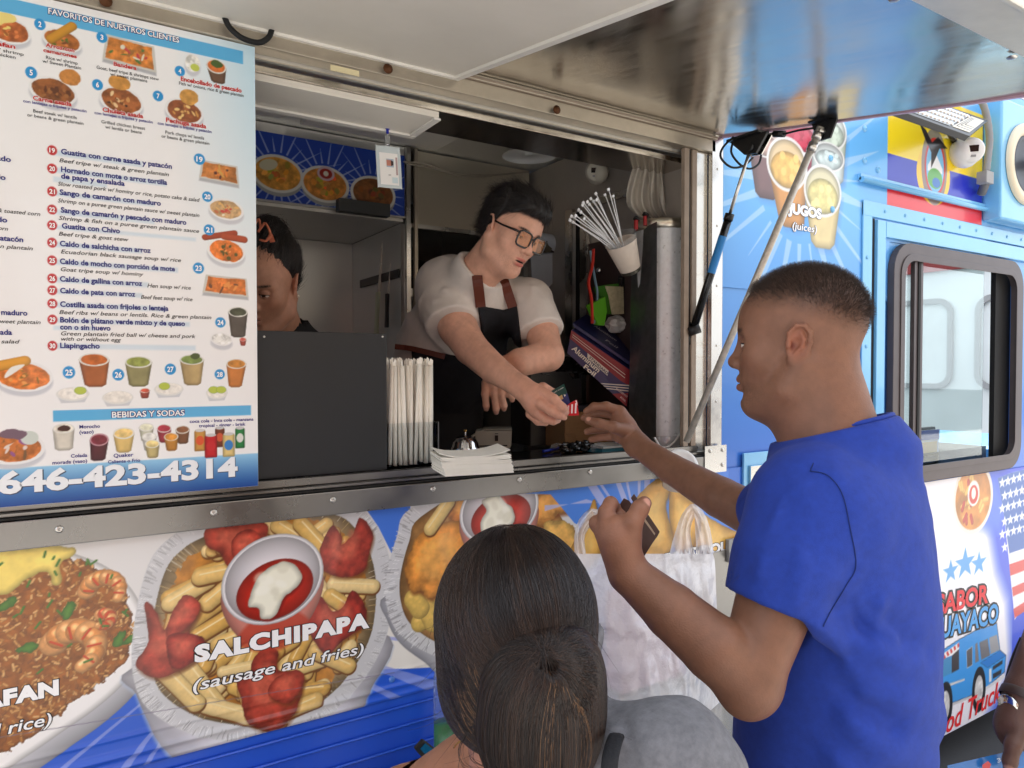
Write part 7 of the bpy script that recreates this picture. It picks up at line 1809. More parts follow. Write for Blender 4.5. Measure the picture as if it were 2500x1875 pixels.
def ridge(pts, amp, w):
    """soft fold along a traced line"""
    P3 = [wp(*p) for p in pts]
    def f(P):
        d = np.full(len(P), 9.0)
        for i in range(len(P3) - 1): d = np.minimum(d, seg(P, P3[i], P3[i + 1]))
        return -amp * np.exp(-(d / w) ** 2)
    return f
folds = [([(2040, 1170, .90), (2072, 1290, .90), (2092, 1385, .89), (2060, 1425, .89), (2010, 1505, .89)], .006, .012), ([(1960, 1200, .90), (2000, 1280, .89), (2060, 1350, .88)], .006, .012), ([(2110, 1400, .90), (2135, 1310, .90), (2120, 1210, .93)], .005, .022), ([(2000, 1530, .90), (2060, 1480, .89), (2130, 1450, .90), (2220, 1440, .93)], .005, .018),
         ([(1985, 1560, .88), (2080, 1640, .88), (2200, 1720, .92), (2280, 1760, 1.0)], .014, .022), ([(1975, 1640, .88), (2060, 1740, .88), (2150, 1820, .90), (2250, 1860, .96)], .015, .024),
         ([(1990, 1520, .88), (2130, 1590, .88), (2250, 1640, .95)], .009, .018), ([(1900, 1700, .90), (1990, 1820, .88), (2080, 1900, .9)], .012, .022), ([(1800, 1700, .95), (1830, 1800, .93), (1900, 1880, .9)], .010, .02),
         ([(2140, 1060, .98), (2190, 1120, .98), (2230, 1220, 1.0)], .006, .012), ([(2110, 1030, 1.0), (2170, 1060, 1.03), (2210, 1110, 1.05)], .005, .009),
         ([(1900, 1180, .90), (1860, 1280, .88), (1845, 1400, .88)], .006, .012), ([(1940, 1280, .86), (1960, 1380, .86), (1940, 1470, .86)], .005, .011), ([(2160, 1480, .88), (2140, 1560, .88), (2180, 1620, .90)], .006, .014), ([(2075, 1445, .89), (2110, 1500, .89), (2180, 1560, .9)], .006, .008), ([(2050, 1480, .89), (2090, 1570, .89), (2160, 1640, .9)], .006, .009), ([(1940, 1150, .9), (1905, 1210, .9), (1880, 1290, .9)], .004, .008), ([(2000, 1660, .88), (2080, 1700, .88), (2190, 1700, .9), (2280, 1690, .98)], .007, .012), ([(1790, 1760, .93), (1870, 1800, .9), (1960, 1880, .9)], .008, .012), ([(2120, 1080, .97), (2160, 1150, .97), (2180, 1250, .96)], .005, .010)]
for pts, am, wd in folds: sh_.fn(ridge(pts, am, wd), op='add')
for pts, am, wd in [([(2040, 1480, .88), (2120, 1530, .88), (2240, 1580, .93)], -.006, .02), ([(1975, 1600, .88), (2070, 1690, .88), (2170, 1770, .9)], -.008, .02), ([(2056, 1180, .9), (2088, 1290, .9), (2106, 1380, .89), (2075, 1440, .89), (2020, 1515, .88)], -.003, .008)]:
    sh_.fn(ridge(pts, am, wd), op='add')
sh_.fn(lambda P: 0.0030 * nz3(P, 17, 3) + 0.0008 * nz3(P, 60, 1), op='add')
# hem and neck openings
ne = wp(2044, 1042, 1.05); nd = HC.R @ np.array((0.26, 0, 1.0)); nd /= np.linalg.norm(nd)
sh_.fn(lambda P: np.where(np.linalg.norm(P - ne, axis=1) < .14, (P - (ne - nd * .002)) @ nd, -1.0), 0.003, op='i')
nk_ = Blob(); nk_.cone(ne + nd * .04, ne - nd * .03, .0715, .071); sh_.fn(lambda P: nk_(P), 0.004, op='s')
slin = Blob(); slin.cone(slv1 + sd * .03, slv1 - sd * .04, .0560, .057); sh_.fn(lambda P: slin(P), 0.002, op='s')
sh_.fn(ridge([(1778, 1446, .90), (1800, 1462, .86), (1850, 1490, .85), (1920, 1505, .85), (1970, 1505, .87)], .0, .004), op='add')
lo_, hi_ = HB.o - np.array((.34, .34, .62)), HB.o + np.array((.34, .34, .30))
Vs, Fs = surf(sh_, lo_, hi_, 0.0042)
cloth_obj('shirt', Vs, Fs, [BLU], cust)
nx_ = np.cross(nd, HC.R[:, 1]); nx_ /= np.linalg.norm(nx_); ny_ = np.cross(nd, nx_)
rng_ = lambda R_, k: [tuple(ne + (nx_ * math.cos(t) + ny_ * math.sin(t)) * R_ + nd * k) for t in np.linspace(0, 2 * math.pi, 49)]
m = MB(); m.tube(rng_(.0748, 0), .0040, BLU, 10, cap=False); m.build('collar', cust)
SEAM = mat('blue seam', (17, 38, 98), .9)
for nm_, pts_ in (('shoulder_seam', [(2068, 1030, 1.0), (2030, 1072, .95), (1993, 1118, .92), (1978, 1150, .92)]), ('sleeve_seam', [(1978, 1150, .9), (2020, 1160, .9), (2056, 1205, .9), (2076, 1290, .9), (2090, 1380, .9), (2066, 1430, .9), (2030, 1490, .9), (2010, 1530, .9)]), ('hem_stitch', [(1786, 1432, .9), (1810, 1446, .87), (1860, 1470, .86), (1920, 1487, .86), (1975, 1497, .88)])):
    m = MB(); P_ = lay(sh_, pts_); m.tube([tuple(p) for p in P_], .0007, SEAM, 5); m.build(nm_, cust)
m = MB(); m.tube(rng_(.0835, -.017), .0016, BLU, 6, cap=False); m.build('collar_seam', cust)
# collar rib and seams
if 0:
  m = MB(); ring_ = [tuple(ne + HC.R @ np.array((.0640 * math.cos(t), .0620 * math.sin(t), -.012 * math.cos(t))) ) for t in np.linspace(0, 2 * math.pi, 41)]

DEN = mat('dark denim', (40, 44, 60), 0.85, bump=0.3, bscale=600)
lg = Blob()
for s in (1, -1): lg.cone(HB.wor((0, s * .09, -.42)), np.array((HB.wor((0, s * .09, 0))[0], HB.wor((0, s * .09, 0))[1], .24)), .105, .07, .03)
Vl, Fl = surf(lg, HB.o - np.array((.28, .28, 1.25)), HB.o + np.array((.28, .28, -.38)), 0.014)
cloth_obj('trousers', Vl, Fl, [DEN], cust)
SHO = mat('dark shoe', (40, 38, 38), 0.5)
for s in (1, -1):
    sb_ = Blob(); c0 = HB.wor((0, s * .09, 0)); c0[2] = .19; fdir = HB.R @ np.array((1, 0, 0)); sb_.cone(c0, c0 + fdir * .13, .048, .040, .02); sb_.fn(lambda P: .143 - P[:, 2], .01, 'i')
    Vq, Fq = surf(sb_, c0 - .1 - np.array((.1, .1, 0)), c0 + .1 + np.array((.1, .12, 0)), 0.009); cloth_obj('shoe', Vq, Fq, [SHO], cust)
# cropped hair
rsn = np.random.RandomState(4)
def wf(C, N):
    Qc = HC.loc(C); return fade(Qc) ** 1.5 * (np.abs(Qc[:, 1]) < .085) * (Qc[:, 0] < 0.078)
P0, N0 = surf_points(Vh_, Fh_, 20000, rsn, wf)
Qp = HC.loc(P0); fwp = fade(Qp); D0 = N0 + (HC.R @ np.array((0.35, 0, 0.25))) + rsn.randn(len(P0), 3) * .22; D0 /= np.linalg.norm(D0, axis=1)[:, None]
Ln = (0.0018 + 0.0072 * np.clip(fwp, 0, 1) ** 1.6) * (0.7 + .5 * rsn.rand(len(P0)))
hairs('hair', cust, [np.stack([P0[i] - N0[i] * .0005, P0[i] + D0[i] * Ln[i] * .5, P0[i] + D0[i] * Ln[i]]) for i in range(len(P0))], 0.00011, hairmat('dark cropped hair', (60, 49, 43), 0.4, var=.5), .5)
# wallet
LEA = mat('brown leather', (64, 40, 34), 0.38, var=0.25, vscale=60, bump=0.4, bscale=200)
wl = empty('wallet', wp(1570, 1310, .975), 'worn dark brown leather wallet held open in the man\'s left hand', 'wallet')
m = MB(); fw_ = Vector(tuple(ray(1560, 1290).normalized()))
m.prism([wp(1500, 1252, .985), wp(1523, 1216, .985), wp(1536, 1222, .985), wp(1602, 1312, .985), wp(1562, 1376, .985), wp(1530, 1330, .985)], fw_ * .006, LEA); m.build('flap', wl, bevel=0.001)
m = MB(); m.prism([wp(1540, 1216, .995), wp(1548, 1205, .995), wp(1611, 1298, .995), wp(1606, 1308, .995), wp(1562, 1370, .995), wp(1560, 1355, .995), wp(1597, 1305, .995)], fw_ * .010, LEA); m.build('flap', wl, bevel=0.001)
m = MB(); m.prism([wp(1548, 1235, .988), wp(1552, 1232, .988), wp(1600, 1303, .988), wp(1597, 1308, .988)], fw_ * .003, mat('worn edge', (170, 150, 128), 0.6)); m.build('pocket_edge', wl)
# ------------------------------------------------------------------ the server leaning out of the window
FWS = np.array((.34, -.94, 0)); 
HS = Frame(wp(1246, 566, 1.97), math.radians(-80), 0.42, math.radians(-12), 0.88)
b = Blob(); head(b, HS, fat=0.55, open_=0.6, lid=0.75)
b.cone((-0.030, 0, -0.060), (-0.075, 0, -0.19), 0.056, 0.062, 0.03, HS); b.cone((0.010, 0, -0.09), (-0.05, 0, -0.20), 0.042, 0.05, 0.03, HS)
o_ = HS.wor((0, 0, 0)); Vh_, Fh_ = surf(b, o_ - np.array((.15, .17, .21)), o_ + np.array((.17, .17, .15)), 0.0021)
a = Blob()
r0, r1, r2, r3 = wp(1078, 712, 2.13), wp(1118, 800, 2.03), wp(1150, 850, 1.98), wp(1272, 945, 1.84)
a.cone(r0, r1, .060, .056, .01); a.cone(r1, r2, .055, .047, .006); a.cone(r2, wp(1205, 900, 1.91), .047, .040, .006); a.cone(wp(1205, 900, 1.91), r3, .040, .028, .004)
KS = 1.81
a.cone(r3, wp(1300, 968, KS), .031, .034, .01); a.ell(wp(1312, 980, KS), (.036, .030, .040), .014)
a.chain([wp(1325, 958, 1.79), wp(1352, 975, 1.765), wp(1373, 995, 1.765), wp(1382, 1006, 1.775)], [.0155, .0125, .0108, .0088], .006)
a.chain([wp(1322, 985, 1.78), wp(1346, 1002, 1.765), wp(1365, 1014, 1.77), wp(1377, 1019, 1.78)], [.0155, .0122, .0100, .0082], .005)
a.chain([wp(1308, 1005, 1.80), wp(1330, 1022, 1.785), wp(1350, 1028, 1.79), wp(1362, 1026, 1.80)], [.0150, .0118, .0100, .0082], .005)
a.chain([wp(1296, 1010, 1.82), wp(1314, 1028, 1.81), wp(1332, 1032, 1.82)], [.014, .011, .009], .005)
a.chain([wp(1325, 948, 1.84), wp(1352, 962, 1.85), wp(1372, 985, 1.835), wp(1380, 1000, 1.815)], [.016, .0125, .0105, .009], .006)
# left arm folded on the counter, hand hanging
l0, l1 = wp(1310, 760, 2.16), wp(1338, 868, 2.06)
a.cone(l0, l1, .055, .045, .01); a.cone(l1, wp(1270, 885, 2.01), .045, .040, .012); a.cone(wp(1270, 885, 2.01), wp(1215, 905, 2.03), .040, .030, .006)
a.cone(wp(1215, 905, 2.03), wp(1208, 930, 2.04), .032, .034, .01)
for tx, ty, kx in ((1187, 998, 1186), (1211, 1006, 1205), (1230, 998, 1222), (1250, 976, 1240)):
    a.chain([wp(kx, 935, 2.03), wp((kx + tx) / 2 - 2, 962, 2.01), wp(tx, ty - 8, 2.02), wp(tx, ty, 2.03)], [.0125, .0108, .0095, .008], .005)
lo1, hi1 = bbox([r0, r1, r3, wp(1385, 1030, 1.78), wp(1325, 940, 1.84), l0, l1, wp(1190, 1010, 2.03)], .06)
Va, Fa = surf(a, lo1, hi1, 0.0027)
# trunk: leans forward from the hips
pel = wp(1060, 1000, 2.35); ch = wp(1140, 740, 2.17); nb = HS.wor((-0.075, 0, -0.17))
tb_ = Blob(); tb_.cone(pel, ch, .130, .115, .05); tb_.cone(ch, nb, .10, .06, .05); tb_.cone(pel, pel - np.array((0, 0, .75)), .15, .10, .05)
Vt_, Ft_ = surf(tb_, pel - np.array((.3, .3, 1.1)), pel + np.array((.35, .3, .8)), 0.014)
V, F = join([(Vh_, Fh_), (Va, Fa), (Vt_, Ft_)])
col = facecol(V, HS, (214, 164, 140), (190, 106, 96), (30, 24, 24), stub=0.14, open_=.6, gaze=(0.0, -.30), lid=.75, pink=(208, 140, 116))
hw_ = np.clip(1 - np.linalg.norm(V - wp(1330, 985, KS), axis=1) / .13, 0, 1); col = mixc(col, (214, 150, 124), .6 * hw_)
col = nails(col, V, [(wp(1382, 1007, 1.767), 0, .007), (wp(1187, 1000, 2.02), 0, .008), (wp(1211, 1008, 2.02), 0, .008), (wp(1230, 1000, 2.02), 0, .008)], (226, 176, 156))
QH = HS.loc(V); hcap = np.clip((QH[:, 2] - np.interp(QH[:, 0], [-.1, -.05, -.01, .02, .05, .09], [-.06, -.05, -.005, .03, .055, .062])) / .012, 0, 1) * (QH[:, 2] > -.08) * (np.linalg.norm(QH, axis=1) < .2) * (np.abs(QH[:, 1]) < .0815)
col = mixc(col, (34, 28, 28), hcap)
srv = person_mesh('person', V, F, col, [SKIN], 'young man in white T-shirt, dark apron and amber glasses holding out a card')
# white T-shirt
WT = mat('white cotton', (216, 208, 200), 0.85, var=0.05, vscale=40, bump=0.3, bscale=700, sheen=0.05, bdist=0.0006)
s_ = Blob()
s_.cone(pel + np.array((0, 0, .05)), wp(1100, 850, 2.27), .165, .155, .04); s_.cone(wp(1100, 850, 2.27), ch, .155, .130, .06)
s_.cone(ch, nb + (ch - nb) * .02, .115, .068, .06)
s_.cone(wp(1085, 692, 2.17), wp(1280, 750, 2.20), .072, .070, .06)
SL1, SL2 = Blob(), Blob()
e1 = wp(1104, 796, 2.03); q1 = wp(1080, 702, 2.13); d1_ = (e1 - q1) / np.linalg.norm(e1 - q1)
SL1.cone(q1, e1 + d1_ * .03, .076, .080, .01); SL1.fn(lambda P: (P - e1) @ d1_, .003, 'i')
e2 = wp(1318, 815, 2.11); q2_ = wp(1290, 740, 2.17); d2_ = (e2 - q2_) / np.linalg.norm(e2 - q2_)
SL2.cone(q2_, e2 + d2_ * .03, .078, .072, .01); SL2.fn(lambda P: (P - e2) @ d2_, .003, 'i')
s_.fn(lambda P: SL1(P), .04); s_.fn(lambda P: SL2(P), .04)
for pts, am, wd in [([(1010, 560 + 110, 2.0), (1060, 690, 2.0), (1130, 730, 2.0), (1160, 770, 2.02)], .006, .010), ([(1030, 700, 2.0), (1090, 712, 2.0), (1150, 745, 2.02)], .005, .008), ([(1020, 730, 2.0), (1075, 735, 2.0), (1130, 760, 2.02)], .005, .008), ([(1012, 640, 2.08), (1035, 680, 2.02), (1020, 730, 2.05), (1028, 800, 2.08)], .007, .009), ([(1075, 620, 2.1), (1120, 650, 2.08), (1150, 700, 2.05)], .005, .009), ([(1100, 610, 2.1), (1145, 650, 2.08)], .004, .008), ([(1300, 700, 2.1), (1290, 760, 2.1), (1280, 820, 2.1)], .006, .010), ([(1330, 740, 2.1), (1320, 800, 2.1)], .005, .009), ([(985, 760, 2.2), (1040, 830, 2.15), (1090, 845, 2.12)], .010, .016), ([(970, 820, 2.25), (1050, 855, 2.18)], .008, .014), ([(1190, 670, 2.08), (1200, 730, 2.08)], .004, .010)]:
    s_.fn(ridge(pts, am, wd), op='add')
s_.fn(lambda P: 0.003 * nz3(P, 24, 8) + .0012 * nz3(P, 70, 4), op='add')
nn_ = HS.wor((-0.055, 0, -0.155)); nd2 = HS.wor((0, 0, 0)) - nb; nd2 /= np.linalg.norm(nd2)
nkb = Blob(); nkb.cone(nn_ + nd2 * .05, nn_ - nd2 * .03, .058, .056)
s_.cone(ch, nn_ - nd2 * .005, .10, .066, .03); s_.fn(lambda P: np.where(np.linalg.norm(P - nn_, axis=1) < .105, (P - nn_) @ nd2 - .004, -1.), .003, 'i'); s_.fn(lambda P: nkb(P), .003, 's'); 
blo, bhi = bbox([pel, ch, q1, e1, q2_, e2, nb, pel + np.array((0, 0, -.1))], .19)
Vs, Fs = surf(s_, blo, bhi, 0.0052)
cloth_obj('shirt', Vs, Fs, [WT], srv)
tq_ = Blob(); tq_.cone(pel + np.array((0, 0, .06)), pel - np.array((0, 0, .78)), .168, .12, .02)
Vq_, Fq_ = surf(tq_, pel - np.array((.25, .25, 1.0)), pel + np.array((.25, .25, .26)), 0.012)
cloth_obj('trousers', Vq_, Fq_, [mat('black trousers', (20, 20, 23), .85, bump=.3, bscale=300)], srv)
# apron: bib, waist part and brown straps over the shirt
AP = mat('black denim', (24, 25, 31), 0.85, var=0.2, vscale=60, bump=0.4, bscale=500)
ap = Blob(); ap.fn(lambda P: s_(P) - .007)
def wrap_region(P, pts2, near=True):
    """keeps the part of the shirt that shows inside a traced outline, on the wearer's front"""
    r = P - np.array(CAMP); z_ = r @ np.array(Fw); u = 1250 + FPX * (r @ np.array(Rt)) / z_; v = 937.5 - FPX * (r @ np.array(Up)) / z_
    ins = np.zeros(len(P), bool); dm = np.full(len(P), 1e9)
    for i in range(len(pts2)):
        (ax, az), (bx, bz) = pts2[i], pts2[(i + 1) % len(pts2)]
        c = (az > v) != (bz > v); ins ^= c & (u < (bx - ax) * (v - az) / (bz - az + 1e-12) + ax)
        t = np.clip(((u - ax) * (bx - ax) + (v - az) * (bz - az)) / ((bx - ax) ** 2 + (bz - az) ** 2 + 1e-12), 0, 1)
        dm = np.minimum(dm, np.hypot(u - ax - t * (bx - ax), v - az - t * (bz - az)))
    return np.where(ins, -dm, dm) * z_ / FPX
bib = [(1166, 745), (1230, 757), (1262, 744), (1273, 830), (1276, 900), (1340, 960), (1340, 1300), (930, 1300), (935, 930), (965, 840), (1000, 846), (1080, 862), (1120, 870), (1180, 850)]
ap.fn(lambda P: wrap_region(P, bib), .003, 'i'); ap.fn(lambda P: (P - ch) @ np.array((-.3, .95, 0)) - .10, .0, 'i')
Vp, Fp = surf(ap, blo, bhi, 0.0052)
cloth_obj('apron', Vp, Fp, [AP], srv)
def strap(pts, wd, name, mm, off=.010):
    """ribbon laid over the shirt along traced points"""
    P = np.array(catmull([tuple(wp(*p)) for p in pts], 5, False)); out = []
    for p in P:                                            # march toward the viewer's side until outside the cloth
        dr = np.array(CAMP) - p; dr /= np.linalg.norm(dr); q = p + dr * .16; gone = 0
        for _ in range(80):
            dd = float(s_(q[None])[0])
            if dd < off or gone > .18: break
            st_ = max(.0015, (dd - off) * .7); gone += st_; q = q - dr * st_
        out.append(q)
    m = MB(); V_ = []; P = np.array(out); k = np.ones(3) / 3
    for i in range(3): P[:, i] = np.convolve(np.pad(P[:, i], 1, mode='edge'), k, 'valid')
    for i, p in enumerate(P):
        t = P[min(i + 1, len(P) - 1)] - P[max(i - 1, 0)]; v = np.array(CAMP) - p; sdv = np.cross(t, v); sdv /= np.linalg.norm(sdv) + 1e-9
        vv = v / np.linalg.norm(v)
        for s1, s2 in ((-1, 0), (1, 0), (1, 1), (-1, 1)): V_.append(p + sdv * wd * s1 - vv * .003 * s2)
    F_ = []
    for i in range(len(P) - 1):
        for j in range(4): F_.append((i * 4 + j, i * 4 + (j + 1) % 4, (i + 1) * 4 + (j + 1) % 4, (i + 1) * 4 + j))
    m.add(V_, F_, mm); m.build(name, srv)
BRL = mat('brown strap', (96, 46, 32), 0.5, bump=0.3, bscale=200)
strap([(1174, 752, 2.07), (1169, 710, 2.07), (1164, 665, 2.07), (1166, 630, 2.07)], .0145, 'apron_strap', BRL)
strap([(1252, 752, 2.08), (1240, 715, 2.08), (1228, 680, 2.08), (1222, 665, 2.08)], .0145, 'apron_strap', BRL)
strap([(962, 846, 2.1), (1010, 852, 2.1), (1090, 872, 2.1)], .008, 'apron_strap', BRL, .012)
# hair, swept up
hb = Blob()
hb.ell((-0.018, 0, 0.058), (0.106, 0.086, 0.085), 0.02, HS); hb.ell((0.045, 0, 0.092), (0.060, 0.068, 0.034), 0.02, HS); hb.ell((0.000, 0, 0.098), (0.07, 0.07, 0.040), 0.02, HS)
hb.ell((-0.058, 0, 0.0), (0.05, 0.066, 0.055), 0.03, HS)
hb.fn(lambda P: (lambda Q: np.interp(Q[:, 0], [-.1, -.05, -.015, .01, .035, .06, .11], [-.055, -.045, -.002, .030, .050, .062, .070]) - Q[:, 2])(HS.loc(P)), .012, 'i')
hb.fn(lambda P: (lambda Q: .0028 * np.sin(Q[:, 1] * 260 + 3 * np.sin(Q[:, 0] * 40)) + .004 * nz3(P, 55, 2))(HS.loc(P)), op='add')
Vhr, Fhr = surf(hb, o_ - np.array((.16, .16, .12)), o_ + np.array((.17, .17, .20)), 0.0035)
HM = hairmat('black brown hair', (30, 22, 20), 0.3, spec=.6, var=.6)
HCAP = mat('hair base', (16, 12, 12), 0.6)
hobj = cloth_obj('hair', Vhr, Fhr, [HCAP], srv)
rn = np.random.RandomState(2); P0, N0 = surf_points(Vhr, Fhr, 9000, rn)
st = []
for p, n_ in zip(P0, N0):
    q = HS.R.T @ n_; fl = HS.R @ np.array((-.75, .25 * np.sign((p - HS.o) @ HS.R[:, 1]), .35 if q[2] > .3 else -.55)); fl = fl - n_ * (fl @ n_); fl /= np.linalg.norm(fl) + 1e-9
    j = rn.randn(3) * .10; L_ = .022 + .014 * rn.rand(); lift = .09 * rn.rand()
    st.append(np.array([p - n_ * .002, p + (fl + j) * L_ * .35 + n_ * L_ * lift * .5, p + (fl + j * 1.5) * L_ * .7 + n_ * L_ * lift * .5, p + (fl + j * 2) * L_ - n_ * .001]))
hairs('hair_strands', srv, st, 0.00035, HM, .3)
# glasses
GF = mat('black acetate', (14, 14, 16), 0.2, spec=.7); LNS = mat('amber lens', (206, 130, 50), 0.03, alpha=0.34, spec=0.8)
m = MB()
for s in (1, -1):
    c0 = np.array((0.1075, s * 0.0335, -0.003)); R_ = []
    for k in range(28):
        t = 2 * math.pi * k / 28; cx_, sz_ = math.cos(t), math.sin(t); n4 = (abs(cx_) ** 4 + abs(sz_) ** 4) ** -.25
        y, z = cx_ * n4 * .0275, sz_ * n4 * .0235 - .001
        R_.append(HS.wor(c0 + np.array((-.10 * abs(y + s * .0335) * .6 + .002, y, z))))
    R_.append(R_[0]); m.tube(R_, .0026, GF, 8, cap=False)
m.tube([HS.wor((.1085, .009, .004)), HS.wor((.111, 0, .007)), HS.wor((.1085, -.009, .004))], .0026, GF, 8)
for s in (1, -1): m.tube([HS.wor((.1035, s * .061, .010)), HS.wor((.094, s * .069, .010)), HS.wor((.04, s * .077, .008)), HS.wor((-.006, s * .0785, .010)), HS.wor((-.022, s * .079, -.008))], [.0032, .0034, .0026, .0022, .002], GF, 8)
gl = m.build('glasses', srv)
m = MB()
for s in (1, -1):
    P = [HS.wor((0.1065 - .06 * abs(s * .0335 + y) + .002, s * .0335 + y, -.004 + z)) for y, z in ((-.025, -.019), (-.02, -.0225), (.02, -.0225), (.025, -.019), (.025, .017), (.02, .0215), (-.02, .0215), (-.025, .017))]
    m.add(P, [tuple(range(8))], LNS)
m.build('lens', gl)
# bank card and red sweet
fwv = Vector(tuple(ray(1365, 960).normalized()))
cd_ = empty('bank_card', wp(1372, 985, 1.79), 'green and navy bank card held out in the server\'s fingers', 'bank card')
c1, c2, c3, c4 = [Vector(tuple(wp(*p))) for p in ((1341, 957, 1.80), (1377, 937, 1.80), (1393, 985, 1.785), (1357, 1006, 1.785))]
m = MB(); m.prism([c1, c2, c3, c4], fwv * .0009, mat('card green', (14, 62, 54), 0.25)); m.build('card', cd_)
CB = lambda u, v, k=1: c1 + (c2 - c1) * u + (c4 - c1) * v * (1 - u) + (c3 - c2) * v * u - fwv * .0004 * k
m = MB(); m.add([CB(0, .52), CB(1, .48), CB(1, 1), CB(0, 1)], [(0, 1, 2, 3)], mat('card navy', (34, 38, 110), .25)); m.add([CB(.42, .42, 2), CB(.68, .42, 2), CB(.68, .62, 2), CB(.42, .62, 2)], [(0, 1, 2, 3)], mat('chip gold', (200, 170, 120), .3, .6)); m.add([CB(.78, .45, 2), CB(.90, .52, 2), CB(.78, .58, 2)], [(0, 1, 2)], mat('ink 240 240 240', (240, 240, 240))); m.build('print', cd_)
lt = Letters(); lt.add('DEBIT CARD', CB(.15, .16, 3), CB(.9, .16, 3), .0022, (220, 226, 220), .02, up=c1 - c4, lift=-fwv * .0003); lt.build('lettering', cd_, kind='stuff')
sw = [wp(*p) for p in ((1381, 992, 1.775), (1392, 984, 1.775), (1403, 978, 1.775), (1410, 990, 1.775), (1414, 1014, 1.775), (1396, 1015, 1.775), (1378, 1013, 1.775))]
m = MB(); m.prism(sw, fwv * .003, mat('red wrapper', (206, 26, 36), .3, bump=.6, bscale=90)); m.prism([sw[2] * 1.0, wp(1408, 976, 1.774), wp(1412, 992, 1.774), sw[3] * 1.0], fwv * .002, mat('white wrapper edge', (236, 232, 230), .4)); sw_ = m.build('wrapped_sweet', label='small red wrapped sweet held under the bank card', cat='sweet', bevel=.0008)
lt = Letters(); 
for k in range(3): lt.add('sweet'[:4 - k % 2], Vector(tuple(wp(1386 + k * 9, 1012, 1.7735))), Vector(tuple(wp(1388 + k * 9, 992 - k * 4, 1.7735))), .0032, (246, 226, 226), .02, up=-Rt, lift=-fwv * .0003) if 0 else None
m = MB()
for k in range(3): m.add([wp(1385 + k * 9, 1009, 1.7738), wp(1389 + k * 9, 1009, 1.7738), wp(1390 + k * 9, 990 - k * 3, 1.7738), wp(1386 + k * 9, 990 - k * 3, 1.7738)], [(0, 1, 2, 3)], mat('ink 246 226 226', (246, 226, 226)))
m.build('print', sw_)

# ------------------------------------------------------------------ the cook behind the menu board
HK = Frame(wp(650, 690, 1.78), math.radians(230), 0.45, math.radians(-6), 0.93)
b = Blob(); head(b, HK, male=.4, fat=0.5, lid=.95)
b.cone((-0.030, 0, -0.060), (-0.07, 0, -0.20), 0.052, 0.06, 0.03, HK)
o_ = HK.wor((0, 0, 0)); Vh_, Fh_ = surf(b, o_ - np.array((.16, .16, .20)), o_ + np.array((.16, .16, .15)), 0.0026)
kt = Blob(); kn = HK.wor((-.07, 0, -.19)); kp = kn + np.array((-.02, .10, -.62))
kt.cone(kn + np.array((0, .02, -.13)), kp, .13, .13, .05); kt.cone(kp, kp - np.array((0, 0, .55)), .13, .09, .05)
for s in (1, -1): kt.cone(kn + np.array((s * .15, .03, -.10)), kn + np.array((s * .20, -.02, -.36)), .05, .042, .04); kt.cone(kn + np.array((s * .20, -.02, -.36)), kn + np.array((s * .12, -.22, -.42)), .04, .03, .02)
Vt_, Ft_ = surf(kt, kp - np.array((.4, .45, .75)), kn + np.array((.4, .35, .1)), 0.014)
V, F = join([(Vh_, Fh_), (Vt_, Ft_)])
col = facecol(V, HK, (178, 130, 106), (150, 84, 74), (26, 20, 20), lid=.95, gaze=(0, -.4), pink=(196, 112, 92))
cook = person_mesh('person', V, F, col, [SKIN], 'woman cook with dark hair tied up looking down behind the menu board')
ks = Blob(); ks.cone(kn + np.array((0, .02, -.14)), kp, .155, .15, .05); ks.cone(kn + np.array((.14, .03, -.10)), kn + np.array((-.14, .03, -.10)), .062, .062, .06); ks.cone(kn + np.array((0, .0, .010)), kn + np.array((0, .02, -.14)), .072, .17, .03); ks.cone(kn + np.array((0, .02, -.03)), kn + np.array((.17, .03, -.10)), .085, .068, .03)
for s in (1, -1): ks.cone(kn + np.array((s * .15, .03, -.10)), kn + np.array((s * .195, -.01, -.29)), .066, .062, .04)
ks.fn(lambda P: .003 * nz3(P, 25, 2), op='add')
nkc = Blob(); nkc.cone(kn + np.array((0, 0, .09)), kn + np.array((0, -.01, .0)), .066, .050); ks.fn(lambda P: nkc(P), .004, 's')
Vs, Fs = surf(ks, kp - np.array((.35, .35, .15)), kn + np.array((.35, .35, .12)), 0.008)
cloth_obj('shirt', Vs, Fs, [mat('black jersey', (22, 22, 25), .85, bump=.3, bscale=300)], cook)
hb = Blob(); hb.ell((-0.022, 0, 0.050), (0.102, 0.082, 0.084), 0.02, HK); hb.ell((-0.05, 0, 0.125), (0.045, 0.045, 0.045), 0.03, HK); hb.ell((-0.06, 0, -.01), (0.045, 0.06, 0.06), 0.03, HK)
hb.fn(lambda P: (lambda Q: np.interp(Q[:, 0], [-.1, -.05, -.02, .01, .04, .08, .11], [-.06, -.05, -.01, .025, .052, .066, .075]) - Q[:, 2])(HK.loc(P)), .010, 'i')
hb.fn(lambda P: .0012 * np.sin(HK.loc(P)[:, 1] * 400 + 2 * np.sin(HK.loc(P)[:, 0] * 30)), op='add')
Vk, Fk = surf(hb, o_ - np.array((.16, .16, .12)), o_ + np.array((.16, .16, .22)), 0.0035)
cloth_obj('hair', Vk, Fk, [HCAP], cook)
P0, N0 = surf_points(Vk, Fk, 5000, rn); st = []; top_ = HK.wor((-.045, 0, .11))
for p, n_ in zip(P0, N0):
    fl = top_ - p; fl = fl - n_ * (fl @ n_); fl /= np.linalg.norm(fl) + 1e-9; j = rn.randn(3) * .04; L_ = .03 + .02 * rn.rand()
    st.append(np.array([p - n_ * .001, p + (fl + j) * L_ * .5 + n_ * .0015, p + (fl + j) * L_ - n_ * .001]))
hairs('hair_strands', cook, st, 0.0003, HM, .4)
BOW = mat('patterned scarf', (196, 110, 80), .7, var=.4, vscale=80)
m = MB()
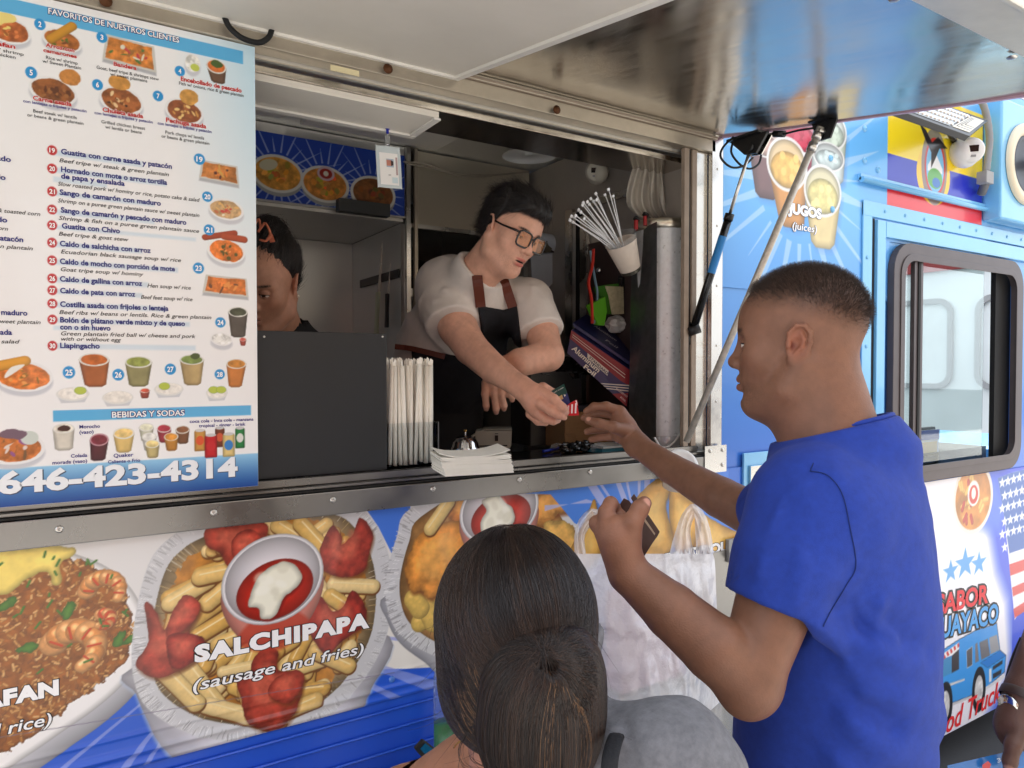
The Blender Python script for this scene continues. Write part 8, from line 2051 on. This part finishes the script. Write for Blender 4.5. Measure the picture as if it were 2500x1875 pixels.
for pts in ([(630, 566, 1.60), (640, 552, 1.60), (648, 545, 1.60), (660, 570, 1.60), (652, 585, 1.60)], [(634, 585, 1.60), (650, 588, 1.60), (664, 572, 1.60)], [(622, 548, 1.6), (632, 535, 1.6), (636, 560, 1.6)]):
    m.tube(catmull([tuple(wp(*p)) for p in pts], 4, False), .0028, BOW, 6)
m.prism([wp(*p) for p in ((655, 575, 1.61), (664, 570, 1.61), (672, 590, 1.61), (660, 592, 1.61))], (0, .003, 0), BOW); m.build('head_scarf', cook)
e_ = HK.wor((-.006, .083, -.034)); m = MB(); m.dome(Vector(tuple(e_)), Vector(tuple(HK.R[:, 1])), .004, .004, mat('pearl', (230, 220, 206), .2), 10); m.build('earring', cook)
# ------------------------------------------------------------------ the woman with the bun, seen from behind
HW = Frame(wp(1258, 1588, .80), math.radians(61), 0.10, 0.0, 1.0)
b = Blob(); head(b, HW, male=.4, eye=0)
b.cone((-0.030, 0, -0.050), (-0.035, 0, -0.22), 0.050, 0.054, 0.03, HW)
wb = Blob(); wb.ops = list(b.ops)
nkw = HW.wor((-.035, 0, -.20)); shr = wp(1650, 1880, .74); shl = wp(985, 1990, .92)
wb.cone(nkw, wp(1450, 1880, .77), .05, .055, .05); wb.cone(wp(1450, 1880, .77), shr, .055, .058, .02); wb.cone(nkw, wp(1150, 1930, .86), .05, .05, .05); wb.cone(wp(1150, 1930, .86), shl, .05, .052, .02)
wb.ell(wp(1330, 2150, .88), (.17, .17, .20), .06)
o_ = HW.wor((0, 0, 0)); Vh_, Fh_ = surf(wb, o_ - np.array((.15, .15, .20)), o_ + np.array((.15, .15, .15)), 0.0028)
tw = Blob(); tw.ops = list(wb.ops); ct = wp(1330, 2150, .88)
tw.cone(ct, ct - np.array((0, 0, .35)), .15, .15, .05); tw.cone(ct - np.array((0, 0, .35)), ct * np.array((1, 1, 0)) + np.array((0, 0, .3)), .16, .12, .05)
for s_q in (shr, shl): tw.cone(s_q, s_q - np.array((0, 0, .28)), .05, .042, .03); tw.cone(s_q - np.array((0, 0, .28)), s_q + np.array((.10, .14, -.42)), .04, .03, .02)
Vt_, Ft_ = surf(tw, ct - np.array((.42, .42, 1.0)), ct + np.array((.42, .42, .36)), 0.010)
keep = Vt_[:, 2] < o_[2] - .19; fk = keep[Ft_].all(1)
V, F = join([(Vh_, Fh_), (Vt_, Ft_[fk])])
col = facecol(V, HW, (158, 110, 86), (150, 84, 74), (30, 22, 20), eyes=False, pink=(186, 104, 80))
wom = person_mesh('person', V, F, col, [SKIN], 'woman with dark brown hair in a loose low bun and grey top, seen from behind')
GT = mat('grey jersey', (112, 112, 116), .9, var=.22, vscale=120, bump=.35, bscale=500, sheen=.05)
gs_ = Blob(); gs_.fn(lambda P: tw(P) - .010); gs_.fn(lambda P: .004 * nz3(P, 22, 5) + .002 * nz3(P, 60, 2), op='add')
for pts, am, wd in [([(1500, 1800, .72), (1530, 1850, .72), (1540, 1900, .72)], .014, .012), ([(1560, 1790, .72), (1600, 1840, .70), (1620, 1900, .70)], .014, .013), ([(1535, 1790, .72), (1565, 1850, .71), (1585, 1900, .7)], -.010, .010), ([(1620, 1775, .74), (1670, 1830, .70), (1700, 1900, .70)], .008, .012)]: gs_.fn(ridge(pts, am, wd), op='add')
nl_ = (nkw + np.array((0, 0, 0)))
cutd = wp(1490, 1790, .76) - wp(1200, 1900, .84); rt3 = np.array(Rt)
def necklinef(P):
    r = P - nkw; x = r @ rt3; z = r[:, 2]
    return np.maximum(z + .115 - np.clip((x - .0) * 6, 0, .34), z - .24)
gs_.fn(necklinef, .004, 'i')
Vs, Fs = surf(gs_, ct - np.array((.42, .42, .55)), ct + np.array((.42, .42, .40)), 0.0055)
cloth_obj('shirt', Vs, Fs, [GT], wom)
m = MB(); m.tube(catmull([tuple(wp(*p)) for p in ((1512, 1782, .735), (1500, 1810, .70), (1490, 1850, .675), (1486, 1900, .665))], 4, False), .008, mat('black webbing', (26, 26, 30), .8, bump=.4, bscale=400), 10, flat=.35); m.build('strap', wom)
lg = Blob()
for s in (1, -1): c0 = ct * np.array((1, 1, 0)); lg.cone(c0 + rt3 * .08 * s + np.array((0, 0, .50)), c0 + rt3 * .08 * s + np.array((0, 0, .22)), .085, .06, .03)
Vl, Fl = surf(lg, ct * np.array((1, 1, 0)) + np.array((-.3, -.3, .145)), ct * np.array((1, 1, 0)) + np.array((.3, .3, .65)), 0.014)
cloth_obj('trousers', Vl, Fl, [DEN], wom)
m = MB(); P = [wp(*p) for p in ((1108, 1826, .800), (1116, 1815, .795), (1130, 1808, .79), (1152, 1803, .785), (1180, 1798, .78), (1215, 1795, .775))]; m.tube(catmull([tuple(p) for p in P], 4, False), .0009, mat('gold chain', (226, 186, 96), .25, 1.0), 6); m.build('necklace', wom)
# hair volume: scalp cap plus bun
knot = wp(1338, 1628, .695)
cap = Blob(); cap.ell((-0.012, 0, 0.040), (0.109, 0.0895, 0.101), 0.02, HW); cap.ell((-0.030, 0, -0.030), (0.080, 0.082, 0.070), 0.03, HW)
cap.ell(wp(1340, 1655, .735), (.040, .040, .040), .03)
bunc = wp(1322, 1735, .715)
bun = Blob(); bun.ell(bunc, (.070, .054, .092), .02); bun.ell(wp(1330, 1640, .705), (.052, .040, .042), .03); bun.ell(wp(1335, 1626, .672), (.004, .011, .004), .014, op='s')
def cuthair(P):
    Q = HW.loc(P); return np.maximum(Q[:, 0] - np.interp(Q[:, 2], [-.1, -.05, -.01, .03, .07], [-.03, -.012, .01, .05, .12]), -(Q[:, 2] + .115 + .0 * Q[:, 1]))
hw_ = Blob(); hw_.fn(lambda P: cap(P)); hw_.fn(cuthair, .012, 'i'); hw_.fn(lambda P: bun(P), .012)
under = Blob(); under.fn(lambda P: hw_(P) + .0035)
Vc, Fc = surf(under, o_ - np.array((.17, .19, .26)), o_ + np.array((.16, .16, .18)), 0.0032)
cloth_obj('hair', Vc, Fc, [mat('dark hair base', (20, 15, 14), .6)], wom)
def grad(f, P, e=.0015):
    g = np.stack([f(P + np.array(d) * e) - f(P - np.array(d) * e) for d in ((1, 0, 0), (0, 1, 0), (0, 0, 1))], 1); return g / (np.linalg.norm(g, axis=1)[:, None] + 1e-9)
rw = np.random.RandomState(8)
capc = Blob(); capc.fn(lambda P: cap(P)); capc.fn(cuthair, .012, 'i')
Vk, Fk = surf(capc, o_ - np.array((.15, .15, .14)), o_ + np.array((.15, .15, .17)), 0.006)
P0, _n = surf_points(Vk, Fk, 24000, rw)
toK = HW.R[:, 0]
def comb(P, f, target, steps, step, w0=.35, off=None, noise=.0, down=.9):
    out = [P.copy()]; n = len(P); clump = rw.randn(n, 3) * noise
    ph = rw.rand(n) * 6.28
    for k in range(steps):
        t = target - P; d = np.linalg.norm(t, axis=1)[:, None]; t = t / (d + 1e-9)
        w = np.clip(w0 + (1 - w0) * (k / steps) ** 1.0 + .5 * np.clip(1 - d / .06, 0, 1), 0, 1)
        v = t * w + np.array((0, 0, -1.0)) * (1 - w) * down + clump
        g = grad(f, P); v = v - g * (v * g).sum(1)[:, None]; v /= np.linalg.norm(v, axis=1)[:, None] + 1e-9
        P = P + v * np.minimum(step, d * .6 + .0005)
        dd = f(P)[:, None]; P = P - grad(f, P) * (dd - (off if off is not None else 0)[:, None] if off is not None else dd)
        out.append(P.copy())
    return np.stack(out, 1)
part = HW.wor((.02, -.030, .13))
off = rw.rand(len(P0)) ** 2 * .0026 - .001
ST = comb(P0, lambda P: cap(P), knot, 16, .0085, .30, off, .05)
ql = HW.loc(P0); streak = np.sin(ql[:, 1] * 95 + ql[:, 0] * 20) + rw.randn(len(P0)) * .5
# bun strands: out of the knot, over and round the bun, ending low
nb_ = 15000; ang = rw.rand(nb_) * 2 * math.pi
P1 = knot + np.stack([np.zeros(nb_)] * 3, 1); f_ = np.array(Fw); u_ = np.array((0, 0, 1.0))
P1 = P1 + (rt3[None] * np.cos(ang)[:, None] + u_[None] * np.sin(ang)[:, None]) * (.0005 + .020 * rw.rand(nb_)[:, None] ** 1.5) - f_ * .004
d0 = rt3[None] * np.cos(ang)[:, None] + u_[None] * np.sin(ang)[:, None]
out = [P1.copy()]; P = P1.copy(); vel = d0 + rt3 * .35 + rw.randn(nb_, 3) * .10; offb = rw.rand(nb_)[:, None] ** 2 * .0028 - .001
bf = lambda P: bun(P)
for k in range(18):
    g = grad(bf, P); tg = bunc + np.array((0, 0, -.11)) - P; tg /= np.linalg.norm(tg, axis=1)[:, None]
    w = min(1, .10 + k / 9); vel = vel * (1 - .16 * w) + (tg * .8 + np.array((0, 0, -1.)) * .5) * .30 * w; v = vel - g * (vel * g).sum(1)[:, None]; v /= np.linalg.norm(v, axis=1)[:, None] + 1e-9
    P = P + v * .0105; P = P - grad(bf, P) * (bf(P)[:, None] - offb); out.append(P.copy()); vel = v
SB = np.stack(out, 1)
HD = hairmat('dark brown hair', (32, 23, 20), .3, var=.35, spec=.5); HM2 = hairmat('brown hair', (56, 41, 33), .34, var=.35, spec=.4); HG = hairmat('golden brown hair', (116, 86, 60), .36, var=.3, spec=.4)
sel = rw.rand(len(P0)); low = np.clip(-(ql[:, 2] - .05) * 8, 0, 1)
lk = np.sin(ql[:, 1] * 150 + 2 * np.sin(ql[:, 1] * 61)) ; mid = (lk > .45) & (sel < .75); gold = (lk > .93) & (low > .15) & (sel < .55) & (ql[:, 2] < .07)
mid &= ~gold
selb = rw.rand(nb_); lb_ = np.sin(ang * 23 + 2 * np.sin(ang * 7)); gb = (np.abs(ang - 5.05) < .07) & (selb < .7); mb_ = (lb_ > .3) & (selb < .8) & ~gb
for nm, A_, B_, mm in (('hair_strands', ~mid & ~gold, ~mb_ & ~gb, HD), ('hair_strands', mid, mb_, HM2), ('hair_strands', gold, gb, HG)):
    hairs(nm, wom, list(ST[A_]) + list(SB[B_]), .00026, mm, .5)
# loose flyaway hairs
fly = []
for i in range(150):
    p = SB[rw.randint(nb_)][0:1][0] if i % 2 else ST[rw.randint(len(ST))][rw.randint(12)]
    d = rw.randn(3); d /= np.linalg.norm(d); d = d * .6 + np.array((0, 0, -.5)) - f_ * .4; L_ = .02 + .06 * rw.rand(); c_ = rw.randn(3) * .5
    fly.append(np.array([p + d * L_ * t + c_ * L_ * t * t * .7 for t in np.linspace(0, 1, 8)]))
for pts in ([(1112, 1600, .76), (1098, 1680, .75), (1060, 1665, .75)], [(1140, 1790, .70), (1122, 1830, .69), (1135, 1870, .69), (1175, 1880, .69)], [(1160, 1790, .70), (1148, 1850, .69), (1180, 1872, .69)], [(1068, 1500, .77), (1062, 1550, .76), (1072, 1585, .76)], [(1110, 1560, .75), (1114, 1640, .745), (1095, 1668, .745), (1070, 1666, .745)]):
    c = catmull([tuple(wp(*p)) for p in pts], 6, False)
    for j in range(7): fly.append(np.array(c) + rw.randn(3) * .0012)
hairs('hair_strands', wom, fly, .00022, HD, .4)

# ------------------------------------------------------------------ the person at the right edge with a blue card
a = Blob()
el, wr = wp(2640, 1360, 1.28), wp(2503, 1690, 1.20)
sh5 = wp(2790, 1020, 1.36)
a.cone(sh5, el, .055, .042, .01); a.cone(el, wr, .042, .030, .01)
a.cone(wr, wp(2480, 1770, 1.19), .030, .031, .008); a.ell(wp(2478, 1780, 1.19), (.030, .026, .036), .012)
a.chain([wp(2492, 1780, 1.17), wp(2474, 1820, 1.155), wp(2466, 1858, 1.155), wp(2464, 1876, 1.16)], [.015, .012, .0105, .009], .006)
for k, (x0, x1) in enumerate(((2500, 2512), (2525, 2540), (2548, 2562))): a.chain([wp(x0, 1800, 1.20), wp(x1, 1860, 1.21), wp(x1 - 8, 1905, 1.205)], [.0125, .0105, .009], .005)
lo1, hi1 = bbox([sh5, el, wr, wp(2440, 1900, 1.16)], .06); Va, Fa = surf(a, lo1, hi1, 0.0034)
c5 = wp(2960, 1150, 1.42); hd5 = np.array((c5[0], c5[1], 1.66)); FR5 = Frame(hd5, math.radians(130), 0.3)
tq = Blob(); head(tq, FR5, fat=.3); tq.cone((-0.03, 0, -0.05), (-0.04, 0, -0.20), .052, .06, .03, FR5); tq.cone(np.array((c5[0], c5[1], 1.40)), np.array((c5[0], c5[1], .95)), .15, .14, .05); tq.cone(np.array((c5[0], c5[1], .95)), np.array((c5[0], c5[1], .3)), .14, .09, .05)
Vt_, Ft_ = surf(tq, np.array((c5[0] - .3, c5[1] - .3, .15)), np.array((c5[0] + .3, c5[1] + .3, 1.86)), 0.009)
V, F = join([(Va, Fa), (Vt_, Ft_)])
col = facecol(V, FR5, (92, 64, 52), (90, 50, 46), (20, 16, 16), gaze=(0, -.3), pink=(110, 66, 54))
col = nails(col, V, [(wp(2464, 1874, 1.151), 0, .0085)], (176, 130, 112))
p5 = person_mesh('person', V, F, col, [SKIN], 'person at the right edge with a wrist strap, holding a blue card')
BKS = mat('black cloth', (26, 26, 28), .85)
s5 = Blob(); s5.cone(np.array((c5[0], c5[1], 1.40)), np.array((c5[0], c5[1], .80)), .165, .16, .05); s5.cone(np.array((c5[0], c5[1], 1.42)), np.array((sh5)), .07, .075, .05); s5.cone(sh5, sh5 * .6 + el * .4, .075, .068, .02); s5.cone(np.array((c5[0], c5[1], .85)), np.array((c5[0], c5[1], .16)), .16, .10, .04)
nk5 = Blob(); nk5.cone(np.array((c5[0], c5[1], 1.70)), np.array((c5[0], c5[1], 1.45)), .075, .068); s5.fn(lambda P: nk5(P), .004, 's')
V5, F5 = surf(s5, np.array((c5[0] - .4, c5[1] - .4, .148)), np.array((c5[0] + .3, c5[1] + .3, 1.6)), 0.012); cloth_obj('shirt', V5, F5, [BKS], p5)
ax5 = Vector(tuple(wr - el)).normalized()
m = MB(); w0 = Vector(tuple(wr)) + ax5 * .012; m.lathe([(.0315, -.008), (.0335, -.006), (.0335, .006), (.0315, .008)], w0, ax5, mat('brown strap leather', (60, 44, 36), .5), 28); m.build('wrist_strap', p5)
m = MB(); sd5 = Vector(tuple(wp(2460, 1720, 1.19))); m.lathe([(.0001, -.004), (.016, -.004), (.017, 0), (.016, .004), (.0001, .004)], sd5 - Rt * -.002, (-Rt - Fh * .4), mat('watch steel', (206, 204, 198), .15, 1.0), 24); m.build('watch_case', p5)
m = MB(); m.tube(catmull([tuple(wp(*p)) for p in ((2500, 1560, 1.24), (2475, 1620, 1.24), (2458, 1690, 1.24), (2450, 1760, 1.24))], 4, False), .007, BLACKP, 8, flat=.4); m.tube(catmull([tuple(wp(*p)) for p in ((2510, 1600, 1.24), (2486, 1650, 1.24), (2470, 1700, 1.24))], 4, False), .006, CHR, 8, flat=.5); m.build('bag_strap', p5)
cc5 = empty('menu_card', wp(2420, 1900, 1.17), 'blue printed card held at the lower right corner', 'card')
k5 = [Vector(tuple(wp(*p))) for p in ((2313, 1869, 1.17), (2498, 1826, 1.185), (2560, 1900, 1.185), (2540, 1990, 1.17), (2330, 1990, 1.16))]
m = MB(); m.prism(k5, Vector(tuple(ray(2420, 1900).normalized())) * .0012, mat('blue card', (36, 104, 170), .3, coat=.4, var=.1)); m.build('card', cc5)
lt = Letters(); fw5 = Vector(tuple(ray(2420, 1900).normalized()))
for t, x, y in (('3', 2436, 1862), ('O', 2478, 1868)): lt.add(t, Vector(tuple(wp(x, y, 1.168))), Vector(tuple(wp(x + 9, y - 3, 1.168))), .007, (236, 240, 244), .02, up=Up, lift=-fw5 * .0004)
lt.build('lettering', cc5, kind='stuff')
m = MB(); q5 = [wp(*p) for p in ((2398, 1868, 1.168), (2412, 1858, 1.168), (2420, 1866, 1.168), (2414, 1880, 1.168), (2400, 1880, 1.168))]; m.add(q5, [(0, 1, 2, 3, 4)], mat('ink 190 70 70', (190, 70, 70))); m.build('print', cc5)
